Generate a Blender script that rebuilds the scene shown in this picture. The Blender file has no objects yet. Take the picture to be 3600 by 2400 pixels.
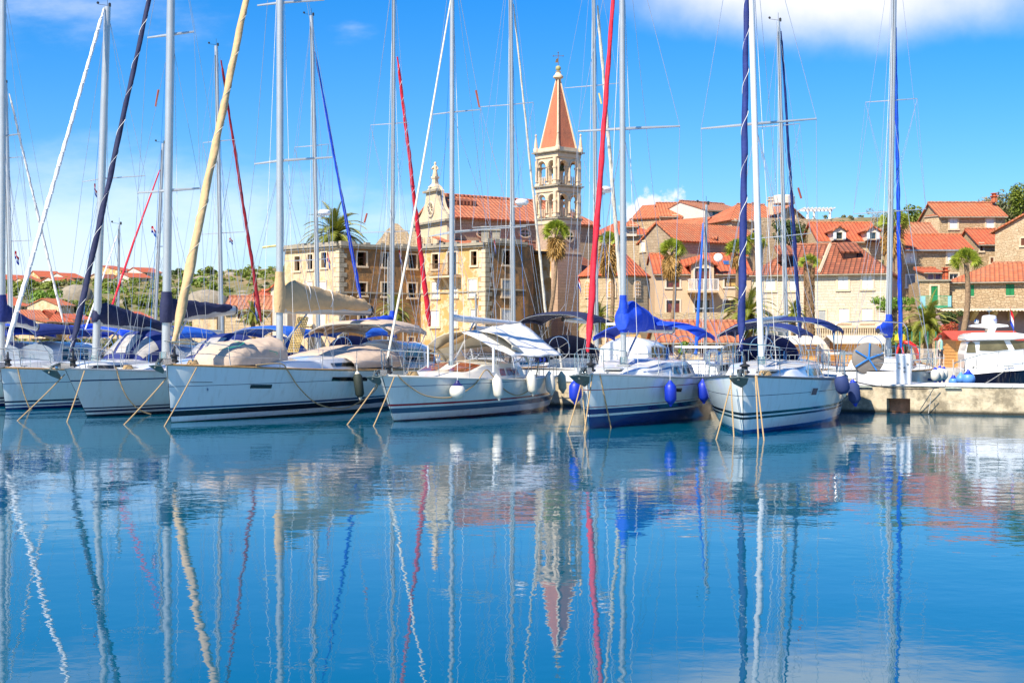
import bpy, math, random
from mathutils import Vector, Matrix, noise as mnoise
R = math.radians
rnd = random.Random(7)
scene = bpy.context.scene
COL = scene.collection

# ---------------------------------------------------------------- camera, light, exposure
F = 5000.0      # focal length in pixels of the 3600 px wide photograph
CH = 2.3        # eye height above the water
cd = bpy.data.cameras.new('camera'); cam = bpy.data.objects.new('camera', cd); COL.objects.link(cam)
cam.location = (0, 0, CH); cam.rotation_euler = (R(90), 0, 0)
cd.lens = 50; cd.sensor_width = 36; cd.clip_start = 0.5; cd.clip_end = 6000
scene.camera = cam

SUN_AZ, SUN_EL = R(38), R(47)     # azimuth from the camera's back (-y) towards -x
sv = Vector((-math.sin(SUN_AZ)*math.cos(SUN_EL), -math.cos(SUN_AZ)*math.cos(SUN_EL), math.sin(SUN_EL)))
ld = bpy.data.lights.new('sun', 'SUN'); ld.energy = 4.6; ld.angle = R(0.5); ld.color = (1.0, 0.90, 0.74)
sun = bpy.data.objects.new('sun', ld); COL.objects.link(sun)
sun.rotation_euler = sv.to_track_quat('Z', 'Y').to_euler(); sun.location = (-60, -80, 120)

scene.view_settings.view_transform = 'Standard'; scene.view_settings.look = 'None'
scene.view_settings.exposure = 0.85; scene.view_settings.gamma = 1

W = bpy.data.worlds.new('World'); scene.world = W; W.use_nodes = True
nt = W.node_tree; nt.nodes.clear()
def N(tree, typ, **kw):
    n = tree.nodes.new(typ)
    for k, v in kw.items():
        if k == 'ins':
            for a, b in v.items():
                if hasattr(b, 'is_linked') or hasattr(b, 'links'): tree.links.new(b, n.inputs[a])
                else: n.inputs[a].default_value = b
        else: setattr(n, k, v)
    return n
def M_(tree, op, a, b=0.0, c=0.0, clamp=False):
    n = N(tree, 'ShaderNodeMath', operation=op, ins={0: a, 1: b, 2: c}); n.use_clamp = clamp
    return n.outputs[0]
def MIX(tree, fac, a, b, bt='MIX'):
    n = tree.nodes.new('ShaderNodeMix'); n.data_type = 'RGBA'; n.blend_type = bt
    for i, v in ((0, fac), (6, a), (7, b)):
        if hasattr(v, 'is_linked'): tree.links.new(v, n.inputs[i])
        else:
            if i > 0 and len(v) == 3: v = (*v, 1)
            n.inputs[i].default_value = v
    return n.outputs[2]
sky = N(nt, 'ShaderNodeTexSky', sky_type='NISHITA')
sky.sun_disc = False; sky.sun_elevation = SUN_EL
sky.sun_rotation = math.atan2(sv.x, sv.y); sky.altitude = 0; sky.air_density = 1.0; sky.dust_density = 0.3; sky.ozone_density = 3.0
tc = N(nt, 'ShaderNodeTexCoord')
sep = N(nt, 'ShaderNodeSeparateXYZ', ins={0: tc.outputs['Generated']})
hs = N(nt, 'ShaderNodeHueSaturation', ins={'Saturation': 1.26, 'Value': 1.0, 'Color': sky.outputs[0]})
yy = M_(nt, 'MAXIMUM', M_(nt, 'ABSOLUTE', sep.outputs[1]), 0.05)
u = M_(nt, 'DIVIDE', sep.outputs[0], yy); v = M_(nt, 'DIVIDE', sep.outputs[2], yy)
uv = N(nt, 'ShaderNodeCombineXYZ', ins={0: u, 1: v, 2: 0.0}).outputs[0]
n1 = N(nt, 'ShaderNodeTexNoise', ins={'Vector': uv, 'Scale': 9.0, 'Detail': 9.0, 'Roughness': 0.55})
mp = N(nt, 'ShaderNodeMapping', ins={'Vector': uv, 'Scale': (5.0, 14.0, 1.0), 'Rotation': (0, 0, R(-12))})
n2 = N(nt, 'ShaderNodeTexNoise', ins={'Vector': mp.outputs[0], 'Scale': 1.6, 'Detail': 8.0, 'Roughness': 0.6})
n3 = N(nt, 'ShaderNodeTexNoise', ins={'Vector': uv, 'Scale': 60.0, 'Detail': 6.0, 'Roughness': 0.55})
tf = N(nt, 'ShaderNodeMapRange', ins={0: v, 1: 0.0, 2: 0.26, 3: 0.0, 4: 1.0}).outputs[0]
base = MIX(nt, 1.0, hs.outputs[0], MIX(nt, tf, (.80, .86, 1.05), (.17, .79, 1.20)), 'MULTIPLY')
def blob(cu, cv, ru, rv):
    a = M_(nt, 'DIVIDE', M_(nt, 'SUBTRACT', u, cu), ru); b = M_(nt, 'DIVIDE', M_(nt, 'SUBTRACT', v, cv), rv)
    d = M_(nt, 'SQRT', M_(nt, 'ADD', M_(nt, 'MULTIPLY', a, a), M_(nt, 'MULTIPLY', b, b)))
    return M_(nt, 'SUBTRACT', 1.0, d)
def pu(px): return (px-1800)/F
def pv(py): return (1200-py)/F
def cloudmask(b, nz, amp, lo, hi):
    q = M_(nt, 'ADD', b, M_(nt, 'MULTIPLY', M_(nt, 'SUBTRACT', nz, 0.5), amp))
    mr = N(nt, 'ShaderNodeMapRange', interpolation_type='SMOOTHSTEP', ins={0: q, 1: lo, 2: hi, 3: 0.0, 4: 1.0})
    return mr.outputs[0]
c1 = cloudmask(blob(pu(2950), pv(-40), .19, .050), n1.outputs[0], 0.95, -0.02, 0.85)
c2 = cloudmask(blob(pu(2315), pv(785), .030, .026), n3.outputs[0], 1.5, 0.1, 0.35)
c3 = cloudmask(blob(pu(120), pv(840), .34, .075), n2.outputs[0], 1.2, 0.0, .9)
c4 = cloudmask(blob(pu(1240), pv(95), .055, .022), n2.outputs[0], 3.4, 0.6, 2.0)
c5 = cloudmask(blob(pu(1400), pv(760), .12, .03), n2.outputs[0], 1.6, 0.2, 1.3)
c6 = cloudmask(blob(pu(-900), 0.25, .5, .09), n2.outputs[0], 1.8, 0.2, 1.2)
bw = 8.2
col = MIX(nt, M_(nt, 'MULTIPLY', c3, .62), base, (bw*.86, bw*.94, bw*1.05))
col = MIX(nt, M_(nt, 'MULTIPLY', c4, .4), col, (bw, bw, bw))
col = MIX(nt, M_(nt, 'MULTIPLY', c5, .28), col, (bw, bw, bw))
col = MIX(nt, M_(nt, 'MULTIPLY', c6, .5), col, (bw, bw, bw))
shade = N(nt, 'ShaderNodeMapRange', ins={0: n1.outputs[0], 1: .35, 2: .7, 3: .74, 4: 1.0}).outputs[0]
cc = MIX(nt, shade, (bw*.66, bw*.70, bw*.80), (bw*.94, bw*.92, bw*.90))
col = MIX(nt, M_(nt, 'MULTIPLY', c1, .96), col, cc)
col = MIX(nt, M_(nt, 'MULTIPLY', c2, .93), col, (bw*.88, bw*.9, bw*.97))
bg = N(nt, 'ShaderNodeBackground', ins={0: col, 1: 0.085})
out = N(nt, 'ShaderNodeOutputWorld'); nt.links.new(bg.outputs[0], out.inputs[0])

# ---------------------------------------------------------------- coordinates
def P(px, py, Y):                      # photo pixel at distance Y -> world point
    return Vector(((px-1800)/F*Y, Y, CH-(py-1200)/F*Y))
def PX(p): return 1800+F*p.x/p.y
def ground(px, py, z=0.0):             # photo pixel on a horizontal plane at height z
    Y = (CH-z)*F/(py-1200); return P(px, py, Y)

# ---------------------------------------------------------------- materials
MATS = {}
def newmat(name):
    m = bpy.data.materials.new(name); m.use_nodes = True; t = m.node_tree
    b = t.nodes['Principled BSDF']; MATS[name] = m
    return m, t, b
def mat(name, c, rough=0.6, metal=0.0, var=0.12, scale=3.0, bump=0.0, bscale=None, c2=None, spec=None, coat=0.0, sheen=0.0):
    if name in MATS: return MATS[name]
    m, t, b = newmat(name)
    tc = N(t, 'ShaderNodeTexCoord')
    nz = N(t, 'ShaderNodeTexNoise', ins={'Vector': tc.outputs['Object'], 'Scale': scale, 'Detail': 6.0, 'Roughness': .6})
    mr = N(t, 'ShaderNodeMapRange', ins={0: nz.outputs[0], 1: .3, 2: .7, 3: 0.0, 4: 1.0})
    a = tuple(min(1, x*(1+var)) for x in c); d = c2 or tuple(x*(1-var) for x in c)
    t.links.new(MIX(t, mr.outputs[0], d, a), b.inputs['Base Color'])
    b.inputs['Roughness'].default_value = rough; b.inputs['Metallic'].default_value = metal
    if spec is not None: b.inputs['Specular IOR Level'].default_value = spec
    if coat: b.inputs['Coat Weight'].default_value = coat
    if bump:
        nb = N(t, 'ShaderNodeTexNoise', ins={'Vector': tc.outputs['Object'], 'Scale': bscale or scale*4, 'Detail': 5.0})
        bp = N(t, 'ShaderNodeBump', ins={'Strength': min(1, bump), 'Distance': 0.05, 'Height': nb.outputs[0]})
        t.links.new(bp.outputs[0], b.inputs['Normal'])
    return m
def stone(name, c1, c2, mortar, bw=.5, rh=.25, distort=.06, stain=None, stainamt=.5, msize=.012, lime=None):
    c1, c2, mortar = [tuple(x*y for x, y in zip(c, (.93, .85, .75))) for c in (c1, c2, mortar)]
    m, t, b = newmat(name)
    uvn = N(t, 'ShaderNodeUVMap'); uvn.uv_map = 'UVMap'
    nd = N(t, 'ShaderNodeTexNoise', ins={'Vector': uvn.outputs[0], 'Scale': 1.6, 'Detail': 3.0})
    sub = N(t, 'ShaderNodeVectorMath', operation='SUBTRACT', ins={0: nd.outputs['Color'], 1: (.5, .5, .5)})
    sc = N(t, 'ShaderNodeVectorMath', operation='SCALE', ins={0: sub.outputs[0]}); sc.inputs['Scale'].default_value = distort*4
    ad = N(t, 'ShaderNodeVectorMath', operation='ADD', ins={0: uvn.outputs[0], 1: sc.outputs[0]})
    br = N(t, 'ShaderNodeTexBrick', offset=.5, squash=.8, squash_frequency=3, ins={'Vector': ad.outputs[0], 'Color1': (*c1, 1), 'Color2': (*c2, 1), 'Mortar': (*mortar, 1),
        'Scale': 1.0, 'Mortar Size': msize, 'Mortar Smooth': .4, 'Brick Width': bw, 'Row Height': rh, 'Bias': 0.0})
    nz = N(t, 'ShaderNodeTexNoise', ins={'Vector': uvn.outputs[0], 'Scale': .45, 'Detail': 8.0, 'Roughness': .65})
    mr = N(t, 'ShaderNodeMapRange', ins={0: nz.outputs[0], 1: .42, 2: .68, 3: 0.0, 4: stainamt})
    col = MIX(t, mr.outputs[0], br.outputs['Color'], stain or tuple(x*.6 for x in c2))
    nf = N(t, 'ShaderNodeTexNoise', ins={'Vector': uvn.outputs[0], 'Scale': 9.0, 'Detail': 4.0})
    mf = N(t, 'ShaderNodeMapRange', ins={0: nf.outputs[0], 1: .3, 2: .7, 3: .84, 4: 1.14})
    col = MIX(t, 1.0, col, N(t, 'ShaderNodeCombineColor', ins={0: mf.outputs[0], 1: mf.outputs[0], 2: mf.outputs[0]}).outputs[0], 'MULTIPLY')
    t.links.new(col, b.inputs['Base Color']); b.inputs['Roughness'].default_value = .9
    hh = M_(t, 'ADD', M_(t, 'MULTIPLY', br.outputs['Fac'], -1.0), M_(t, 'MULTIPLY', nf.outputs[0], .6))
    bp = N(t, 'ShaderNodeBump', ins={'Strength': .7, 'Distance': .04, 'Height': hh}); t.links.new(bp.outputs[0], b.inputs['Normal'])
    return m
def stucco(name, c, patch, dark, lo=.5, hi=.56, amt=.8, streak=.4):
    c, patch = [tuple(x*y for x, y in zip(q, (.93, .85, .75))) for q in (c, patch)]
    m, t, b = newmat(name)
    uvn = N(t, 'ShaderNodeUVMap'); uvn.uv_map = 'UVMap'
    n1 = N(t, 'ShaderNodeTexNoise', ins={'Vector': uvn.outputs[0], 'Scale': .8, 'Detail': 10.0, 'Roughness': .7})
    m1 = N(t, 'ShaderNodeMapRange', ins={0: n1.outputs[0], 1: lo, 2: hi, 3: 0.0, 4: amt})
    n2 = N(t, 'ShaderNodeTexNoise', ins={'Vector': N(t, 'ShaderNodeMapping', ins={'Vector': uvn.outputs[0], 'Scale': (1.6, .35, 1), 'Location': (7, 3, 0)}).outputs[0], 'Scale': 1.3, 'Detail': 8.0, 'Roughness': .7})
    m2 = N(t, 'ShaderNodeMapRange', ins={0: n2.outputs[0], 1: .47, 2: .72, 3: 0.0, 4: streak})
    n3 = N(t, 'ShaderNodeTexNoise', ins={'Vector': uvn.outputs[0], 'Scale': 14.0, 'Detail': 4.0})
    m3 = N(t, 'ShaderNodeMapRange', ins={0: n3.outputs[0], 1: .3, 2: .7, 3: .85, 4: 1.12})
    col = MIX(t, m1.outputs[0], c, patch); col = MIX(t, m2.outputs[0], col, dark)
    col = MIX(t, 1.0, col, N(t, 'ShaderNodeCombineColor', ins={0: m3.outputs[0], 1: m3.outputs[0], 2: m3.outputs[0]}).outputs[0], 'MULTIPLY')
    t.links.new(col, b.inputs['Base Color']); b.inputs['Roughness'].default_value = .92
    bp = N(t, 'ShaderNodeBump', ins={'Strength': .6, 'Distance': .04, 'Height': M_(t, 'ADD', n3.outputs[0], M_(t, 'MULTIPLY', m1.outputs[0], .8))}); t.links.new(bp.outputs[0], b.inputs['Normal'])
    return m
def tiles(name, c1, c2, dirt, amt=.3, tw=.38, rh=.48, edge=(.30, .085, .04)):
    m, t, b = newmat(name)
    uvn = N(t, 'ShaderNodeUVMap'); uvn.uv_map = 'UVMap'
    br = N(t, 'ShaderNodeTexBrick', offset=0.0, ins={'Vector': uvn.outputs[0], 'Color1': (*c1, 1), 'Color2': (*c2, 1), 'Mortar': (*edge, 1),
        'Scale': 1.0, 'Mortar Size': .07, 'Mortar Smooth': .8, 'Brick Width': tw, 'Row Height': rh, 'Bias': -.1})
    nz = N(t, 'ShaderNodeTexNoise', ins={'Vector': uvn.outputs[0], 'Scale': .7, 'Detail': 9.0, 'Roughness': .7})
    mr = N(t, 'ShaderNodeMapRange', ins={0: nz.outputs[0], 1: .45, 2: .7, 3: 0.0, 4: amt})
    col = MIX(t, mr.outputs[0], br.outputs['Color'], dirt)
    t.links.new(col, b.inputs['Base Color']); b.inputs['Roughness'].default_value = .85
    sp = N(t, 'ShaderNodeSeparateXYZ', ins={0: uvn.outputs[0]})
    w = M_(t, 'ABSOLUTE', M_(t, 'SINE', M_(t, 'MULTIPLY', sp.outputs[0], math.pi/tw)))
    fr = M_(t, 'FRACT', M_(t, 'DIVIDE', sp.outputs[1], rh))
    h = M_(t, 'ADD', w, M_(t, 'MULTIPLY', fr, -.5))
    bp = N(t, 'ShaderNodeBump', ins={'Strength': 1.0, 'Distance': .07, 'Height': h}); t.links.new(bp.outputs[0], b.inputs['Normal'])
    return m
def hullmat(name, base, bands, rough=.18):
    m, t, b = newmat(name)
    tc = N(t, 'ShaderNodeTexCoord'); sp = N(t, 'ShaderNodeSeparateXYZ', ins={0: tc.outputs['Object']})
    z = sp.outputs[2]
    nz = N(t, 'ShaderNodeTexNoise', ins={'Vector': tc.outputs['Object'], 'Scale': 1.3, 'Detail': 6.0})
    col = MIX(t, nz.outputs[0], tuple(x*.93 for x in base), base)
    # faint run off streaks below the rail and scuffs
    sk = N(t, 'ShaderNodeTexNoise', ins={'Vector': N(t, 'ShaderNodeMapping', ins={'Vector': tc.outputs['Object'], 'Scale': (7, 7, .5)}).outputs[0], 'Scale': 1.0, 'Detail': 5.0, 'Roughness': .6})
    sm = N(t, 'ShaderNodeMapRange', ins={0: sk.outputs[0], 1: .52, 2: .78, 3: 0.0, 4: .38})
    col = MIX(t, sm.outputs[0], col, (.42, .38, .28))
    # grime just over the water
    g = N(t, 'ShaderNodeMapRange', ins={0: M_(t, 'ADD', z, M_(t, 'MULTIPLY', nz.outputs[0], .12)), 1: .05, 2: .16, 3: .7, 4: 0.0})
    for z0, z1, c in bands:
        # the bands climb a little towards the stern
        zz = M_(t, 'SUBTRACT', z, M_(t, 'MULTIPLY', sp.outputs[0], .008))
        a = M_(t, 'MULTIPLY', M_(t, 'GREATER_THAN', zz, z0), M_(t, 'LESS_THAN', zz, z1))
        col = MIX(t, a, col, c)
    col = MIX(t, M_(t, 'MULTIPLY', g.outputs[0], .5), col, (.03, .045, .02))
    t.links.new(col, b.inputs['Base Color']); b.inputs['Roughness'].default_value = rough
    b.inputs['Coat Weight'].default_value = .5; b.inputs['Coat Roughness'].default_value = .06
    bn = N(t, 'ShaderNodeTexNoise', ins={'Vector': tc.outputs['Object'], 'Scale': .8, 'Detail': 2.0})
    bp = N(t, 'ShaderNodeBump', ins={'Strength': .25, 'Distance': .05, 'Height': bn.outputs[0]}); t.links.new(bp.outputs[0], b.inputs['Normal'])
    return m
def rope_mat(name, c):
    if name in MATS: return MATS[name]
    m, t, b = newmat(name)
    tc = N(t, 'ShaderNodeTexCoord')
    w = N(t, 'ShaderNodeTexWave', wave_type='BANDS', bands_direction='DIAGONAL', ins={'Vector': tc.outputs['Object'], 'Scale': 9.0, 'Distortion': 1.0})
    t.links.new(MIX(t, w.outputs[0], tuple(x*.5 for x in c), c), b.inputs['Base Color']); b.inputs['Roughness'].default_value = .9
    return m
def leafmat(name, c, c2, trans=.25):
    m, t, b = newmat(name)
    tc = N(t, 'ShaderNodeTexCoord')
    nz = N(t, 'ShaderNodeTexNoise', ins={'Vector': tc.outputs['Object'], 'Scale': .9, 'Detail': 4.0})
    oi = N(t, 'ShaderNodeNewGeometry')
    f = M_(t, 'ADD', M_(t, 'MULTIPLY', nz.outputs[0], .6), M_(t, 'MULTIPLY', oi.outputs['Random Per Island'], .55), clamp=True)
    cc = MIX(t, f, c, c2)
    t.links.new(cc, b.inputs['Base Color']); b.inputs['Roughness'].default_value = .6
    tr = N(t, 'ShaderNodeBsdfTranslucent', ins={0: cc}); mx = N(t, 'ShaderNodeMixShader', ins={0: trans})
    t.links.new(b.outputs[0], mx.inputs[1]); t.links.new(tr.outputs[0], mx.inputs[2])
    t.links.new(mx.outputs[0], t.nodes['Material Output'].inputs[0])
    return m

gel = mat('gelcoat', (.78, .78, .76), .22, var=.05, coat=.5)
gelcream = mat('gelcoat_cream', (.74, .68, .56), .25, var=.05, coat=.4)
deckm = mat('deck_nonskid', (.66, .66, .63), .6, var=.08, bump=.15, bscale=60)
teak = mat('teak', (.42, .24, .09), .6, var=.3, scale=12)
alu = mat('mast_aluminium', (.50, .51, .50), .34, .45, var=.06, scale=2)
aluw = mat('mast_painted_white', (.72, .72, .70), .35, .1, var=.05, scale=2)
steel = mat('stainless_steel', (.62, .63, .64), .18, 1.0, var=.06)
wire = mat('rigging_wire', (.45, .47, .50), .35, .5, var=.05)
linew = mat('white_line', (.75, .74, .70), .8, var=.1)
lineb = mat('blue_line', (.02, .20, .60), .7, var=.1)
liner = mat('red_line', (.55, .03, .04), .7, var=.1)
liney = mat('yellow_line', (.62, .52, .20), .7, var=.1)
black = mat('black_plastic', (.02, .02, .022), .5, var=.2)
glassd = mat('dark_acrylic', (.012, .016, .018), .06, var=.3, spec=.8)
glassb = mat('brown_acrylic', (.20, .045, .02), .1, var=.2)
vinyl = mat('clear_vinyl', (.42, .40, .37), .15, var=.25, scale=5, coat=.5)
navy = mat('navy_canvas', (.010, .024, .15), .8, var=.2, bump=.5, bscale=7)
navy2 = mat('dark_navy_canvas', (.014, .019, .065), .8, var=.2, bump=.5, bscale=7)
blue = mat('blue_canvas', (.004, .055, .56), .75, var=.12, bump=.6, bscale=6)
blue2 = mat('mid_blue_canvas', (.01, .10, .50), .75, var=.12, bump=.6, bscale=6)
red = mat('red_canvas', (.62, .008, .03), .75, var=.12, bump=.6, bscale=6)
dred = mat('dark_red_canvas', (.30, .008, .02), .75, var=.15, bump=.6, bscale=6)
tan = mat('tan_canvas', (.56, .38, .19), .8, var=.08, bump=.7, bscale=5)
taupe = mat('taupe_canvas', (.50, .39, .30), .8, var=.08, bump=.7, bscale=4)
cream = mat('cream_canvas', (.68, .62, .50), .8, var=.06, bump=.5, bscale=5)
whitec = mat('white_canvas', (.76, .75, .72), .8, var=.06, bump=.5, bscale=4)
fwhite = mat('fender_white', (.74, .70, .60), .35, var=.06)
fblue = mat('fender_blue', (.005, .03, .42), .45, var=.1)
fnavy = mat('fender_navy', (.02, .04, .14), .8, var=.15)
fdark = mat('fender_dark_green', (.02, .03, .022), .7, var=.2)
fsky = mat('fender_light_blue', (.10, .28, .68), .4, var=.1)
galv = mat('galvanised_steel', (.16, .19, .18), .5, .7, var=.25, scale=14)
rope = rope_mat('tan_rope', (.55, .38, .19))
ropew = rope_mat('white_rope', (.62, .58, .50))
ropeg = mat('green_line', (.02, .35, .22), .8)

# ---------------------------------------------------------------- mesh building
ROOTM = {}
class MB:
    def __init__(s): s.v = []; s.f = []; s.m = []; s.mi = 0
    def add(s, vs, fs):
        o = len(s.v); s.v += [Vector(x) for x in vs]; s.f += [tuple(i+o for i in f) for f in fs]; s.m += [s.mi]*len(fs)
        return s
    def poly(s, *pts): return s.add(pts, [tuple(range(len(pts)))])
    def box(s, c, size, ax=None):
        c = Vector(c); X, Y, Z = ax if ax else (Vector((1, 0, 0)), Vector((0, 1, 0)), Vector((0, 0, 1)))
        a, b, d = size[0]/2, size[1]/2, size[2]/2
        vs = [c+X*(i*a)+Y*(j*b)+Z*(k*d) for k in (-1, 1) for j in (-1, 1) for i in (-1, 1)]
        return s.add(vs, [(0, 2, 3, 1), (4, 5, 7, 6), (0, 1, 5, 4), (2, 6, 7, 3), (0, 4, 6, 2), (1, 3, 7, 5)])
    def prism(s, pts, d):
        d = Vector(d); n = len(pts); pts = [Vector(p) for p in pts]
        s.add(pts+[p+d for p in pts], [tuple(range(n))[::-1], tuple(range(n, 2*n))]+[(i, (i+1) % n, (i+1) % n+n, i+n) for i in range(n)])
        return s
    def tube(s, pts, r, n=8, cap=True, flat=1.0):
        pts = [Vector(p) for p in pts]
        rs = r if isinstance(r, (list, tuple)) else [r]*len(pts)
        vs = []; prev = None
        for i, p in enumerate(pts):
            t = (pts[min(i+1, len(pts)-1)]-pts[max(i-1, 0)]).normalized()
            a = prev if prev is not None else (Vector((0, 0, 1)) if abs(t.z) < .9 else Vector((0, 1, 0)))
            a = (a-t*a.dot(t))
            if a.length < 1e-5: a = Vector((1, 0, 0))-t*t.x
            a.normalize(); b = t.cross(a); prev = a
            for k in range(n):
                q = 2*math.pi*k/n; vs.append(p+(a*math.cos(q)+b*math.sin(q)*flat)*rs[i])
        fs = [(i*n+k, i*n+(k+1) % n, (i+1)*n+(k+1) % n, (i+1)*n+k) for i in range(len(pts)-1) for k in range(n)]
        if cap: fs += [tuple(range(n))[::-1], tuple(range((len(pts)-1)*n, len(pts)*n))]
        return s.add(vs, fs)
    def loft(s, secs, closed=False, cap=False):
        n = len(secs[0]); vs = [p for q in secs for p in q]; fs = []
        for i in range(len(secs)-1):
            for k in range(n if closed else n-1):
                k2 = (k+1) % n; fs.append((i*n+k, i*n+k2, (i+1)*n+k2, (i+1)*n+k))
        if cap: fs += [tuple(range(n))[::-1], tuple(range((len(secs)-1)*n, len(secs)*n))]
        return s.add(vs, fs)
    def lathe(s, c, prof, n=14, axis=(0, 0, 1)):
        c = Vector(c); t = Vector(axis).normalized(); a = Vector((1, 0, 0)) if abs(t.x) < .9 else Vector((0, 1, 0)); a = (a-t*a.dot(t)).normalized(); b = t.cross(a)
        secs = [[c+t*z+(a*math.cos(2*math.pi*k/n)+b*math.sin(2*math.pi*k/n))*max(r, 1e-4) for k in range(n)] for r, z in prof]
        return s.loft(secs, closed=True, cap=True)
    def patch(s, c4, nu=10, nv=8, sag=0.0, wrinkle=0.0):   # bilinear cloth sheet from 4 corners
        A, B, C, D = [Vector(x) for x in c4]; secs = []
        for i in range(nu+1):
            row = []
            for j in range(nv+1):
                a, b = i/nu, j/nv
                p = A*(1-a)*(1-b)+B*a*(1-b)+C*a*b+D*(1-a)*b
                p = p+Vector((0, 0, -sag*16*a*(1-a)*b*(1-b)+wrinkle*mnoise.noise(p*1.7)))
                row.append(p)
            secs.append(row)
        return s.loft(secs)
    def build(s, name, mats, parent=None, smooth=True, thick=0.0, sub=0, auto=40):
        me = bpy.data.meshes.new(name)
        inv = ROOTM.get(parent, None) if parent is not None else None
        vs = [inv @ p for p in s.v] if inv is not None else s.v
        me.from_pydata([tuple(p) for p in vs], [], s.f)
        for m in (mats if isinstance(mats, (list, tuple)) else [mats]): me.materials.append(m)
        if isinstance(mats, (list, tuple)): me.polygons.foreach_set('material_index', s.m)
        uvl = me.uv_layers.new(name='UVMap'); data = [0.0]*(2*len(me.loops)); Zu = Vector((0, 0, 1))
        for p in me.polygons:
            n = p.normal; t = Zu.cross(n)
            t = t.normalized() if t.length > .02 else Vector((1, 0, 0))
            w = n.cross(t)
            for li in p.loop_indices:
                q = s.v[me.loops[li].vertex_index] if inv is None else me.vertices[me.loops[li].vertex_index].co
                data[2*li] = q.dot(t); data[2*li+1] = q.dot(w)
        uvl.data.foreach_set('uv', data)
        if smooth:
            me.polygons.foreach_set('use_smooth', [True]*len(me.polygons))
            if auto:
                try: me.set_sharp_from_angle(angle=R(auto))
                except Exception: pass
        o = bpy.data.objects.new(name, me); COL.objects.link(o)
        if thick:
            md = o.modifiers.new('thickness', 'SOLIDIFY'); md.thickness = thick; md.offset = 0
        if sub:
            md = o.modifiers.new('smooth', 'SUBSURF'); md.levels = sub; md.render_levels = sub
        if parent is not None:
            o.parent = parent; ROOTM[o] = inv if inv is not None else Matrix.Identity(4)
        else: ROOTM[o] = Matrix.Identity(4)
        return o
def tag(o, label, cat, group=None, kind=None):
    if label: o['label'] = label
    if cat: o['category'] = cat
    if group: o['group'] = group
    if kind: o['kind'] = kind
    return o
def thing(name, label, cat, loc, rz=0.0, group=None):
    o = bpy.data.objects.new(name, None); COL.objects.link(o)
    o.location = loc; o.rotation_euler = (0, 0, rz); o.empty_display_size = .5
    ROOTM[o] = (Matrix.Translation(Vector(loc)) @ Matrix.Rotation(rz, 4, 'Z')).inverted()
    return tag(o, label, cat, group)
def copy_tree(o, parent=None):
    c = o.copy(); COL.objects.link(c)
    if parent is not None: c.parent = parent
    for ch in list(o.children): copy_tree(ch, c)
    return c
def struct(name, mb, m, smooth=False): return tag(mb.build(name, m, None, smooth), None, None, None, 'structure')

# ---------------------------------------------------------------- the water
m, t, b = newmat('harbour_water')
geo = N(t, 'ShaderNodeNewGeometry')
def wn(scale, sx, sy, det, rough=.5, off=0):
    mp = N(t, 'ShaderNodeMapping', ins={'Vector': geo.outputs['Position'], 'Scale': (sx, sy, 1), 'Location': (off, off*.7, 0)})
    return N(t, 'ShaderNodeTexNoise', ins={'Vector': mp.outputs[0], 'Scale': scale, 'Detail': det, 'Roughness': rough}).outputs[0]
h = M_(t, 'MULTIPLY', wn(.35, .7, 1.0, 1.0), .015)
h = M_(t, 'ADD', h, M_(t, 'MULTIPLY', wn(1.6, .9, 1.0, 2.0, .5, 3), .0050))
h = M_(t, 'ADD', h, M_(t, 'MULTIPLY', wn(6.5, .9, 1.0, 2.0, .5, 9), .0013))
pw = wn(.06, .5, 1.0, 2.0, .5, 21)       # patches of breeze and calm
pm = N(t, 'ShaderNodeMapRange', ins={0: pw, 1: .38, 2: .62, 3: .5, 4: 1.5})
bp = N(t, 'ShaderNodeBump', ins={'Strength': 1.0, 'Distance': 1.0, 'Height': M_(t, 'MULTIPLY', h, pm.outputs[0])})
t.links.new(bp.outputs[0], b.inputs['Normal'])
nb = wn(.12, 1, 1, 3.0, .5, 40)
t.nodes.remove(b)
df = N(t, 'ShaderNodeBsdfDiffuse', ins={'Color': MIX(t, nb, (.000, .062, .150), (.000, .120, .155)), 'Normal': bp.outputs[0]})
gl = N(t, 'ShaderNodeBsdfGlossy', ins={'Color': (.90, .93, 1.0, 1), 'Roughness': .01, 'Normal': bp.outputs[0]})
fr_ = N(t, 'ShaderNodeFresnel', ins={'IOR': 1.5, 'Normal': bp.outputs[0]})
mx = N(t, 'ShaderNodeMixShader', ins={0: M_(t, 'MULTIPLY', fr_.outputs[0], .95)})
t.links.new(df.outputs[0], mx.inputs[1]); t.links.new(gl.outputs[0], mx.inputs[2]); t.links.new(mx.outputs[0], t.nodes['Material Output'].inputs[0])
water = MB(); water.poly((-1500, -60, 0), (1500, -60, 0), (1500, 4000, 0), (-1500, 4000, 0))
struct('sea_water', water, m)

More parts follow.
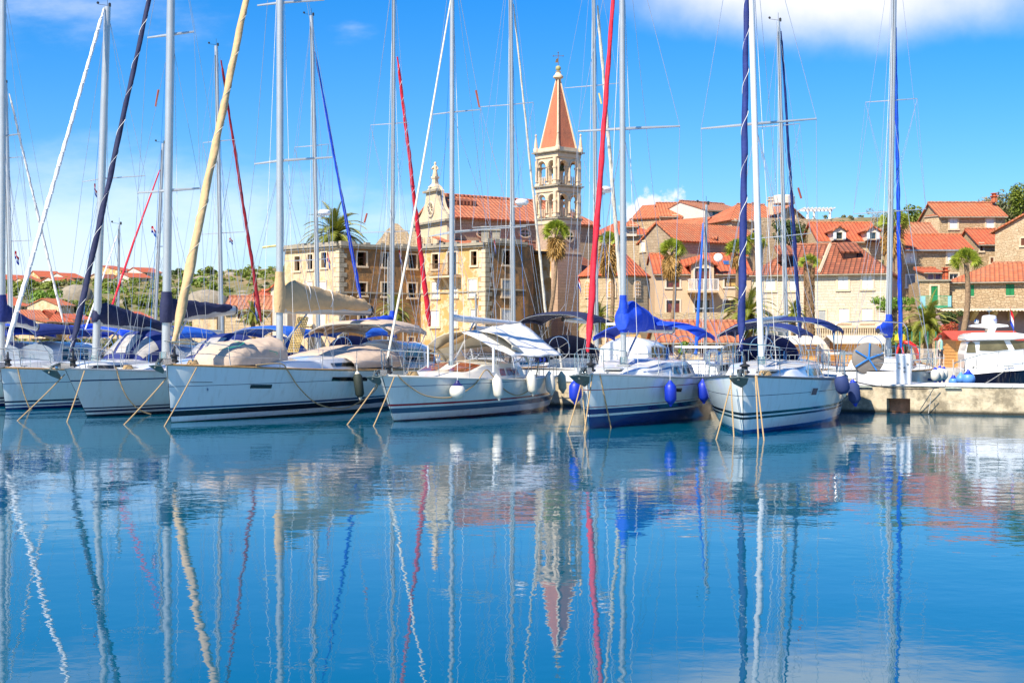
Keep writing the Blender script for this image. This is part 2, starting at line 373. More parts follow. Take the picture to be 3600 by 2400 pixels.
# ---------------------------------------------------------------- land: terrain rising from the town quay
SKY_T = [(-3000, 985), (-600, 978), (0, 996), (300, 990), (560, 984), (700, 966), (820, 956), (1000, 946), (1300, 900), (1700, 900), (2300, 880), (2700, 820), (2850, 772), (2990, 764), (3120, 772), (3250, 765), (3450, 740), (3700, 700), (6000, 640)]
def skyline(px):
    for (a, ya), (b_, yb) in zip(SKY_T, SKY_T[1:]):
        if px <= b_: return ya+(yb-ya)*max(0, (px-a))/(b_-a)
    return SKY_T[-1][1]
def terr(x, y):
    if y < 110: return .9
    px = 1800+F*x/y
    ridge = 330.0
    zr = CH+(1200-skyline(max(-3000, min(6000, px))))/F*ridge
    y0 = 185 if px < 1500 else 185-min(1, (px-1500)/800)*60
    q = max(0, min(1, (y-y0)/(ridge-y0)))
    z = .9+(zr-.9)*(q*q*(3-2*q)*.35+q*.65)
    if y > ridge: z -= (y-ridge)*.05
    z += mnoise.noise(Vector((x*.05, y*.05, 0)))*1.2*min(1, q*4)*(1 if q < .85 else .5)+mnoise.noise(Vector((x*.2, y*.2, 5)))*.4*min(1, q*4)
    return z
m, t, b = newmat('hillside_ground')
geo = N(t, 'ShaderNodeNewGeometry')
n1_ = N(t, 'ShaderNodeTexNoise', ins={'Vector': geo.outputs['Position'], 'Scale': .06, 'Detail': 9.0, 'Roughness': .7})
n2_ = N(t, 'ShaderNodeTexNoise', ins={'Vector': geo.outputs['Position'], 'Scale': .5, 'Detail': 7.0, 'Roughness': .65})
cc_ = MIX(t, N(t, 'ShaderNodeMapRange', ins={0: n1_.outputs[0], 1: .4, 2: .6, 3: 0.0, 4: 1.0}).outputs[0], (.11, .13, .03), (.27, .19, .08))
cc_ = MIX(t, N(t, 'ShaderNodeMapRange', ins={0: n2_.outputs[0], 1: .52, 2: .62, 3: 0.0, 4: .45}).outputs[0], cc_, (.36, .31, .24))
t.links.new(cc_, b.inputs['Base Color']); b.inputs['Roughness'].default_value = .95
t.links.new(N(t, 'ShaderNodeBump', ins={'Strength': 1.0, 'Distance': .6, 'Height': n2_.outputs[0]}).outputs[0], b.inputs['Normal'])
hillm = m
mb = MB(); xs = [i*7.0 for i in range(-46, 47)]; ys = [84+i*5.0 for i in range(0, 74)]
mb.loft([[(x*(y/330+.35), y, terr(x*(y/330+.35), y)) for x in xs] for y in ys])
struct('hillside_terrain', mb, hillm, True)

conc_m, t, b = newmat('old_concrete')
uvn = N(t, 'ShaderNodeUVMap'); uvn.uv_map = 'UVMap'
sp = N(t, 'ShaderNodeSeparateXYZ', ins={0: N(t, 'ShaderNodeNewGeometry').outputs['Position']})
na = N(t, 'ShaderNodeTexNoise', ins={'Vector': uvn.outputs[0], 'Scale': .9, 'Detail': 10.0, 'Roughness': .7})
nb_ = N(t, 'ShaderNodeTexNoise', ins={'Vector': uvn.outputs[0], 'Scale': 5.0, 'Detail': 8.0, 'Roughness': .75})
cc_ = MIX(t, N(t, 'ShaderNodeMapRange', ins={0: nb_.outputs[0], 1: .3, 2: .7, 3: 0.0, 4: 1.0}).outputs[0], (.50, .40, .25), (.66, .57, .42))
cc_ = MIX(t, N(t, 'ShaderNodeMapRange', ins={0: M_(t, 'ADD', na.outputs[0], M_(t, 'MULTIPLY', nb_.outputs[0], .35)), 1: .62, 2: .74, 3: 0.0, 4: .8}).outputs[0], cc_, (.16, .13, .08))
cc_ = MIX(t, N(t, 'ShaderNodeMapRange', ins={0: M_(t, 'ADD', sp.outputs[2], M_(t, 'MULTIPLY', nb_.outputs[0], .10)), 1: .10, 2: .20, 3: .95, 4: 0.0}).outputs[0], cc_, (.012, .014, .010))
t.links.new(cc_, b.inputs['Base Color']); b.inputs['Roughness'].default_value = .9
t.links.new(N(t, 'ShaderNodeBump', ins={'Strength': .8, 'Distance': .03, 'Height': nb_.outputs[0]}).outputs[0], b.inputs['Normal'])
paving = mat('quay_paving', (.55, .50, .42), .9, var=.12, scale=1.5)
# town quay: a wide paved sheet with a stone edge
mb = MB(); mb.box((0, 79.0, .35), (520, 22, 1.1)); struct('town_quay', mb, paving)

# ---------------------------------------------------------------- the concrete pier
PD = Vector((math.cos(R(-25)), math.sin(R(-25)), 0)); PN = Vector((-PD.y, PD.x, 0))   # along, away from camera
P0 = Vector((11.96, 46.0, 0)); PT = .90
def pier_y(x, off=0.0): return 46.0+(x-11.96)*math.tan(R(-25))+off/math.cos(R(-25))
pier = thing('concrete_pier', 'long weathered concrete pier with dark waterline that the sailboats are moored to', 'pier', P0)
def psec(a, b_, z0, z1, w0=0.0, w1=2.6):
    c = P0+PD*((a+b_)/2)+PN*((w0+w1)/2); c.z = (z0+z1)/2
    return (c, (b_-a, w1-w0, z1-z0), (PD, PN, Vector((0, 0, 1))))
# recess in the pier's face between photo columns 3117 and 3200
def on_pier(px): # distance along the pier at a photo column
    k = (px-1800)/F; return (k*P0.y-P0.x)/(PD.x-k*PD.y)
a0, a1 = on_pier(3117), on_pier(3200)
mb = MB()
mb.box(*psec(-52, a0, -1.5, PT-.03)); mb.box(*psec(a1, 26, -1.5, PT-.03)); mb.box(*psec(a0, a1, .47, PT-.03)); mb.box(*psec(a0, a1, -1.5, .47, .45, 2.6))
mb.build('pier_body', conc_m, pier, False)
mb = MB()
for k in range(-26, 13): mb.box(*psec(k*2+.01, k*2+1.99, PT-.03, PT+.02, -.04, 2.64))
mb.build('coping', mat('pier_coping', (.62, .62, .60), .8, var=.1, bump=.3), pier, False)
mb = MB(); mb.box(*psec(a0+.02, a1-.02, .02, .45, .40, .449)); mb.build('recess_back', mat('rusty_plate', (.34, .17, .10), .9, var=.5, scale=5), pier, False)
for px in (2740, 3300, 2990):
    a = on_pier(px)+.2; c = P0+PD*a; r_ = MB()
    r_.tube([c+Vector((-.02, -.05, .82)), c+PD*.25+PN*-.06+Vector((0, 0, .83)), c+PD*.5+PN*-.05+Vector((0, 0, .82))], .025)
    r_.build('mooring_ring', galv, pier)

# ---------------------------------------------------------------- sailing boats
class Boat:
    def __init__(s, label, bow, ang, L, B, fb, fs, rake, draft=.4, group=None, name='sailboat', flip=False):
        s.o = Vector(bow); s.o.z = 0; s.a = R(ang); s.L, s.B, s.fb, s.fs, s.rake, s.draft = L, B, fb, fs, rake, draft
        s.ux = Vector((math.sin(s.a), math.cos(s.a), 0)); s.uy = Vector((math.cos(s.a), -math.sin(s.a), 0))  # aft, side seen from the right
        s.root = thing(name, label, 'sailboat', s.o, math.atan2(s.ux.y, s.ux.x), group)
    def w(s, x, y, z): return s.o+s.ux*x+s.uy*y+Vector((0, 0, z))
    def hb(s, t):
        t = max(0, min(1, t))
        f = math.sin(math.pi/2*min(1, t/.58))**.78 if t < .58 else 1-.22*((t-.58)/.42)**2
        return s.B/2*f
    def sheer(s, t): return s.fb+(s.fs-s.fb)*t-.10*math.sin(math.pi*t)
    def xd(s, t): return -s.rake+t*s.L
    def sec(s, t, q, side):   # point on the hull, q=0 at the sheer, 1 at the bottom
        zs = s.sheer(t); z = zs*(1-q)-s.draft*q; q0 = zs/(zs+s.draft)
        e = .10+.42*(1-t)**2.2
        y = (s.hb(t)+.012)*max(0, 1-q)**e
        if t > .8: y *= 1-.25*((t-.8)/.2)*q
        x = s.xd(t)+s.rake*(q/q0)*(1-t)**5
        if t > .7: z += max(0, -(z)) * ((t-.7)/.3)*.9; x += -.25*((t-.7)/.3)**2*(1-q)*0
        return s.w(x, side*y, z)
    def hull(s, m, bands=None, rail=teak, toe=True):
        ts = [0, .01, .025, .05, .08, .12, .17, .23, .3, .38, .46, .54, .62, .7, .78, .86, .93, 1.0]; qs = [i/16 for i in range(17)]
        mb = MB()
        for sd in (1, -1):
            mb.loft([[s.sec(t, q, sd) for q in qs] for t in ts])
        n = len(qs); R_ = [s.sec(1, q, 1) for q in qs]; L_ = [s.sec(1, q, -1) for q in qs]
        mb.loft([R_, L_])
        s.h = mb.build('hull', m, s.root, True, auto=50)
        d = MB(); ys = [-1, -.7, -.35, 0, .35, .7, 1]
        d.loft([[s.w(s.xd(t), y*(s.hb(t)-.005), s.sheer(t)-.012+.07*(1-y*y)) for y in ys] for t in ts])
        d.build('deck', deckm, s.root, True)
        r_ = MB()
        for sd in (1, -1): r_.tube([s.w(s.xd(t)+.01, sd*(s.hb(t)+.012), s.sheer(t)+.025) for t in ts], .032, 6)
        r_.build('toe_rail', rail, s.root)
    # cabin trunk: height profile over the length
    def trunk_pt(s, x, v, x0, x1, wf, hgt):
        k = max(0, min(1, (x-x0)/(x1-x0))); t = (x+s.rake)/s.L
        h = hgt(k); w = min(s.hb(t)*wf, s.B/2*wf)*(min(1, (k/.22))**.6*.75+.25 if k < .22 else 1)
        z0 = s.sheer(t)
        # v -1..1 : side wall then roof
        a = abs(v); sg = 1 if v > 0 else -1
        if a > .72: f = (1-a)/.28; y = w*(1-.12*f); z = z0+.05+h*.80*f
        else: y = w*.88*(a/.72); z = z0+.05+h*(.80+.20*(1-(a/.72)**2.4))
        return s.w(x, sg*y if a > 0 else 0, z)
    def trunk(s, x0, x1, wf, hs, m=gel, wins=(), winmat=glassd, side=1, name='coachroof'):
        s.tr = (x0, x1, wf, lambda k: s.interp(hs, k))
        vs_ = [-1, -.93, -.86, -.79, -.72, -.6, -.4, -.2, 0, .2, .4, .6, .72, .79, .86, .93, 1]
        mb = MB(); n = 28; mb.loft([[s.trunk_pt(x0+(x1-x0)*i/n, v, *s.tr) for v in vs_] for i in range(n+1)], cap=True)
        tk = mb.build(name, m, s.root, True, auto=55)
        for (xa, xb, va, vb) in wins:
            for sd in (1, -1):
                w_ = MB(); fr = MB()
                def q(x, v, off):
                    p = s.trunk_pt(x, sd*v, *s.tr); return p+s.uy*(sd*off)+Vector((0, 0, off*.4))
                k = 6; w_.loft([[q(xa+(xb-xa)*i/k+(.04 if j else 0), vb+(va-vb)*j, .014) for j in (0, 1)] for i in range(k+1)])
                pane = fr.loft([[q(xa-.03+(xb-xa+.06)*i/k+(.04 if j else 0), vb-.012+(va-vb+.024)*j, .008) for j in (0, 1)] for i in range(k+1)]).build('window', alu, tk, False)
                w_.build('pane', winmat, pane, False)
        return tk
    def interp(s, tab, k):
        for (a, ya), (b, yb) in zip(tab, tab[1:]):
            if k <= b: 
                f = (k-a)/(b-a); f = f*f*(3-2*f); return ya+(yb-ya)*f
        return tab[-1][1]
    def x_at(s, px, side=0, z=None):      # distance aft at which the boat's centre / side projects to a photo column
        lo, hi = -s.rake+.02, s.L-s.rake
        def f(x):
            t = (x+s.rake)/s.L; return PX(s.w(x, side*s.hb(t), 0))-px
        if f(lo)*f(hi) > 0: return lo if abs(f(lo)) < abs(f(hi)) else hi
        for _ in range(40):
            mid = (lo+hi)/2
            if f(lo)*f(mid) <= 0: hi = mid
            else: lo = mid
        return (lo+hi)/2
    def sheer_pt(s, x, side, out=.0, dz=0.0):
        t = (x+s.rake)/s.L; return s.w(x, side*(s.hb(t)+out), s.sheer(t)+dz)
    def pulpit(s, reach=1.5, h=.62, n=2, stanch=6):
        pu_ = MB(); x0 = -s.rake+.05
        top = [s.sheer_pt(x0+reach, 1, -.06, h)]; 
        for f in (.66, .33, .08): top.append(s.sheer_pt(x0+reach*f, 1, -.05, h+.04))
        top.append(s.w(x0-.16, 0, s.fb+h+.05))
        top += [s.sheer_pt(x0+reach*f, -1, -.05, h+.04) for f in (.08, .33, .66)]+[s.sheer_pt(x0+reach, -1, -.06, h)]
        pu_.tube(top, .016, 6)
        pu_.tube([p-Vector((0, 0, h*.48)) for p in (top[0:3]+top[6:9][::1])][:3], .011, 5); pu_.tube([p-Vector((0, 0, h*.48)) for p in top[6:9]], .011, 5)
        for i in (0, 2, 6, 8):
            p = top[i]; q = Vector((p.x, p.y, s.fb*.98)); pu_.tube([p, q+s.ux*.12], .014, 6)
        pu_.build('pulpit', steel, s.root)
        x1 = s.L-s.rake-.6
        ll = MB()
        for sd in (1, -1):
            pts = [top[0] if sd > 0 else top[8]]
            for i in range(stanch):
                x = x0+reach+(x1-x0-reach)*(i+1)/stanch; a = s.sheer_pt(x, sd, -.07, 0); b = s.sheer_pt(x, sd, -.05, h)
                st = MB(); st.tube([a, b], .013, 6); st.build('stanchion', steel, s.root); pts.append(b)
            ll.tube(pts, .0055, 4); ll.tube([p-Vector((0, 0, h*.5)) for p in pts], .005, 4)
        ll.build('lifeline', wire, s.root)
        # stern rail
        pp = MB(); xs_ = s.L-s.rake-.05
        for dz in (h, h*.5):
            pp.tube([s.sheer_pt(xs_-1.1, 1, -.05, dz), s.sheer_pt(xs_, 1, -.08, dz), s.w(xs_+.02, .35, s.fs+dz)], .014, 6)
            pp.tube([s.sheer_pt(xs_-1.1, -1, -.05, dz), s.sheer_pt(xs_, -1, -.08, dz), s.w(xs_+.02, -.35, s.fs+dz)], .014, 6)
        for sd in (1, -1):
            for dx in (1.1, .02): pp.tube([s.sheer_pt(xs_-dx, sd, -.06, 0), s.sheer_pt(xs_-dx, sd, -.06, h)], .013, 6)
        pp.build('stern_rail', steel, s.root)
    def anchor(s, kind='plough', sc=1.0):
        z = s.fb+.06; x = -s.rake
        br = MB(); br.box(s.w(x-.02, 0, z), (.62, .16, .07), (s.ux, s.uy, Vector((0, 0, 1)))); br.lathe(s.w(x-.32, -.06, z), [(.05, 0), (.05, .12)], 10, s.uy)
        br.box(s.w(x-.1, .09, z+.05), (.4, .012, .16), (s.ux, s.uy, Vector((0, 0, 1)))); br.box(s.w(x-.1, -.09, z+.05), (.4, .012, .16), (s.ux, s.uy, Vector((0, 0, 1))))
        br.build('bow_roller', steel, s.root)
        a = MB(); Z = Vector((0, 0, 1))
        sh = [s.w(x+.3, 0, z+.10), s.w(x-.25, 0, z+.12), s.w(x-.50*sc, 0, z+.04), s.w(x-.62*sc, 0, z-.14*sc)]
        a.tube(sh, [.03, .035, .04, .03], 6)
        tip = s.w(x-.18*sc, 0, z-.30*sc); back = s.w(x-.66*sc, 0, z-.03)
        for sd in (1, -1):
            wing = s.w(x-.60*sc, sd*.24*sc, z-.05*sc); mid = s.w(x-.35*sc, sd*.16*sc, z-.20*sc)
            a.prism([back, wing, mid, tip], Z*-.02)
        a.build('anchor', galv, s.root)
        dr = MB(); c = s.w(-s.rake+.35, 0, s.fb+.16)
        dr.lathe(c, [(.02, -.12), (.05, -.1), (.13, -.06), (.13, -.03), (.08, 0), (.08, .08), (.13, .1), (.13, .13), (.04, .17), (.03, .35), (.02, .4)], 14)
        dr.build('furling_drum', black, s.root)
        for sd in (1, -1):
            cl = MB(); p = s.sheer_pt(-s.rake+.75, sd, -.15, .06); cl.tube([p-s.ux*.13+Vector((0, 0, .05)), p+s.ux*.13+Vector((0, 0, .05))], .018, 6); cl.tube([p, p+Vector((0, 0, .05))], .025, 6); cl.build('cleat', steel, s.root)
    def mast(s, pxb, pxt, pyt, wpx, m=alu, side=None, foot_z=None, Yo=None, radar=None, steps=True):
        x = s.x_at(pxb) if Yo is None else Yo
        f = s.w(x, 0, 0); Y = f.y; s.mx = x; s.mY = Y
        z0 = foot_z if foot_z is not None else s.sheer(min(1, (x+s.rake)/s.L))+.05
        top = P(pxt, pyt, Y); bot = P(pxb, 1200, Y); bot.z = z0
        # extend the line base->top if top is at the frame's edge
        if pyt <= 0:
            d = (top-bot); top = bot+d*((s.mh if hasattr(s, 'mh') else 18.0)-z0)/d.z
        s.mb, s.mt = bot, top; r_ = wpx/F*Y/2
        mb = MB(); k = 10
        mb.tube([bot+(top-bot)*i/k for i in range(k+1)], [r_*(1 if i < 8 else 1-.15*(i-7)/3) for i in range(k+1)], 12)
        mo = mb.build('mast', m, s.root)
        g = MB(); d = (top-bot); 
        g.tube([bot+s.ux*r_*1.02+d*.06, bot+s.ux*r_*1.02+d*.97], .012, 4); g.build('sail_track', black, mo)
        w_ = MB(); w_.tube([top, top+Vector((0, 0, .35))], .008, 5); w_.tube([top+Vector((0, 0, .05)), top+Vector((-.35, 0, .10))], .008, 5)
        w_.lathe(top+Vector((-.35, 0, .1)), [(.01, 0), (.05, .03), (.05, .07), (.01, .1)], 8); w_.lathe(top+Vector((.08, 0, 0)), [(.05, 0), (.05, .12), (.02, .15)], 8)
        w_.build('masthead_light', black, mo)
        b_ = MB(); b_.tube([bot+d*.025, bot+d*.04], r_*1.35, 10); b_.build('mast_collar', steel, mo)
        if radar:
            p = bot+d*((P(0, radar[1], Y).z-bot.z)/d.z); c = p+Vector((radar[2], -.1, 0)); rd = MB()
            rd.lathe(c, [(.02, -.14), (.22, -.12), (.29, -.04), (.29, .06), (.22, .13), (.02, .15)], 20)
            rr = rd.build('radar_dome', gel, s.root); bk = MB(); bk.box((p+c)/2-Vector((0, 0, .18)), (abs(radar[2]), .08, .06)); bk.build('radar_bracket', alu, s.root)
        s.mr = r_
        return mo
    def on_mast(s, py):
        z = CH-(py-1200)/F*s.mY; d = s.mt-s.mb; return s.mb+d*((z-s.mb.z)/d.z)
    def spreader(s, l, r, th=.026):
        py = (l[1]+r[1])/2; c = s.on_mast(py); sp_ = MB(); tips = []
        for q in (l, r):
            e = P(q[0], q[1], s.mY+(.25 if q is l else .25)); sp_.tube([c, e], [th, th*.6], 6); tips.append(e)
        sp_.build('spreader', alu, s.root); return tips
    def rig(s, tips, forestay_top=None, nb=2, extra=True):
        xs_ = s.mx; t = (xs_+s.rake)/s.L
        ch = [s.sheer_pt(xs_+.1, sd, -.08, .02) for sd in (-1, 1)]
        top = s.mt
        for i in (0, 1):   # cap shroud through the spreader tips
            mb = MB(); pts = [ch[i]]+[tp[i] for tp in tips]+[top-(top-s.mb)*.01]; mb.tube(pts, .0075, 4); mb.build('shroud', wire, s.root)
            if tips:
                lo = s.on_mast(1200-(tips[0][i].z-CH)/s.mY*F+12); mb = MB(); mb.tube([s.sheer_pt(xs_+.35, (-1, 1)[i], -.15, .02), lo], .0065, 4); mb.tube([s.sheer_pt(xs_-.35, (-1, 1)[i], -.15, .02), lo], .0065, 4); mb.build('lower_shroud', wire, s.root)
                if len(tips) > 1:
                    mb = MB(); mb.tube([tips[0][i], s.on_mast(1200-(tips[1][i].z-CH)/s.mY*F+10)], .006, 4); mb.build('diagonal_shroud', wire, s.root)
        mb = MB(); xe = s.L-s.rake-.1; fk = s.w(xe-2.2, 0, s.fs+2.6)
        mb.tube([top, fk], .0065, 4); mb.tube([fk, s.w(xe, s.hb(1)*.7, s.fs+.05)], .0065, 4); mb.tube([fk, s.w(xe, -s.hb(1)*.7, s.fs+.05)], .0065, 4); mb.build('backstay', wire, s.root)
        if extra:
            for k, (mm, dx, dy) in enumerate(((linew, .3, .35), (lineb if rnd.random() < .4 else linew, -.25, -.5), (linew, .15, .12))):
                mb = MB(); mb.tube([top-(top-s.mb)*(.03+.1*k), s.mb+s.ux*dx+s.uy*dy+Vector((0, 0, .2))], .0075, 4); mb.build('halyard', mm, s.root)
    def furl(s, b, t, wb, wt, m, cord=None, Yb=None, twist=11, name='furled_sail'):
        # a sail rolled round the forestay, from photo point b (bottom) to t (top)
        f0 = s.w(-s.rake+.35, 0, 0) if Yb is None else Vector((0, Yb, 0))
        pb = P(b[0], b[1], f0.y); Yt = s.mY
        # depth changes linearly from bow to mast along the stay
        pm = P(t[0], t[1], f0.y); frac = (pm.z-pb.z)/(s.mt.z-pb.z); frac = max(.05, min(1, frac*1.05)); pt = P(t[0], t[1], f0.y+(Yt-f0.y)*frac)
        if t[1] <= 0: ext = min(1.35, (s.mt.z-.3-pb.z)/(pt.z-pb.z)); pt = pb+(pt-pb)*max(1.02, ext)
        n = 150; mb = MB(); pts = []; rs = []
        for i in range(n+1):
            k = i/n; p = pb+(pt-pb)*k+Vector((mnoise.noise(Vector((k*7, b[0], 0)))*.02, 0, 0))
            r_ = (wb+(wt-wb)*k)/2/F*(f0.y+(Yt-f0.y)*frac*k)*(1+.16*mnoise.noise(Vector((k*16, b[0]*.3, 3))))
            if k < .05: r_ *= .45+.55*k/.05
            if k > .97: r_ *= .6
            pts.append(p); rs.append(r_)
        d0 = (pt-pb).normalized(); a0 = d0.cross(Vector((0, 1, 0))).normalized(); b0 = d0.cross(a0)
        mb.loft([[p+(a0*math.cos(q)+b0*math.sin(q))*r_*(1+.075*math.sin(2*q-2*math.pi*twist*i/n)+.035*math.sin(3*q+i*.3)+.05*math.sin(q-2*math.pi*twist*.7*i/n)) for q in [2*math.pi*j/14 for j in range(14)]] for i, (p, r_) in enumerate(zip(pts, rs))], closed=True, cap=True)
        sl = mb.build(name, m, s.root, True, auto=80)
        if cord:
            c = MB(); cp = []
            d = (pt-pb).normalized(); a = d.cross(Vector((0, 1, 0))).normalized(); b_ = d.cross(a); nn = n*5
            for i in range(nn+1):
                k = i/nn; j = min(n, int(k*n)); q = 2*math.pi*twist*k
                cp.append(pb+(pt-pb)*k+(a*math.cos(q)+b_*math.sin(q))*rs[j]*1.06)
            c.tube(cp, .008, 4); c.build('lashing', cord, sl)
        st = MB(); st.tube([s.w(-s.rake+.35, 0, s.fb+.3), pb], .012, 5); st.tube([pt, s.mt], .008, 5); st.build('forestay', steel, s.root)
        return sl
    def boom(s, py, x1, py1, rpx=10, m=alu):
        a = s.on_mast(py); x = s.x_at_free(x1, a); e = P(x1, py1, x[1]); mb = MB(); r_ = rpx/F*s.mY
        mb.tube([a+s.ux*.05, a+(e-a)*.5, e], r_, 10, flat=.7); s.bm = (a, e)
        bo = mb.build('boom', m, s.root); c = MB(); c.tube([e-(e-a)*.01, e+(e-a)*.005], r_*1.08, 10, flat=.8); c.build('end_cap', black, bo)
        v_ = MB(); v_.tube([s.mb+Vector((0, 0, .35)), a+(e-a)*.32], [.035, .03], 8); v_.build('kicker', alu, s.root)
        return bo
    def x_at_free(s, px, a):   # where the line going aft from a reaches a photo column
        k = (px-1800)/F; d = s.ux; q = (k*a.y-a.x)/(d.x-k*d.y); q = max(.5, min(7, q)); return q, (a+d*q).y
    def sailcover(s, m, h0=.75, h1=.25, w0=.26, w1=.12, riser=0.9, ties=0, tiem=whitec):
        a, e = s.bm; d = e-a; mb = MB(); secs = []; n = 40
        up = Vector((0, 0, 1)); sd = s.uy
        for i in range(n+1):
            k = i/n; c = a+d*(k*.98)-d.normalized()*.18*(1-k); h = (h0*(1-k)**1.4+h1)*(1+.07*mnoise.noise(Vector((k*9, h0*5, 1)))); w = (w0*(1-k)+w1*k)*(1+.2*mnoise.noise(Vector((k*11, 7, w0*9))))
            fe = min(1, .42+.58*k/.13) if k < .13 else (1 if k < .96 else .75); h *= fe; w *= fe; c = c-up*(h0*.35*(1-fe)*-1 if k < .13 else 0); ring = []
            for j in range(22):
                q = 2*math.pi*j/22; cy = math.cos(q); sz = math.sin(q)
                sz2 = math.copysign(abs(sz)**.8, sz); cy = math.copysign(abs(cy)**.7, cy); ring.append(c+sd*(w*cy*(1-.30*max(0, sz)))+up*((h/2)+h/2*sz2-.05-.22*h0*(1-k)**4+.05*mnoise.noise(Vector((k*8, j*.57, h0*3)))+.028*mnoise.noise(Vector((k*30-j*.5, j*.8, h0*7)))))
            secs.append(ring)
        mb.loft(secs, closed=True, cap=True)
        o = mb.build('sail_cover', m, s.root, True, auto=80)
        if riser:
            rr = MB(); p0 = s.on_mast(0); u = (s.mt-s.mb).normalized(); b0 = a-u*.15
            nn = 8
            rr.loft([[b0+u*((riser+h0)*i/nn)+(s.ux*math.cos(q)*1.25+sd*math.sin(q))*(s.mr*1.15+.05*math.sin(math.pi*min(1, i/nn+.1))*(1+.3*mnoise.noise(Vector((i, j, 2.0))))) for j, q in enumerate([2*math.pi*j/12 for j in range(12)])] for i in range(nn+1)], closed=True, cap=True)
            rr.build('mast_boot', m, o, True, auto=80)
        for i in range(ties):
            k = (i+1)/(ties+1); c = a+d*k; h = h0*(1-k)**1.4+h1; tt = MB(); w = (w0*(1-k)+w1*k)*1.06
            tt.tube([c+sd*(w*math.cos(q)*(1-.35*max(0, math.sin(q))))+up*(h/2-.05+h/2*1.05*math.sin(q))+d*.02*math.sin(q) for q in [2*math.pi*j/12 for j in range(13)]], .014, 4); tt.build('sail_tie', tiem, o)
        return o
    def bimini(s, x0, x1, z, m, w=None, arch=.22, fr=True, drop=.0, name='bimini'):
        w = w or s.B*.42; mb = MB(); n, k = 10, 10
        def q(i, j):
            a = i/n; b = -1+2*j/k; return s.w(x0+(x1-x0)*a, b*w, z-arch*b*b*b*b-arch*.5*abs(b)**2-.12*(2*a-1)**2-drop*a)
        mb.loft([[q(i, j) for j in range(k+1)] for i in range(n+1)])
        for sd in (0, k): mb.loft([[q(i, sd), q(i, sd)-Vector((0, 0, .13))] for i in range(n+1)])
        o = mb.build(name, m, s.root, True, thick=.015, auto=60)
        if fr:
            for a in (0.0, .5, 1.0):
                f_ = MB()
                for sd in (0, k):
                    i = int(a*n); p = q(i, sd); f_.tube([p, s.w((x0+x1)/2, (-1 if sd == 0 else 1)*w*.98, s.fs+.1)], .013, 6)
                f_.tube([q(int(a*n), j)-Vector((0, 0, .02)) for j in range(k+1)], .013, 6); f_.build('bimini_frame', steel, o)
        return o
    def sprayhood(s, x0, x1, z, m, w=None, win=vinyl):
        w = w or s.B*.34; zb = s.sheer(.6)+.25; mb = MB(); n = 8; k = 12; h = z-zb
        def q(i, j, off=0):
            a = i/n; th = math.pi*j/k; rx = (x1-x0); hh = h*(math.sin(a*math.pi/2)**.7*.98+.02)+off
            return s.w(x0+rx*a-off, (w+off)*math.cos(th)*(.75+.25*a), zb+hh*abs(math.sin(th))**.6)
        mb.loft([[q(i, j) for j in range(k+1)] for i in range(n+1)])
        o = mb.build('sprayhood', m, s.root, True, thick=.02, auto=70)
        for ja, jb in ((1.2, 4.2), (4.8, 7.2), (7.8, 10.8)):
            wv = MB(); wv.loft([[q(n*(.12+.45*i/4), ja+(jb-ja)*j/5, .02) for j in range(6)] for i in range(5)]); wv.build('window', win, o, True)
        return o
    def hatch(s, x, y, sx, sy, zo=.0, on_trunk=False, m=glassd):
        mb = MB(); t = (x+s.rake)/s.L
        z = s.sheer(t)+.06+.02 if not on_trunk else max(s.trunk_pt(x, .3, *s.tr).z, 0)+.03
        mb.box(s.w(x, y, z+zo), (sx, sy, .035), (s.ux, s.uy, Vector((0, 0, 1)))); o = mb.build('hatch', alu, s.root, False)
        p = MB(); p.box(s.w(x, y, z+zo+.022), (sx-.09, sy-.09, .012), (s.ux, s.uy, Vector((0, 0, 1)))); p.build('pane', m, o, False)
    def hullwin(s, pxa, pxb, pya, pyb, m=glassd, name='hull_window', side=1, framed=False):
        xa, xb = s.x_at(pxa, side), s.x_at(pxb, side)
        def pt(x, py, off):
            t = (x+s.rake)/s.L; Y = s.w(x, side*s.hb(t), 0).y; z = CH-(py-1200)/F*Y; zs = s.sheer(t); q = (zs-z)/(zs+s.draft)
            p = s.sec(t, q, side); p2 = s.sec(t+.01, q, side); 
            nrm = s.uy*side; return p+nrm*off
        k = 5; mb = MB(); mb.loft([[pt(xa+(xb-xa)*i/k, py, .012) for py in (pya, pyb)] for i in range(k+1)])
        if framed:
            f_ = MB(); f_.loft([[pt(xa-.04+(xb-xa+.08)*i/k, py, .006) for py in (pya-4, pyb+4)] for i in range(k+1)]); fo = f_.build(name, gel, s.root, True); mb.build('pane', m, fo, True)
        else: mb.build(name, m, s.root, True)
    def wheel(s, x, z, r_=.45, y=0):
        mb = MB(); pts = [s.w(x, y+r_*math.cos(q), z+r_*math.sin(q)) for q in [2*math.pi*i/24 for i in range(25)]]; mb.tube(pts, .016, 6)
        for i in range(5): mb.tube([s.w(x, y, z), pts[i*5 if i < 5 else 0]], .008, 4)
        mb.tube([s.w(x, y, z), s.w(x-.3, y, s.fs+.05)], .05, 8); mb.build('steering_wheel', steel, s.root)

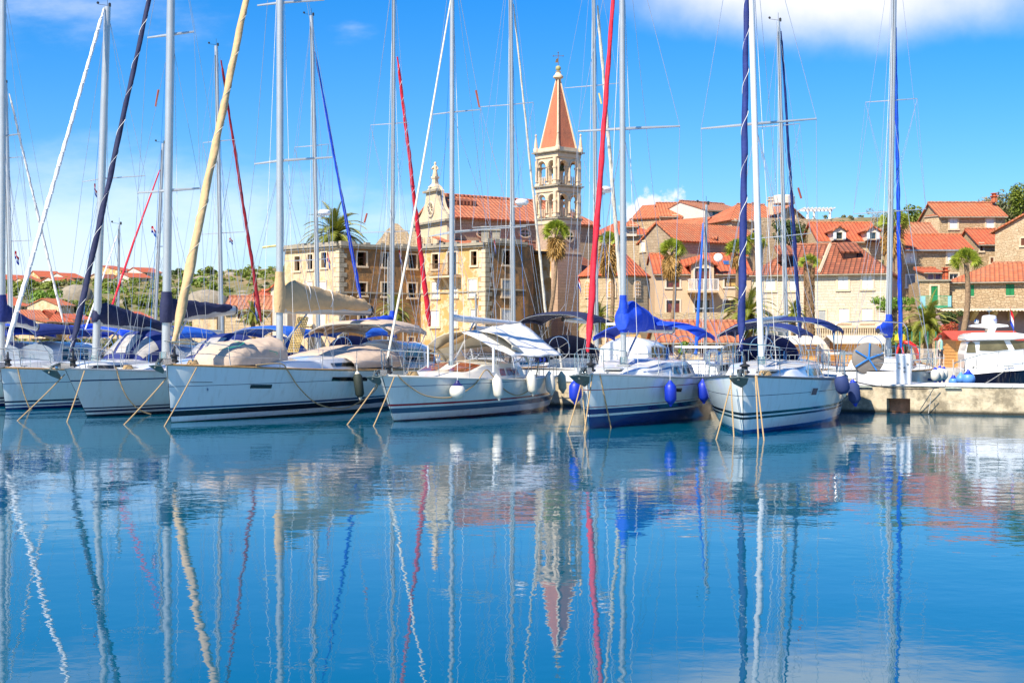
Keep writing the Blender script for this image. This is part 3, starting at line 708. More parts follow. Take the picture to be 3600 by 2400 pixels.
def fender(label, top, length, rad, m, group=None, tilt=(0, 0), capm=None, hang=.45):
    r_ = thing('fender', label, 'fender', top, 0, group); mb = MB(); L_ = length
    a = Vector((tilt[0], tilt[1], -1)).normalized()
    prof = [(.02, 0), (.04, .03), (rad*.6, .07), (rad, .07+rad*.55), (rad*1.03, L_*.5), (rad, L_-.07-rad*.55), (rad*.6, L_-.07), (.045, L_-.03), (.03, L_)]
    mb.lathe(top, prof, 18, a); mb.build('fender_body', m, r_, True, auto=60)
    e = MB(); e.lathe(top, [(.03, -.02), (.05, .02), (rad*.62, .075)], 12, a); e.build('end_cap', capm or m, r_, True); e = MB(); e.lathe(top+a*L_, [(rad*.6, -.075), (.05, -.02), (.03, .03)], 12, a); e.build('end_cap', capm or m, r_, True)
    l = MB(); l.tube([top, top-a*hang*.2+Vector((0, 0, hang*.8))], .009, 5); l.build('lanyard', linew, r_)
    return r_
def ball_fender(label, c, rad, m, capm, group=None):
    r_ = thing('ball_fender', label, 'fender', c, 0, group); mb = MB()
    mb.lathe(c, [(rad*math.sin(q), -rad*math.cos(q)) for q in [math.pi*i/14 for i in range(15)]], 20); mb.build('fender_body', m, r_, True, auto=80)
    e = MB(); e.lathe(c, [(rad*.72, rad*.72), (rad*.5, rad*.9), (.06, rad*1.15), (.05, rad*1.35), (.02, rad*1.4)], 16); e.build('end_cap', capm, r_, True)
    l = MB(); l.tube([c+Vector((0, 0, rad*1.3)), c+Vector((0, .05, rad*1.3+.55))], .009, 5); l.build('lanyard', linew, r_)
def ropeline(name, label, pts, r_=.018, m=rope, sag=0.0, n=14, group=None, cat='rope'):
    P_ = [Vector(p) for p in pts]; out_ = []
    if len(P_) == 2:
        for i in range(n+1):
            k = i/n; q = P_[0].lerp(P_[1], k); q.z -= sag*4*k*(1-k); out_.append(q)
    else:   # smooth curve through the points
        for i in range(len(P_)-1):
            p0, p1, p2, p3 = P_[max(0, i-1)], P_[i], P_[i+1], P_[min(len(P_)-1, i+2)]
            for j in range(8):
                k = j/8; out_.append(.5*((2*p1)+(p2-p0)*k+(2*p0-5*p1+4*p2-p3)*k*k+(3*p1-p0-3*p2+p3)*k**3))
        out_.append(P_[-1])
    mb = MB(); mb.tube(out_, r_, 7); return tag(mb.build(name, m), label, cat, group)

# ================================================================ the six yachts in the front row
dk = (.012, .02, .06); bk = (.008, .009, .012); bl = (.01, .03, .14); te = (.05, .11, .18); rd = (.30, .01, .02)
hA = hullmat('hull_paint_navy_lines', (.70, .76, .73), [(-1, .07, (.005, .02, .16)), (.12, .17, bl), (.24, .30, (.01, .02, .06)), (.88, .90, (.05, .08, .14))])
hB = hullmat('hull_paint_cream_grey', (.62, .68, .66), [(-1, .06, (.01, .02, .05)), (.13, .19, dk), (.24, .28, dk), (1.10, 1.14, (.01, .03, .10))])
hC = hullmat('hull_paint_white_black_band', (.72, .78, .75), [(-1, .02, (.03, .06, .03)), (.17, .33, bk), (.36, .42, (.02, .05, .12)), (1.015, 1.03, (.02, .03, .06))])
hD = hullmat('hull_paint_red_blue_bands', (.71, .75, .70), [(-1, .03, (.08, .01, .02)), (.23, .38, te), (.44, .50, rd), (1.00, 1.02, (.06, .10, .18))])
hE = hullmat('hull_paint_blue_boot', (.73, .77, .73), [(-1, .32, (.003, .035, .17)), (.38, .52, (.01, .02, .14)), (.56, .58, rd), (1.015, 1.035, rd)])
hF = hullmat('hull_paint_black_lines', (.72, .77, .74), [(-1, .10, (.003, .05, .22)), (.36, .42, bk), (.46, .53, bk), (.935, .95, (.03, .04, .06)), ])

def g0(px, py): return ground(px, py)
A = Boat('white yacht with navy waterline stripes and white furled foresail, leftmost of the front row', g0(20, 1441), 23, 10.6, 3.7, 1.40, 1.22, .25)
A.hull(hA); A.trunk(2.0, 7.6, .62, [(0, .03), (.3, .30), (.75, .42), (1, .34)], gel, [(3.2, 5.6, .96, .82)])
A.pulpit(1.4); A.anchor(sc=.8); A.mh = 14.5
A.mast(335, 379, -10, 27, alu); 
tp = [A.spreader((290, 639), (510, 618))]; A.rig(tp)
A.furl((22, 1222), (366, 30), 17, 11, whitec, linew, twist=24)
A.boom(1128, 605, 1165, 17); A.sailcover(navy2, .62, .34, .26, .12, riser=0)
A.sprayhood(5.9, 7.6, 2.75, navy)
A.hatch(2.4, 0, .6, .6, on_trunk=True)

B = Boat('off white yacht with a long raked bow and plough anchor, under a navy furled sail', g0(307, 1464), 23, 11.6, 3.6, 1.46, 1.28, 1.0)
B.hull(hB, rail=mat('slotted_rail', (.5, .5, .5), .4, .6)); B.trunk(1.6, 7.6, .60, [(0, .02), (.3, .24), (.7, .42), (1, .36)], gel, [(3.4, 6.2, .96, .82)])
B.pulpit(1.3); B.anchor(sc=1.15); B.mh = 17
B.mast(582, 601, 0, 30, alu); tp = [B.spreader((485, 678), (705, 662), .05), B.spreader((519, 133), (682, 112), .05)]; B.rig(tp)
B.furl((250, 1238), (524, 0), 22, 13, navy2, linew, twist=13)
B.boom(1118, 825, 1090, 17); B.sailcover(navy2, .62, .25, .22, .10, riser=.40)
B.sprayhood(6.0, 7.7, 2.6, navy)
B.hatch(1.9, 0, .5, .5, on_trunk=True)
bt = MB(); 
for p in (.25, .5, .75): pass
C = Boat('large white yacht with straight bow, black boot stripe and tan sail cover', g0(602, 1485), 23, 13.4, 4.2, 1.62, 1.30, .2)
C.hull(hC); C.trunk(3.0, 9.3, .60, [(0, .03), (.35, .30), (.8, .46), (1, .42)], gel, [(6.9, 8.6, .93, .84)])
C.pulpit(1.7, .64); C.anchor(sc=.9); C.mh = 18.5
C.mast(983, 985, 0, 25, alu, foot_z=1.7); tp = [C.spreader((895, 577), (1168, 553), .045), C.spreader((905, 20), (1140, 0), .045)]; C.rig(tp[:1])
C.furl((612, 1205), (865, 0), 34, 17, tan, cream, twist=12)
C.boom(1082, 1300, 1092, 20); C.sailcover(tan, .75, .42, .26, .17, riser=.55, ties=3)
C.bimini(10.3, 11.6, 3.05, taupe, w=1.7, arch=.2)
C.hullwin(890, 967, 1352, 1365); C.hullwin(1172, 1295, 1325, 1339); C.hullwin(668, 750, 1342.5, 1344.5, black); 
# vents and tarp over the cockpit
mb = MB(); secs = []
for i in range(15):
    k = i/14; x = 7.9+5.0*k; wd = 1.75*(.55+.45*math.sin(math.pi*min(1, .25+k*.75))); h = .22+.52*math.sin(math.pi*(k*.75+.15))**1.2
    secs.append([C.w(x, wd*math.cos(q), 1.42+h*abs(math.sin(q))**.7*(1+.12*mnoise.noise(Vector((k*6, q*2, 0))))) for q in [math.pi*j/14 for j in range(15)]])
mb.loft(secs); mb.build('cockpit_cover', taupe, C.root, True, thick=.02)
# star mark on the bow
x_ = C.x_at(735, 1); t_ = (x_+C.rake)/C.L; c_ = C.sec(t_, .33, 1)+C.uy*.015; mb = MB(); pts = []
for i in range(16):
    q = math.pi*i/8; r_ = .11 if i % 4 == 0 else (.07 if i % 2 == 0 else .022); pts.append(c_+C.ux*(r_*math.sin(q))+Vector((0, 0, r_*math.cos(q))))
mb.poly(*pts); mb.build('star_emblem', mat('emblem_blue', (.05, .14, .28), .4), C.root, False)
# dinghy under a cover on the foredeck
dg = thing('covered_dinghy', 'inflatable dinghy wrapped in a pinkish beige cover on the foredeck below the tan sail', 'dinghy', C.w(3.2, 0, 1.6))
mb = MB(); secs = []
for i in range(27):
    k = i/26; x = 1.75+3.6*k; lump = 1+.20*math.exp(-((k-.28)/.22)**2)-.16*math.exp(-((k-.52)/.05)**2)
    wd = .72*lump*(math.sin(math.pi*min(1, k*6+.12)/2)**.5)*(math.sin(math.pi*min(1, (1-k)*8+.15)/2)**.5); h = (.46+.42*k)*lump*(math.sin(math.pi*min(1, (1-k)*7+.25)/2)**.5)*(math.sin(math.pi*min(1, k*4+.15)/2)**.5)
    secs.append([C.w(x, wd*math.cos(q), 1.60+max(0, math.sin(q))**.62*h*(1+.10*mnoise.noise(Vector((x*4, q*2.2, 1))))+.03*mnoise.noise(Vector((x*7, q*4, 1)))) for q in [math.pi*j/20 for j in range(21)]])
mb.loft(secs, cap=True); mb.build('cover', taupe, dg, True, auto=80)
mb = MB(); mb.tube([C.w(1.9+3.3*k/10, .55*math.sin(k*1.1)+.3, 2.05+.25*math.sin(k*.5)) for k in range(11)], .012, 5); mb.build('lashing', ropeg, dg)
# spare grating leaning by the mast
gr = thing('teak_grating', 'perforated yellowish teak grating standing upright behind the mast', 'grating', P(1060, 1230, C.mY+1.2)); mb = MB(); Yg = C.mY+1.2
c00, c10, c01 = P(1012, 1236, Yg), P(1048, 1236, Yg), P(1048, 1116, Yg); ex = (c10-c00); ez = (c01-c00)
for i in range(7):
    k = i/6; mb.tube([c00+ex*k, c00+ex*k+ez], .018, 4)
for j in range(15): mb.tube([c00+ez*(j/14), c00+ex+ez*(j/14)], .018, 4)
mb.build('grating_panel', mat('pale_teak', (.5, .36, .12), .7, var=.2), gr, False)

D = Boat('white yacht with red and blue waterline bands, white fenders and a white boom awning', g0(1385, 1480), 23, 10.3, 3.55, 1.30, 1.08, .7)
D.hull(hD, rail=gelcream); D.trunk(1.6, 7.2, .66, [(0, .02), (.25, .22), (.5, .52), (.8, .60), (1, .42)], gelcream, [(5.05, 5.5, .95, .81), (5.65, 6.1, .95, .81), (6.25, 6.65, .95, .81)], glassb)
wd = MB(); wd.loft([[D.trunk_pt(x, v, *D.tr)+Vector((0, 0, .012)) for v in (.15, .4, .66)] for x in (2.9, 3.2, 3.5, 3.8, 4.1)]); wd.build('windscreen', glassb, D.root)
wd = MB(); wd.loft([[D.trunk_pt(x, -v, *D.tr)+Vector((0, 0, .012)) for v in (.15, .4, .66)] for x in (2.9, 3.2, 3.5, 3.8, 4.1)]); wd.build('windscreen', glassb, D.root)
D.pulpit(1.7, .72); D.anchor(sc=.95); D.mh = 14.5
D.mast(1587, 1590, 0, 17, alu); tp = [D.spreader((1521, 403), (1690, 386)), D.spreader((1505, 832), (1850, 796))][:1]; D.rig([D.spreader((1505, 832), (1725, 805))]+tp)
mb = MB(); f0 = P(1362, 1262, D.w(-.35, 0, 0).y); mb.tube([f0, P(1440, 850, f0.y+1.4), P(1585, 0, D.mY-.3)], [.034, .034, .024], 8); mb.build('furled_sail', cream, D.root)
D.boom(1116, 1830, 1142, 12, aluw)
D.bimini(5.2, 6.6, 2.75, cream, drop=.5, arch=.3, fr=False, name='sprayhood'); D.wheel(8.7, 2.0)
# awning spread over the boom
Y1 = D.mY
aw = thing('boom_awning', 'white rectangular awning laced over the boom and tied down to the rail', 'awning', P(1810, 1250, Y1+1.5))
mb = MB(); mb.patch([P(1625, 1169, Y1+.2), P(1828, 1132, Y1+4.2), P(1978, 1250, Y1+3.6), P(1800, 1252, Y1+.4)], 14, 12, .03, .06); mb.build('awning_cloth', whitec, aw, True, thick=.012, auto=80)
mb = MB(); mb.patch([P(1640, 1172, Y1+.5), P(1826, 1135, Y1+4.4), P(1725, 1215, Y1+7.0), P(1505, 1243, Y1+3.0)], 10, 10, .05, .05); mb.build('awning_lining', tan, aw, True, thick=.012, auto=80)
mb = MB(); mb.tube([P(1625, 1168, Y1+.2), P(1828, 1131, Y1+4.2)], .02, 6); mb.build('awning_pole', alu, aw)
for q in ((1800, 1252), (1860, 1252), (1925, 1251), (1978, 1250)):
    l = MB(); Yq = Y1+.4+(q[0]-1800)/178*3.2; l.tube([P(q[0], q[1], Yq), P(q[0]+8, 1292, Yq)], .009, 4); l.build('tie_line', linew, aw)
for px, py0, py1, wd_ in ((1735, 1222, 1308, 9), (1505, 1222, 1292, 7)):
    mb = MB(); Yp = D.sheer_pt(D.x_at(px, 1), 1).y; mb.tube([P(px, py1, Yp), P(px, py0, Yp)], wd_/2/F*Yp, 8); mb.build('davit_post', aluw, D.root)
# leaping animal mark on the cabin side, in dark red strokes
mb = MB(); q = D.trunk_pt(6.18, .9, *D.tr)+D.uy*.03
for a_, b_ in (((-.10, -.16), (.05, .02)), ((.05, .02), (.17, .10)), ((-.14, .10), (.02, .03)), ((.02, .03), (.16, .02))): mb.tube([q+D.ux*a_[0]+Vector((0, 0, a_[1])), q+D.ux*b_[0]+Vector((0, 0, b_[1]))], .012, 4)
mb.build('cabin_emblem', dred, D.root)

E = Boat('white yacht with a dark blue boot stripe and a bright blue sail cover', g0(2074, 1507), 20, 10.6, 3.55, 1.42, 1.22, .25)
E.hull(hE, rail=alu); E.trunk(1.5, 7.4, .68, [(0, .02), (.25, .26), (.55, .52), (.85, .56), (1, .42)], gel, [(4.6, 5.35, .95, .80), (5.7, 6.1, .95, .80), (6.3, 6.6, .95, .80)])
E.pulpit(1.3, .66); E.anchor(sc=1.15); E.mh = 15
E.mast(2192, 2187, 0, 21, alu); tp = [E.spreader((1995, 590), (2140, 570), .001), E.spreader((2032, 462), (2390, 444), .045)][1:]; E.rig(tp)
E.furl((2066, 1238), (2155, 0), 24, 11, red, None, twist=14)
E.boom(1150, 2362, 1158, 16); E.sailcover(blue, .88, .18, .44, .10, riser=.18)
E.bimini(5.7, 8.1, 2.92, blue, arch=.24, w=1.62, fr=False); 
E.wheel(8.6, 2.1); E.hullwin(2380, 2404, 1364, 1377, glassd, framed=True)
E.hatch(2.3, .0, .55, .5, on_trunk=True); E.hatch(3.3, .0, .4, .4, on_trunk=True)
st = MB(); st.loft([[E.trunk_pt(2.6+i*.3, .84-k_, *E.tr)+E.uy*.015 for k_ in (0, .035)] for i in range(17)]); st.build('cabin_stripe', mat('stripe_blue', (.03, .12, .35), .4), E.root, False)
F_ = Boat('white yacht seen bow on, with two black waterline stripes', g0(2613, 1526), 18, 10.7, 3.85, 1.42, 1.25, .12)
F_.hull(hF, rail=mat('dark_rail', (.09, .11, .12), .4, .5)); F_.trunk(1.5, 7.4, .66, [(0, .02), (.3, .28), (.6, .46), (.85, .50), (1, .4)], gel, [(4.2, 5.9, .95, .81), (6.1, 6.7, .95, .83)], mat('smoked_acrylic', (.06, .11, .14), .05, spec=.9))
F_.pulpit(1.25, .78); F_.mh = 15.5
F_.anchor(sc=1.0)
F_.mast(2678, 2641, 0, 22, aluw); tp = [F_.spreader((2465, 453), (2870, 418), .04)]; F_.rig(tp)
F_.furl((2606, 1235), (2625, 0), 27, 15, navy, linew, twist=11)
F_.boom(1128, 2762, 1118, 12, alu); F_.bimini(6.6, 10.2, 3.05, navy, w=1.55, arch=.2)
F_.wheel(8.3, 2.0); F_.hullwin(2864, 2882, 1364, 1388, glassb, framed=True)
F_.hatch(2.4, .25, .7, .55, on_trunk=True)
F_.bm = None
for bt, pts in ((E, ((2012, 2058), )), ):
    pass
# electric sockets, vents, lines lying on the decks: cheek blocks and coiled ropes
for bt, px, sd in ((B, 470, 1), (C, 700, 1), (D, 1475, 1), (E, 2110, -1), (F_, 2720, 1)):
    x = bt.x_at(px, sd); c = bt.sheer_pt(x, sd, -.22, .08); mb = MB()
    for k in range(4): mb.tube([c+Vector((.16*math.cos(q)*(1-.1*k), .16*math.sin(q)*(1-.1*k), .03*k)) for q in [2*math.pi*i/12 for i in range(13)]], .02, 5)
    tag(mb.build('coiled_rope', rope), 'tan rope coiled on the %s of the %s' % ('foredeck', {B: 'off white yacht with raked bow', C: 'large yacht with covered dinghy', D: 'yacht with the white awning', E: 'yacht with red furled sail', F_: 'yacht seen bow on'}[bt]), 'rope')

# ---------------------------------------------------------------- fenders
def side_fender(bt, label, px, py0, py1, rad, m, group=None, side=1, out=.16, capm=None, tilt=(0, 0)):
    x = bt.x_at(px, side); t = (x+bt.rake)/bt.L; Y = bt.sheer_pt(x, side).y
    top = P(px, py0, Y); top = Vector((bt.sheer_pt(x, side, out).x, bt.sheer_pt(x, side, out).y, top.z)); L_ = (py1-py0)/F*Y
    return fender(label, top, L_, rad, m, group, tilt, capm, hang=bt.sheer(t)+.1-top.z+.1)
side_fender(C, 'dark green fender hanging on the hull of the yacht with tan sail cover', 1240, 1306, 1402, .145, fdark, tilt=(.12, 0), capm=cream)
x = D.x_at(1582, 1); ball_fender('round white ball fender with a dark blue top', D.sheer_pt(x, 1, .24, -.36), .235, fwhite, mat('cap_navy', (.02, .02, .12), .4))
for px, y0, y1, lb in ((1728, 1318, 1404, 'white ribbed fender nearest to the round ball fender'), (1848, 1306, 1388, 'white fender below the corner of the white awning'), (1914, 1306, 1386, 'white fender hanging aft on the hull with red and blue bands')):
    side_fender(D, lb, px, y0, y1, .155, fwhite, 'white fenders', tilt=(.12, -.03))
side_fender(D, 'weathered greenish white fender at the stern', 1958, 1306, 1380, .14, mat('fender_weathered', (.46, .46, .33), .5, var=.2), tilt=(.08, 0))
side_fender(E, 'bright blue fender on the starboard bow beside the anchor', 2003, 1334, 1418, .165, fblue, side=-1, out=.30)
side_fender(E, 'bright blue fender hanging amidships of the yacht with blue boot stripe', 2336, 1338, 1424, .165, fblue, tilt=(.03, 0))
side_fender(E, 'bright blue fender half hidden behind a navy one', 2447, 1333, 1415, .16, fblue, tilt=(.05, 0), out=.2)
e_ = F_.sheer_pt(3.5, -1, .2)
fender('faded slate blue fender with a rope top between the two right yachts', P(2478, 1325, e_.y+3), 80/F*e_.y, .18, mat('fender_slate', (.05, .10, .22), .85, var=.15), 'navy fenders', (0, 0), fnavy)
fender('slate blue fender tucked behind the faded one', P(2462, 1338, e_.y+3.6), 78/F*e_.y, .15, mat('fender_slate2', (.04, .08, .25), .8), 'navy fenders', (0, 0), fnavy)
side_fender(F_, 'navy fender with cream top at the stern of the rightmost yacht', 2926, 1312, 1392, .19, fnavy, tilt=(.2, 0), out=.2, capm=cream)
side_fender(F_, 'navy fender with pointed blue ends hanging lowest at the stern', 2945, 1335, 1424, .165, fnavy, tilt=(.12, 0), out=.4, capm=fblue)

# ---------------------------------------------------------------- mooring lines down into the water
def line_to_water(label, bt, pa, pw, side=1, m=rope, r_=.018, bow=False, sag=.03):
    x = bt.x_at(pa[0], side) if not bow else -bt.rake; a = bt.sheer_pt(x, side, .03) if not bow else bt.w(-bt.rake-.1, 0, bt.fb)
    a = P(pa[0], pa[1], a.y-.02); w_ = ground(*pw); d = w_-a; ropeline('mooring_rope', label, [a, w_+d*.12], r_, m, sag)
line_to_water('tan mooring rope slanting from the leftmost yacht into the water', A, (62, 1294), (-60, 1405))
line_to_water('long tan rope slanting left from the raked bow to the water', B, (228, 1315), (60, 1478), bow=True)
line_to_water('steep tan rope down the bow of the off white yacht', B, (297, 1303), (235, 1482))
line_to_water('long tan rope slanting left from the large yacht past its neighbour', C, (586, 1328), (435, 1492), bow=True)
line_to_water('tan rope down the bow of the large white yacht', C, (691, 1292), (577, 1498))
line_to_water('thin pale rope slanting from the anchor over the large yacht', D, (1330, 1342), (1220, 1492), bow=True)
line_to_water('tan rope down the bow of the yacht with the awning', D, (1386, 1325), (1313, 1497))
line_to_water('twisted tan rope nearest to the blue bow fender', E, (2042, 1352), (1995, 1520), side=-1)
line_to_water('tan rope in front of the bow with blue boot stripe', E, (2082, 1318), (2053, 1523))
line_to_water('tan rope beside the bow, behind the slanting one', E, (2046, 1356), (2060, 1512), side=-1)
line_to_water('worn tan rope hanging steeply over the white and blue hull', E, (2108, 1312), (2148, 1503), sag=0)
line_to_water('pale rope slanting left from the bow seen head on', F_, (2568, 1352), (2517, 1545), side=-1)
line_to_water('tan rope falling straight beside the bow seen head on', F_, (2568, 1320), (2580, 1535), side=-1, sag=0)
line_to_water('left one of the two ropes hanging right of the bow seen head on', F_, (2656, 1320), (2666, 1540), sag=0)
line_to_water('right one of the two ropes hanging right of the bow seen head on', F_, (2660, 1322), (2686, 1548), sag=0)
def hang(label, bt, pts, r_=.02, m=rope):
    out_ = []
    for px, py in pts:
        x = bt.x_at(px, 1); p = bt.sheer_pt(x, 1, .06); out_.append(P(px, py, p.y))
    ropeline('mooring_rope', label, out_, r_, m)
hang('brown rope drooping over the hull of the leftmost yacht', A, [(62, 1292), (75, 1350), (90, 1400), (105, 1435), (112, 1441)])
hang('brown rope drooping from the deck of the off white yacht to the water', B, [(408, 1290), (425, 1350), (450, 1400), (490, 1440), (530, 1456)])
hang('thick brown rope sagging in a long loop along the large yacht', C, [(900, 1283), (985, 1278), (1010, 1300), (1050, 1360), (1110, 1415), (1180, 1435), (1240, 1425), (1310, 1380), (1330, 1350)])
hang('pale rope looped along the hull under the white ball fender', D, [(1398, 1318), (1430, 1350), (1490, 1388), (1560, 1398), (1610, 1388), (1670, 1350), (1707, 1300), (1735, 1325), (1775, 1370), (1820, 1389), (1865, 1365), (1885, 1320), (1893, 1270)])

Z0 = Boat('yacht mostly outside the left edge, only its thick grey mast and boom in view', g0(-345, 1440), 23, 10.5, 3.6, 1.35, 1.2, .3)
Z0.hull(hA); Z0.trunk(2.0, 7.2, .62, [(0, .03), (.3, .30), (.75, .42), (1, .34)], gel); Z0.pulpit(1.4); Z0.mh = 15.5
Z0.mast(4, 10, 0, 26, alu, Yo=4.6); tp = [Z0.spreader((-70, 488), (72, 471), .035)]; Z0.rig(tp)
Z0.boom(1118, 130, 1150, 14); Z0.sailcover(navy, .60, .22, .22, .10, riser=.4)

# ================================================================ building materials
st_cream = stone('cream_ashlar', (.66, .55, .39), (.56, .45, .30), (.42, .33, .22), .55, .28, .03, (.38, .29, .18), .35)
st_white = stone('pale_limestone', (.72, .67, .60), (.66, .59, .50), (.55, .46, .34), .6, .25, .05, (.55, .44, .30), .4, .008)
st_grey = stone('grey_ashlar', (.46, .40, .31), (.38, .32, .24), (.27, .22, .16), .6, .32, .04, (.25, .2, .14), .4)
st_rub = stone('rubble_stone', (.64, .52, .36), (.48, .37, .23), (.34, .25, .15), .42, .22, .16, (.42, .27, .14), .5, .022)
st_rub2 = stone('rubble_stone_pale', (.66, .56, .41), (.54, .43, .29), (.40, .31, .2), .5, .24, .2, (.5, .34, .18), .4, .022)
st_pink = stone('rose_ashlar', (.55, .42, .33), (.48, .36, .28), (.36, .27, .2), .6, .3, .03, (.36, .26, .2), .4)
st_church = stone('church_ashlar', (.52, .43, .32), (.46, .37, .27), (.33, .26, .19), .62, .34, .02, (.34, .26, .18), .35, .014)
stc_och = stucco('ochre_plaster', (.55, .30, .10), (.62, .50, .33), (.30, .19, .10), .5, .55, .8, .45)
stc_br = stucco('brown_stained_plaster', (.26, .17, .09), (.50, .26, .09), (.10, .07, .045), .46, .54, .75, .95)
stc_pale = stucco('flaking_cream_plaster', (.74, .62, .44), (.60, .40, .20), (.34, .25, .15), .5, .56, .6, .6)
stc_mix = stucco('sunlit_ochre_plaster', (.68, .42, .16), (.80, .70, .52), (.34, .20, .09), .48, .54, .85, .6)
stc_white = stucco('white_render', (.74, .71, .66), (.70, .66, .60), (.55, .48, .40), .5, .7, .3, .15)
stc_pink = stucco('pink_beige_render', (.70, .55, .40), (.72, .58, .44), (.56, .42, .30), .5, .7, .4, .15)
stc_church = stucco('church_front_plaster', (.72, .63, .48), (.68, .56, .38), (.40, .30, .18), .5, .6, .5, .35)
tl_or = tiles('orange_roof_tiles', (.62, .185, .07), (.48, .12, .045), (.36, .17, .09), .95)
tl_red = tiles('red_roof_tiles', (.62, .125, .045), (.50, .08, .03), (.42, .15, .07), .8)
tl_br = tiles('old_brown_roof_tiles', (.42, .13, .06), (.25, .07, .035), (.13, .06, .035), .7, tw=.44, rh=.5, edge=(.07, .025, .015))
tl_ch = tiles('church_roof_tiles', (.60, .21, .10), (.46, .13, .06), (.34, .15, .09), .8, tw=.5, rh=.6)
tl_tan = tiles('faded_roof_tiles', (.52, .24, .13), (.42, .15, .07), (.30, .14, .08), .8)
trim = mat('limestone_trim', (.68, .53, .36), .85, var=.12, scale=2, bump=.3)
trimd = mat('weathered_cornice', (.33, .29, .22), .9, var=.3, scale=2, bump=.4)
shut_w = mat('white_shutter_paint', (.78, .76, .72), .6, var=.06)
shut_g = mat('green_shutter_paint', (.005, .19, .055), .55, var=.1)
shut_gr = mat('grey_shutter_paint', (.42, .43, .42), .6, var=.1)
wood_br = mat('brown_window_wood', (.14, .05, .025), .5, var=.2)
wood_w = mat('white_window_wood', (.72, .70, .66), .5, var=.05)
wood_o = mat('honey_wood', (.60, .28, .07), .6, var=.15, scale=6)
pane_d = mat('window_glass', (.03, .045, .06), .05, var=.5, scale=1.2, spec=.9)
pane_r = mat('red_curtain_behind_glass', (.13, .02, .02), .12, var=.5, scale=3, spec=.9)
pane_y = mat('yellow_blind_behind_glass', (.50, .34, .12), .2, var=.15)
pane_b = mat('blue_reflecting_glass', (.05, .12, .30), .05, var=.4, spec=.9)
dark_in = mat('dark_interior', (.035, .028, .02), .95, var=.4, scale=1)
iron = mat('wrought_iron', (.18, .11, .06), .7, .3, var=.3)
railw = mat('white_railing', (.75, .73, .70), .5)
zinc = mat('zinc_gutter', (.40, .42, .43), .4, .5)

class Wall:      # vertical plane through A and B; photo pixels fall on it by intersection
    def __init__(s, A, B, z0, z1):
        s.A = Vector((A.x, A.y, 0)); s.B = Vector((B.x, B.y, 0)); s.z0, s.z1 = z0, z1
        s.u = (s.B-s.A).normalized(); s.L = (s.B-s.A).length; s.n = Vector((s.u.y, -s.u.x, 0))
        if s.n.dot(s.A) > 0: s.n = -s.n       # points to the camera side
    def hit(s, px, py):
        k = (px-1800)/F; Y = (s.A.x*s.n.x+s.A.y*s.n.y)/(k*s.n.x+s.n.y); p = P(px, py, Y); return (p-s.A).dot(s.u), p.z
    def at(s, u, z, off=0.0): p = s.A+s.u*u+s.n*off; p.z = z; return p
    def rect(s, r): (u0, z1), (u1, z0) = s.hit(r[0], r[1]), s.hit(r[2], r[3]); return min(u0, u1), max(u0, u1), min(z0, z1), max(z0, z1)
    def make(s, mb, holes=(), rev=.28, top=None):
        us = sorted({0, s.L, *[h[0] for h in holes], *[h[1] for h in holes]}); zs = sorted({s.z0, s.z1, *[h[2] for h in holes], *[h[3] for h in holes]})
        us = [x for x in us if -1e-6 <= x <= s.L+1e-6]; zs = [z for z in zs if s.z0 <= z <= s.z1]
        for a, b in zip(us, us[1:]):
            for c, d in zip(zs, zs[1:]):
                if any(h[0]-1e-6 < (a+b)/2 < h[1] and h[2] < (c+d)/2 < h[3] for h in holes): continue
                mb.poly(s.at(a, c), s.at(b, c), s.at(b, d), s.at(a, d))
        for a, b, c, d in holes:
            c = max(c, s.z0); d = min(d, s.z1)
            for q in (((a, c), (b, c)), ((b, c), (b, d)), ((b, d), (a, d)), ((a, d), (a, c))):
                mb.poly(s.at(*q[0]), s.at(*q[1]), s.at(*q[1], -rev), s.at(*q[0], -rev))
        return mb
KINDS = {'glass': (wood_br, pane_d), 'wglass': (wood_w, pane_d), 'red': (wood_br, pane_r), 'yellow': (wood_br, pane_y), 'blue': (wood_w, pane_b)}
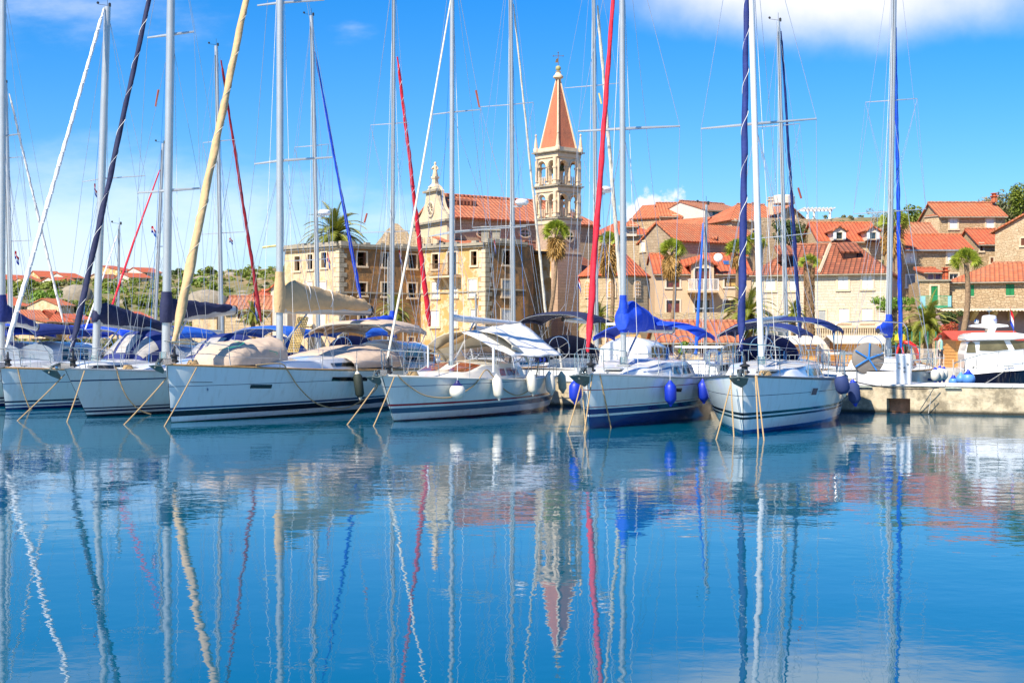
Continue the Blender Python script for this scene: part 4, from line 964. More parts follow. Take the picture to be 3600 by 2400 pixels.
def window(wl, r, kind, parent, surround=trim, label=None):
    a, b, c, d = r; ax = (wl.u, wl.n, Vector((0, 0, 1))); wv, hv = b-a, d-c
    bb = MB()
    def bx(m_, u0, u1, z0, z1, o0, o1): m_.box(wl.at((u0+u1)/2, (z0+z1)/2, (o0+o1)/2), (u1-u0, o1-o0, z1-z0), ax)
    f = .16 if surround else 0; res = None
    if surround:
        bx(bb, a-f, a, c-f*.7, d+f*.8, -.02, .06); bx(bb, b, b+f, c-f*.7, d+f*.8, -.02, .06); bx(bb, a, b, d, d+f*.8, -.02, .06); bx(bb, a-f*1.3, b+f*1.3, c-f*.7-.06, c-.002, -.02, .11)
        res = bb.build('window', surround, parent, False)
    else:
        bx(bb, a-.03, b+.03, c-.08, c-.002, -.02, .05); res = bb.build('window', trim, parent, False)
    if kind in KINDS:
        fm, pm = KINDS[kind]; fb_ = MB(); e = .07
        bx(fb_, a, a+e, c, d, -.2, -.12); bx(fb_, b-e, b, c, d, -.2, -.12); bx(fb_, a+e, b-e, d-e, d, -.2, -.12); bx(fb_, a+e, b-e, c, c+e, -.2, -.12)
        if wv > .7: bx(fb_, (a+b)/2-.035, (a+b)/2+.035, c+e, d-e, -.19, -.13)
        fb_.build('window_frame', fm, res, False); pn = MB(); pn.poly(wl.at(a, c, -.17), wl.at(b, c, -.17), wl.at(b, d, -.17), wl.at(a, d, -.17)); pn.build('pane', pm, res, False)
    elif kind == 'hole':
        j = MB(); j.box(wl.at(b-.08, (c+d)/2, -.2), (.1, .1, hv), ax); j.box(wl.at((a+b)/2, c+hv*.62, -.22), (wv, .05, .05), ax); j.build('broken_frame', wood_br, res, False)
    elif kind == 'open':      # dark opening with shutters folded out flat on the wall
        pn = MB(); pn.poly(wl.at(a, c, -.17), wl.at(b, c, -.17), wl.at(b, d, -.17), wl.at(a, d, -.17)); pn.build('pane', pane_d, res, False)
        for u0, u1 in ((a-.62*wv, a-.03), (b+.03, b+.62*wv)):
            q = MB(); bx(q, u0, u1, c, d, .07, .11); q.build('shutter', mat('pale_blue_shutter', (.60, .66, .70), .6), res, False)
    else:
        m_ = {'shut': shut_w, 'green': shut_g, 'louver': shut_gr, 'brown': wood_br}[kind]; md = (a+b)/2
        for u0, u1 in ((a+.01, md-.012), (md+.012, b-.01)):
            q = MB(); bx(q, u0, u1, c+.01, d-.01, -.05, -.0)
            if kind == 'louver' or kind == 'shut' and hv > 1.3:
                n_ = 14; 
                for i in range(n_): z = c+.1+(hv-.2)*i/n_; bx(q, u0+.06, u1-.06, z, z+(hv-.2)/n_*.55, 0.0, .018)
            q.build('shutter', m_, res, False)
    return res
def roofslab(mb, pts, th=.14):
    n = (Vector(pts[1])-Vector(pts[0])).cross(Vector(pts[2])-Vector(pts[0])).normalized()
    if n.z < 0: n = -n
    mb.prism([Vector(p)+n*.06 for p in pts], n*-th)
def house(label, x0, x1, Y0, Y1, eave, base, ridge, D, wallm, roofm, wins=(), kind='gable', over=.35, name='stone_house', hip=0.0, sides='', cat='house', group=None, swins=(), surround=trim, rside=None, gut=False, ridgecap=True, z0=.7, skip=''):
    A = P(x0, eave, Y0); B = P(x1, eave, Y1); zE = A.z; zb = CH-(base-1200)/F*Y0 if base is not None else z0
    fw = Wall(A, B, zb, zE); root = thing(name, label, cat, (fw.A+fw.B)/2+Vector((0, 0, zb)), 0, group)
    hs = [fw.rect(w[:4]) for w in wins if w[4] != 'none']; bk = fw.n*-D
    wm = MB(); fw.make(wm, hs)
    lw = Wall(fw.A, fw.A+bk, zb, zE); rw = Wall(fw.B, fw.B+bk, zb, zE)
    # side walls keep their own origin, so windows given by pixel land on them
    rh = [rw.rect(w[:4]) for w in swins]
    if sides == 'L': lw.make(wm, [lw.rect(w[:4]) for w in swins]); rw.make(wm)
    else:
        if 'l' not in skip: lw.make(wm)
        if 'r' not in skip: rw.make(wm, rh)
    bw_ = Wall(fw.A+bk, fw.B+bk, zb, zE); bw_.make(wm)
    if ridge is not None:
        Ym = (fw.A.y+fw.B.y)/2+(bk.y/2 if kind != 'front' else 0); zR = CH-(ridge-1200)/F*Ym
    else: zR = zE
    U = fw.u; Nn = fw.n
    def q(u, v, z): p = fw.A+U*u-Nn*v; p.z = z; return p
    L_ = fw.L; o = over; rm = MB(); sl = (zR-zE)/(D/2) if kind != 'front' else 0
    if kind == 'gable':
        wm.poly(q(0, 0, zE), q(0, D, zE), q(0, D/2, zR-.02)); wm.poly(q(L_, 0, zE), q(L_, D, zE), q(L_, D/2, zR-.02))
        roofslab(rm, [q(-o*.6, -o, zE-o*sl), q(L_+o*.6, -o, zE-o*sl), q(L_+o*.6, D/2, zR), q(-o*.6, D/2, zR)])
        roofslab(rm, [q(-o*.6, D+o, zE-o*sl), q(L_+o*.6, D+o, zE-o*sl), q(L_+o*.6, D/2, zR), q(-o*.6, D/2, zR)])
    elif kind == 'hip':
        h = hip; hl, hr = (h if 'l' in (rside or 'lr') else 0), (h if 'r' in (rside or 'lr') else 0)
        roofslab(rm, [q(-o, -o, zE-o*sl), q(L_+o, -o, zE-o*sl), q(L_-hr+(o*.6 if hr == 0 else 0), D/2, zR), q(hl-(o*.6 if hl == 0 else 0), D/2, zR)])
        roofslab(rm, [q(-o, D+o, zE-o*sl), q(L_+o, D+o, zE-o*sl), q(L_-hr, D/2, zR), q(hl, D/2, zR)])
        if hl: roofslab(rm, [q(-o, -o, zE-o*sl), q(-o, D+o, zE-o*sl), q(hl, D/2, zR)])
        else: wm.poly(q(0, 0, zE), q(0, D, zE), q(0, D/2, zR-.02))
        if hr: roofslab(rm, [q(L_+o, -o, zE-o*sl), q(L_+o, D+o, zE-o*sl), q(L_-hr, D/2, zR)])
        else: wm.poly(q(L_, 0, zE), q(L_, D, zE), q(L_, D/2, zR-.02))
    elif kind == 'front':    # gable end to the front
        wm.poly(q(0, 0, zE), q(L_, 0, zE), q(L_/2, 0, zR-.02)); wm.poly(q(0, D, zE), q(L_, D, zE), q(L_/2, D, zR-.02)); s2 = (zR-zE)/(L_/2)
        roofslab(rm, [q(-o, -o*.6, zE-o*s2), q(-o, D, zE-o*s2), q(L_/2, D, zR), q(L_/2, -o*.6, zR)])
        roofslab(rm, [q(L_+o, -o*.6, zE-o*s2), q(L_+o, D, zE-o*s2), q(L_/2, D, zR), q(L_/2, -o*.6, zR)])
    elif kind == 'shed':     # one slope rising to the back
        zR = CH-(ridge-1200)/F*((fw.A.y+fw.B.y)/2+bk.y); sl = (zR-zE)/D
        wm.poly(q(0, 0, zE), q(0, D, zE), q(0, D, zR-.02)); wm.poly(q(L_, 0, zE), q(L_, D, zE), q(L_, D, zR-.02))
        roofslab(rm, [q(-o*.6, -o, zE-o*sl), q(L_+o*.6, -o, zE-o*sl), q(L_+o*.6, D, zR), q(-o*.6, D, zR)])
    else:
        rm.box((q(L_/2, D/2, zE-.3)), (L_-.1, D-.1, .2), (U, Nn, Vector((0, 0, 1))))  # over the roofless ruins this slab is added to darken their inside
    wb = wm.build('wall', wallm, root, False)
    ro = rm.build('roof', roofm, root, False)
    if ridgecap and kind in ('gable', 'hip', 'shed'):
        hl, hr = (hip if kind == 'hip' and 'l' in (rside or 'lr') else -o*.6), (hip if kind == 'hip' and 'r' in (rside or 'lr') else -o*.6)
        rc = MB(); yq = D/2 if kind != 'shed' else D; n = max(4, int((L_-hl-hr)/.45)); rc.tube([q(hl+(L_-hl-hr)*i/n, yq, zR+.08+(.03 if i % 2 else 0)) for i in range(n+1)], .13, 6); rc.build('ridge_tiles', tl_tan if roofm is not tl_red else tl_or, ro, True)
    if kind in ('gable', 'hip', 'shed'):
        g = MB(); g.tube([q(-o*.5, -o-.03, zE-o*sl-.06), q(L_+o*.5, -o-.03, zE-o*sl-.06)], .06 if not gut else .09, 6); g.build('gutter', zinc if gut else trimd, ro)
    for w, h_ in zip([w for w in wins if w[4] != 'none'], hs): window(fw, h_, w[4], root, surround if len(w) < 6 else w[5])
    ws = lw if sides == 'L' else rw
    for w in swins: window(ws, ws.rect(w[:4]), w[4], root, surround)
    return root, fw, q, zE, zR, ro
def chimney(px0, px1, py0, py1, Y, parent, m=st_cream, cap=tl_or, d=.7):
    a, b = P(px0, py0, Y), P(px1, py1, Y); mb = MB(); mb.box(((a.x+b.x)/2, Y, (a.z+b.z)/2), (b.x-a.x, d, a.z-b.z)); o = mb.build('chimney', m, parent, False)
    c = MB(); c.box(((a.x+b.x)/2, Y, a.z+.06), (b.x-a.x+.2, d+.2, .12)); c.box(((a.x+b.x)/2, Y, a.z+.22), (b.x-a.x-.1, d-.1, .2)); c.box(((a.x+b.x)/2, Y, a.z+.36), (b.x-a.x+.1, d+.1, .08)); c.build('chimney_cap', cap, o, False)
def quoins(wl, u, z0, z1, parent, m=trim):
    mb = MB(); z = z0; i = 0; ax = (wl.u, wl.n, Vector((0, 0, 1)))
    while z < z1-.2:
        w_ = .75 if i % 2 else .45; mb.box(wl.at(u+(w_/2 if u < .5 else -w_/2), z+.21, .0), (w_, .09+.004*(i % 2), .38), ax); z += .42; i += 1
    tag(mb.build('quoins', m, parent, False), None, None)

# ================================================================ the ruined buildings and the church
r1, w1, q1, zE1, _, _ = house('pale flaking left wing of the roofless waterfront ruin, below the date palm', 1001, 1193, 129.6, 124.5, 876, None, None, 9, stc_pale, dark_in,  # the flat slab on each ruin wing is an added lid for dark interiors
    [(1037, 902, 1055, 951, 'hole'), (1083, 895, 1100, 946, 'hole'), (1131, 888, 1149, 940, 'hole'), (1036, 995, 1055, 1045, 'shut'), (1078, 991, 1098, 1042, 'shut'), (1118, 992, 1146, 1046, 'shut'), (1080, 1095, 1100, 1140, 'shut'), (1120, 1095, 1144, 1145, 'shut')], 'flat', name='ruined_building', cat='building', skip='r')
r2, w2, q2, zE2, _, _ = house('brown stained roofless ruin with six framed window holes facing the harbour', 1193.5, 1478, 124.5, 129.8, 862, None, None, 9, stc_br, dark_in,
    [(1256, 886, 1287, 935, 'hole'), (1345, 890, 1371, 939, 'hole'), (1435, 895, 1463, 944, 'hole'), (1262, 994, 1287, 1038, 'hole'), (1343, 994, 1371, 1041, 'hole'), (1435, 996, 1463, 1046, 'hole'), (1262, 1100, 1287, 1145, 'hole'), (1343, 1100, 1371, 1146, 'brown'), (1435, 1186, 1455, 1200, 'brown')], 'flat', name='ruined_building', cat='building', skip='lr')
r3, w3, q3, zE3, _, _ = house('sunlit ochre ruin with an iron balcony and white shutters', 1479, 1706, 129.8, 124.5, 873, None, None, 9, stc_mix, dark_in,
    [(1521, 894, 1542, 945, 'hole'), (1575, 888, 1606, 966, 'glass'), (1657, 884, 1677, 932, 'hole'), (1519, 991, 1544, 1046, 'shut'), (1594, 990, 1608, 1043, 'shut'), (1649, 982, 1677, 1042, 'shut'), (1516, 1093, 1544, 1148, 'shut'), (1594, 1093, 1608, 1148, 'shut'), (1656, 1088, 1677, 1145, 'shut')], 'flat', name='ruined_building', cat='building', skip='lr')
r4, w4, q4, zE4, _, _ = house('dark stained end wing of the ruin in front of the bell tower', 1706.5, 1846, 124.5, 127.5, 851, None, None, 10, stc_br, dark_in,
    [(1768, 880, 1797, 931, 'hole'), (1766, 984, 1796, 1042, 'louver'), (1764, 1088, 1797, 1150, 'shut')], 'flat', name='ruined_building', cat='building', skip='l')
# the rounded corner of the end wing
A_, u_ = w4.B.copy(), w4.u; mb = MB(); pts = []
C_ = A_-w4.n*2.2
for i in range(11):
    q = math.pi/2*.9*i/10; pts.append(C_+w4.n*(2.2*math.cos(q))+u_*(2.2*math.sin(q)))
mb.loft([[Vector((p.x, p.y, z)) for z in (.7, 6, zE4)] for p in pts]); mb.build('rounded_corner', stc_br, r4, True)
for rt, wl, zE in ((r1, w1, zE1), (r2, w2, zE2), (r3, w3, zE3), (r4, w4, zE4)):
    ax = (wl.u, wl.n, Vector((0, 0, 1))); mb = MB(); mb.box(wl.at(wl.L/2, zE+.06, .02), (wl.L+.1, .7, .24), ax); mb.box(wl.at(wl.L/2, zE-.16, .10), (wl.L, .3, .14), ax)
    for i in range(int(wl.L/.8)):
        if rnd.random() < .7: mb.box(wl.at(.4+i*.8, zE+.26, -.05+rnd.random()*.1), (.45+rnd.random()*.35, .4, .12+rnd.random()*.16), ax)
    mb.build('cornice', trimd, rt, False)
    mb = MB(); mb.box(wl.at(wl.L/2, zE-4.1, .04), (wl.L-.02, .1, .14), ax); mb.build('string_course', trimd, rt, False)
quoins(w1, w1.L, .8, zE1-.3, r1); quoins(w2, .0, .8, zE2-.3, r2, trimd); quoins(w3, w3.L, .8, zE3-.3, r3); quoins(w4, 0, .8, zE4-.3, r4, trimd)
for px0, px1 in ((1692, 1720), (1731, 1757)): chimney(px0, px1, 812, 850, 128, r3, trimd, trimd)
mb = MB(); mb.tube([w2.at(w2.L*.58, .8, .12), w2.at(w2.L*.58, zE2-.4, .12)], .09, 8); mb.build('drainpipe', zinc, r2)
mb = MB(); mb.tube([w3.at(w3.L-1.0, .8, .14), w3.at(w3.L-1.0, zE3-4.3, .14)], .09, 8); mb.build('drainpipe', zinc, r3)
# balcony with a belly of curved bars
u0, zt = w3.hit(1537, 930); u1, zf = w3.hit(1621, 968); mb = MB(); mb.box(w3.at((u0+u1)/2, zf-.1, .5), (u1-u0+.1, 1.0, .16), (w3.u, w3.n, Vector((0, 0, 1))))
bal = mb.build('balcony', trim, r3, False)
mb = MB(); n = 22
for i in range(n+1):
    u = u0+(u1-u0)*i/n; mb.tube([w3.at(u, zf, .95), w3.at(u, zf+.25, 1.22), w3.at(u, zf+.5, 1.12), w3.at(u, zf+.8, .97), w3.at(u, zt, .95)], .022, 4)
for z in (zf+.03, zt): mb.tube([w3.at(u0, z, .1), w3.at(u0, z, .95), w3.at(u1, z, .95), w3.at(u1, z, .1)], .03, 4)
mb.build('railing', iron, bal)
for f in (.15, .5, .85):
    mb = MB(); u = u0+(u1-u0)*f; mb.prism([w3.at(u-.15, zf-.18, 0), w3.at(u-.15, zf-.18, .9), w3.at(u-.15, zf-.5, .55), w3.at(u-.15, zf-1.2, 0)], w3.u*.3); mb.build('bracket', trim, bal, False)
# the free standing gable behind the ruin
gb = thing('ruined_gable', 'triangular gable of bare rubble stone rising behind the brown ruin', 'wall', P(1393, 1200, 141)); mb = MB()
pr = [(1310, 900), (1318, 862), (1330, 846), (1340, 834), (1350, 820), (1362, 806), (1376, 796), (1386, 785), (1398, 786), (1408, 794), (1418, 806), (1430, 812), (1440, 826), (1452, 838), (1462, 856), (1472, 864), (1476, 900)]
mb.prism([P(a, b_, 141) for a, b_ in pr], (0, .6, 0)); mb.build('wall', st_rub2, gb, False)
mb = MB(); mb.prism([P(1369, 820, 140.97), P(1374, 820, 140.97), P(1374, 860, 140.97), P(1369, 860, 140.97)], (0, .02, 0)); mb.build('slit_opening', dark_in, gb, False)

# church: baroque front, long nave
ch = thing('church', 'old stone church with a curved baroque front and a long red tiled roof', 'church', P(1700, 1200, 150))
fa, fb2 = P(1463, 780, 148.2), P(1571, 780, 141.7); fr = Wall(fa, fb2, .7, CH-(782-1200)/F*146)
mb = MB(); L_ = fr.L
def fpt(fx, py): u = L_*fx; p = fr.at(u, 0); p.z = CH-(py-1200)/F*146; return p
prof = [(0, 1250), (0, 792), (.02, 783), (.05, 770), (.14, 757), (.24, 735), (.30, 712), (.33, 690), (.335, 676), (.40, 664), (.5, 659), (.60, 664), (.665, 676), (.67, 690), (.70, 712), (.76, 735), (.86, 755), (.95, 768), (.98, 783), (1, 792), (1, 1250)]
mb.prism([fpt(a, b_) for a, b_ in prof], fr.n*-.9); ff = mb.build('baroque_front', stc_church, ch, False)
ax = (fr.u, fr.n, Vector((0, 0, 1))); mb = MB()
for py, s_, e_, o_ in ((786, -.04, 1.04, .5), (792, -.02, 1.02, .3), (676, .28, .72, .35)):
    c = fpt((s_+e_)/2, py)+fr.n*(o_*.2); mb.box(c, ((e_-s_)*L_, o_, .22), ax)
for sx in (0, 1):   # coping of the curved shoulders
    pp = [(a if sx == 0 else 1-a, b_) for a, b_ in prof[2:11]]; mb.tube([fpt(a, b_-1)+fr.n*-.3 for a, b_ in pp], .16, 6)
mb.build('cornice', trimd, ch, False)
c = fpt(.5, 739)+fr.n*.03; mb = MB(); mb.lathe(c, [(.01, .02), (.62, .02), (.66, .12), (.80, .12), (.84, 0)], 24, fr.n); o = mb.build('rose_window', trim, ch)
mb = MB(); mb.lathe(c+fr.n*.025, [(.01, 0), (.6, 0), (.6, .01)], 20, fr.n); mb.build('pane', dark_in, o, False)
for i in range(8): mb = MB(); q = math.pi*i/4; mb.tube([c+fr.n*.06, c+fr.n*.06+(fr.u*math.cos(q)+Vector((0, 0, 1))*math.sin(q))*.62], .05, 4); mb.build('tracery', trim, o) if i < 8 else None
def arch(wl, uc, z0, z1, wd, parent, fillm=wood_o, surround=trim, off=.03):
    pts = [(-wd/2, z0), (wd/2, z0)]+[(wd/2*math.cos(q), z1-wd/2+wd/2*math.sin(q)) for q in [math.pi*i/10 for i in range(11)]]
    mb = MB(); mb.prism([wl.at(uc+a*1.35, z0-.12 if b_ == z0 else b_+(.16 if b_ > z1-wd/2 else 0), off) for a, b_ in pts], wl.n*.08); o_ = mb.build('window', surround, parent, False)
    mb = MB(); mb.prism([wl.at(uc+a, b_, off+.085) for a, b_ in pts], wl.n*.012); mb.build('pane', fillm, o_, False)
    mb = MB()
    for a in (-wd*.17, wd*.17): mb.tube([wl.at(uc+a, z0, off+.11), wl.at(uc+a, z1-.1, off+.11)], .02, 4)
    for k in range(4): mb.tube([wl.at(uc-wd/2, z0+(z1-z0)*(k+.5)/4.5, off+.11), wl.at(uc+wd/2, z0+(z1-z0)*(k+.5)/4.5, off+.11)], .02, 4)
    mb.build('glazing_bars', wood_w, o_, False)
for px in (1486, 1514, 1546):
    u, z = fr.hit(px, 868); u2, z2 = fr.hit(px, 834); arch(fr, u, z, z2, .75, ch, mat('amber_glass', (.30, .16, .04), .2))
# statue on its pedestal
sp_ = fpt(.5, 662)+fr.n*-.45; stt = thing('stone_statue', 'small weathered stone statue standing on a pedestal on top of the church front', 'statue', sp_); mb = MB()
mb.lathe(sp_, [(.75, 0), (.6, .15), (.35, .35), (.30, .8), (.42, .95), (.42, 1.1)], 4); mb.build('pedestal', trim, stt, False)
mb = MB(); c = sp_+Vector((0, 0, 1.05)); mb.lathe(c, [(.26, 0), (.30, .1), (.22, .5), (.20, .7), (.25, .95), (.22, 1.12), (.09, 1.2), (.08, 1.27), (.13, 1.36), (.13, 1.45), (.06, 1.55)], 12)
mb.tube([c+Vector((-.2, 0, 1.05)), c+Vector((-.32, -.1, .8)), c+Vector((-.16, -.24, .95))], [.08, .07, .05], 6); mb.tube([c+Vector((.2, 0, 1.05)), c+Vector((.3, -.12, .8)), c+Vector((.1, -.25, .7))], [.08, .07, .05], 6)
mb.build('figure', trim, stt)
# nave
na_ = P(1583, 760, 143); nb2 = P(2090, 788, 153.5); nw = Wall(na_, nb2, .7, P(1595, 757, 143.5).z); zN = nw.z1
ov = [nw.rect((1678, 807, 1712, 834)), nw.rect((1828, 806, 1862, 834))]
mb = MB(); nw.make(mb, [], .3); wl_ = Wall(nw.B, nw.B-nw.n*7.6, .7, zN); wl_.make(mb); wl2 = Wall(nw.A, nw.A-nw.n*7.6, .7, zN); wl2.make(mb); mb.build('nave_wall', st_church, ch, False)
def qn(u, v, z): p = nw.A+nw.u*u-nw.n*v; p.z = z; return p
zRn = CH-(690-1200)/F*147.5; rm = MB(); LN = nw.L
roofslab(rm, [qn(.3, -.5, zN-.25), qn(LN+.5, -.5, zN-.25), qn(LN-2.6, 3.8, zRn), qn(.3, 3.8, zRn)], .2); roofslab(rm, [qn(.3, 8.1, zN-.25), qn(LN+.5, 8.1, zN-.25), qn(LN-2.6, 3.8, zRn), qn(.3, 3.8, zRn)], .2); roofslab(rm, [qn(LN+.5, -.5, zN-.25), qn(LN+.5, 8.1, zN-.25), qn(LN-2.6, 3.8, zRn)], .2)
nr = rm.build('nave_roof', tl_ch, ch, False)
mb = MB(); mb.tube([qn(.3+(LN-1.4)*i/50, 3.8, zRn+.1+.03*(i % 2)) for i in range(51)], .18, 6); mb.build('ridge_tiles', tl_ch, nr)
mb = MB(); mb.box(nw.at(LN/2, zN-.22, .12), (LN, .26, .22), (nw.u, nw.n, Vector((0, 0, 1)))); mb.build('eaves_cornice', trimd, ch, False)
for o_ in ov:
    uc, zc = (o_[0]+o_[1])/2, (o_[2]+o_[3])/2; mb = MB(); n = 24; a_, b_ = (o_[1]-o_[0])/2, (o_[3]-o_[2])/2
    mb.loft([[nw.at(uc+a_*k*math.cos(q), zc+b_*k*math.sin(q), d) for k, d in ((1.35, .0), (1.3, .12), (1.0, .12), (.96, .03))] for q in [2*math.pi*i/n for i in range(n+1)]]); o = mb.build('oval_window', trim, ch)
    mb = MB(); mb.poly(*[nw.at(uc+a_*math.cos(q), zc+b_*math.sin(q), .03) for q in [2*math.pi*i/n for i in range(n)]]); mb.build('pane', mat('amber_dark_glass', (.14, .09, .04), .2), o, False)
    mb = MB(); mb.tube([nw.at(uc, zc-b_, .06), nw.at(uc, zc+b_, .06)], .04, 4); mb.tube([nw.at(uc-a_, zc, .06), nw.at(uc+a_, zc, .06)], .04, 4); mb.build('glazing_bars', wood_w, o, False)
# small raised vent in the nave roof
vu, _ = nw.hit(1700, 760); k = .50; c = qn(vu-1.0, 3.8*k, zN+(zRn-zN)*k); mb = MB()
mb.add([c+nw.u*-1.4+Vector((0, 0, .95))-nw.n*1.5, c+nw.u*1.4+Vector((0, 0, .6)), c+nw.u*-1.1+Vector((0, 0, .55)), c+nw.u*1.2-nw.n*1.4+Vector((0, 0, .95)), c+nw.u*-1.4+Vector((0, 0, .1)), c+nw.u*1.4+Vector((0, 0, .1))], [(0, 2, 1, 3), (2, 4, 5, 1)])
mb.build('roof_vent', tl_br, nr, False)
# lower aisle roof
la = Wall(P(1600, 870, 140), P(1860, 870, 146.5), .7, P(1600, 862, 140).z); mb = MB(); la.make(mb); mb.build('aisle_wall', st_church, ch, False)
mb = MB(); roofslab(mb, [la.at(-.2, la.z1, .3), la.at(la.L, la.z1, .3), la.at(la.L, la.z1+1.0, -3.4), la.at(-.2, la.z1+1.0, -3.4)]); mb.build('aisle_roof', tl_ch, ch, False)
# bell tower: square, one corner towards the camera
TY = 140.0; tc_ = P(1961, 1200, TY); sl_ = P(1884, 0, TY).x; sr_ = P(2041, 0, TY).x; hw = (sr_-sl_)/2; tc_.x = (sl_+sr_)/2
tw = thing('bell_tower', 'tall square bell tower with two arcaded belfries and a pink pyramid spire', 'tower', (tc_.x, TY, .7))
def zt_(py): return CH-(py-1200)/F*(TY-1.2)
def sq(hw_, z, rot=0): return [Vector((tc_.x+hw_*math.cos(q), TY+hw_*math.sin(q), z)) for q in [math.pi/2*i-math.pi/2+rot for i in range(4)]]
def frustum(mb, a, za, b_, zb_): s1, s2 = sq(a, za, TR), sq(b_, zb_, TR); mb.loft([s1, s2], closed=True, cap=True)
TR = R(-3)
mb = MB(); frustum(mb, hw*1.05, .7, hw*1.05, zt_(890)); frustum(mb, hw, zt_(890), hw*.985, zt_(770)); mb.build('shaft', st_pink, tw, False)
mb = MB(); frustum(mb, hw*1.07, zt_(893), hw*1.07, zt_(887)); mb.build('string_course', trim, tw, False)
def cornice(py, e): 
    mb = MB(); frustum(mb, hw*1.04, zt_(py+9), hw*1.10, zt_(py+4)); frustum(mb, hw*e, zt_(py+4), hw*e, zt_(py)); mb.build('cornice', trimd, tw, False)
    mb = MB(); frustum(mb, hw*1.02, zt_(py+22), hw*1.03, zt_(py+9)); mb.build('entablature', trim, tw, False)
cornice(766, 1.10); cornice(652, 1.16); cornice(532, 1.20)
def belfry(pyb, pyt):
    zb_, zt2 = zt_(pyb), zt_(pyt); hgt = zt2-zb_; q4 = sq(hw*.95, 0, TR)
    zs_ = zb_+hgt*.66
    for i in range(4):
        a, b_ = q4[i], q4[(i+1) % 4]; d = (b_-a); Ls = d.length; d.normalize(); n_ = Vector((d.y, -d.x, 0)); n_ = n_ if n_.dot(a+b_-2*Vector((tc_.x, TY, 0))) > 0 else -n_
        ax_ = (d, n_, Vector((0, 0, 1)))
        # piers at the corners and the middle with attached half columns, arches between
        for f, wd_ in ((.0, .46), (.5, .30)):
            c = a+d*(Ls*f); m_ = MB(); hh = hgt if f == 0 else zs_-zb_
            m_.box(c-n_*.25+Vector((0, 0, zb_+hh/2)), (wd_, .36, hh), ax_)
            for dz, e in ((.12, .22), (.45, .14)): m_.box(c-n_*.25+Vector((0, 0, zb_+dz)), (wd_+e*.6, .4+e*.6, .24 if dz < .2 else .1), ax_)
            m_.box(c-n_*.25+Vector((0, 0, zb_+hgt*.63)), (wd_+.1, .5, .12), ax_); m_.box(c-n_*.25+Vector((0, 0, zb_+hgt*.60)), (wd_+.05, .44, .08), ax_)
            m_.tube([c+n_*.10+Vector((0, 0, zb_+.4)), c+n_*.10+Vector((0, 0, zb_+hgt*(.92 if f == 0 else .62)))], .10, 8)
            m_.build('corner_pier' if f == 0 else 'arcade_pier', trim, tw, False)
        for f in (.25, .75):
            c = a+d*(Ls*f); half = Ls*.25; r_ = half-.21; m_ = MB(); pts = [(-half, hgt)]+[(-half, zs_-zb_)]+[(-r_*math.cos(q), zs_-zb_+min(r_, hgt*.24)*math.sin(q)) for q in [math.pi*k/12 for k in range(13)]]+[(half, zs_-zb_), (half, hgt)]
            m_.prism([c+d*x+Vector((0, 0, zb_+z)) for x, z in pts], n_*-.34)
            m_.tube([c+d*(-(r_+.12)*math.cos(q))+n_*.03+Vector((0, 0, zs_+min(r_+.12, hgt*.24+.1)*math.sin(q))) for q in [math.pi*k/12 for k in range(13)]], .09, 5)
            m_.build('arch', trim, tw, False)
    m_ = MB()
    for f in (.25, .75):
        for i in (0, 1, 2, 3):
            a, b_ = q4[i], q4[(i+1) % 4]; p = a.lerp(b_, f)
            for k in range(4): x = p+(b_-a).normalized()*(-.35+.23*k); m_.tube([x+Vector((0, 0, zb_+.1)), x+Vector((0, 0, zb_+.85))], .05, 5)
    m_.box(Vector((tc_.x, TY, zb_+.02)), (hw*1.2, hw*1.2, .04)); m_.build('balustrade', trim, tw, False)
belfry(764, 674); belfry(650, 554)
bell_m = mat('bronze_patina', (.10, .16, .11), .6, .5, var=.3)
for px, py, s_ in ((1938, 610, .5), (1975, 600, .62), (1948, 690, .5), (1985, 700, .75)):
    c = P(px, py, TY+(px-1961)*.004); c = c+Vector((0, 0, 0)); bl_ = thing('church_bell', {1938: 'greenish bronze bell in the upper belfry, left', 1975: 'larger bell with its wheel in the upper belfry, right', 1948: 'small dark bell in the lower belfry, left', 1985: 'big dark bell in the lower belfry, right'}[px], 'bell', c)
    mb = MB(); mb.lathe(c, [(.02, s_*.9), (s_*.32, s_*.85), (s_*.42, s_*.5), (s_*.5, .12), (s_*.64, 0), (s_*.6, -.02), (.1, .02)], 16); mb.build('bell_body', bell_m if px != 1985 else dark_in, bl_)
    mb = MB(); mb.tube([c+Vector((-1.4, 0, s_*1.02)), c+Vector((1.4, 0, s_*1.02))], .07, 6); mb.tube([c+Vector((.5+s_*.75*math.cos(q), 0, s_+s_*.75*math.sin(q))) for q in [2*math.pi*i/16 for i in range(17)]], .025, 4); mb.build('headstock', iron, bl_)
sp1 = MB(); frustum(sp1, hw*.97, zt_(532), hw*.97, zt_(518)); sp1.build('parapet', trim, tw, False)
sb, stp = zt_(518), zt_(268); mb = MB(); frustum(mb, hw*.80, sb, hw*.07, stp)
spm = stucco('pink_spire_render', (.55, .19, .11), (.42, .17, .11), (.20, .09, .06), .5, .58, .6, .5); so = mb.build('spire', spm, tw, False)
for i in range(4):
    mb = MB(); mb.tube([sq(hw*.805, sb, TR)[i], sq(hw*.075, stp, TR)[i]], [.11, .08], 6); mb.build('spire_rib', trim, so)
mb = MB(); z = stp; c = Vector((tc_.x, TY, 0))
mb.lathe(c, [(.25, z-.1), (.5, z+.05), (.5, z+.2), (.34, z+.35), (.22, z+.55), (.3, z+.65), (.14, z+.7)], 12); o = mb.build('finial', trim, tw); mb = MB(); mb.lathe(c+Vector((0, 0, z+.98)), [(.27*math.sin(math.pi*i/10), -.27*math.cos(math.pi*i/10)) for i in range(11)], 14); mb.build('ball', mat('mossy_stone', (.40, .36, .16), .9), o)
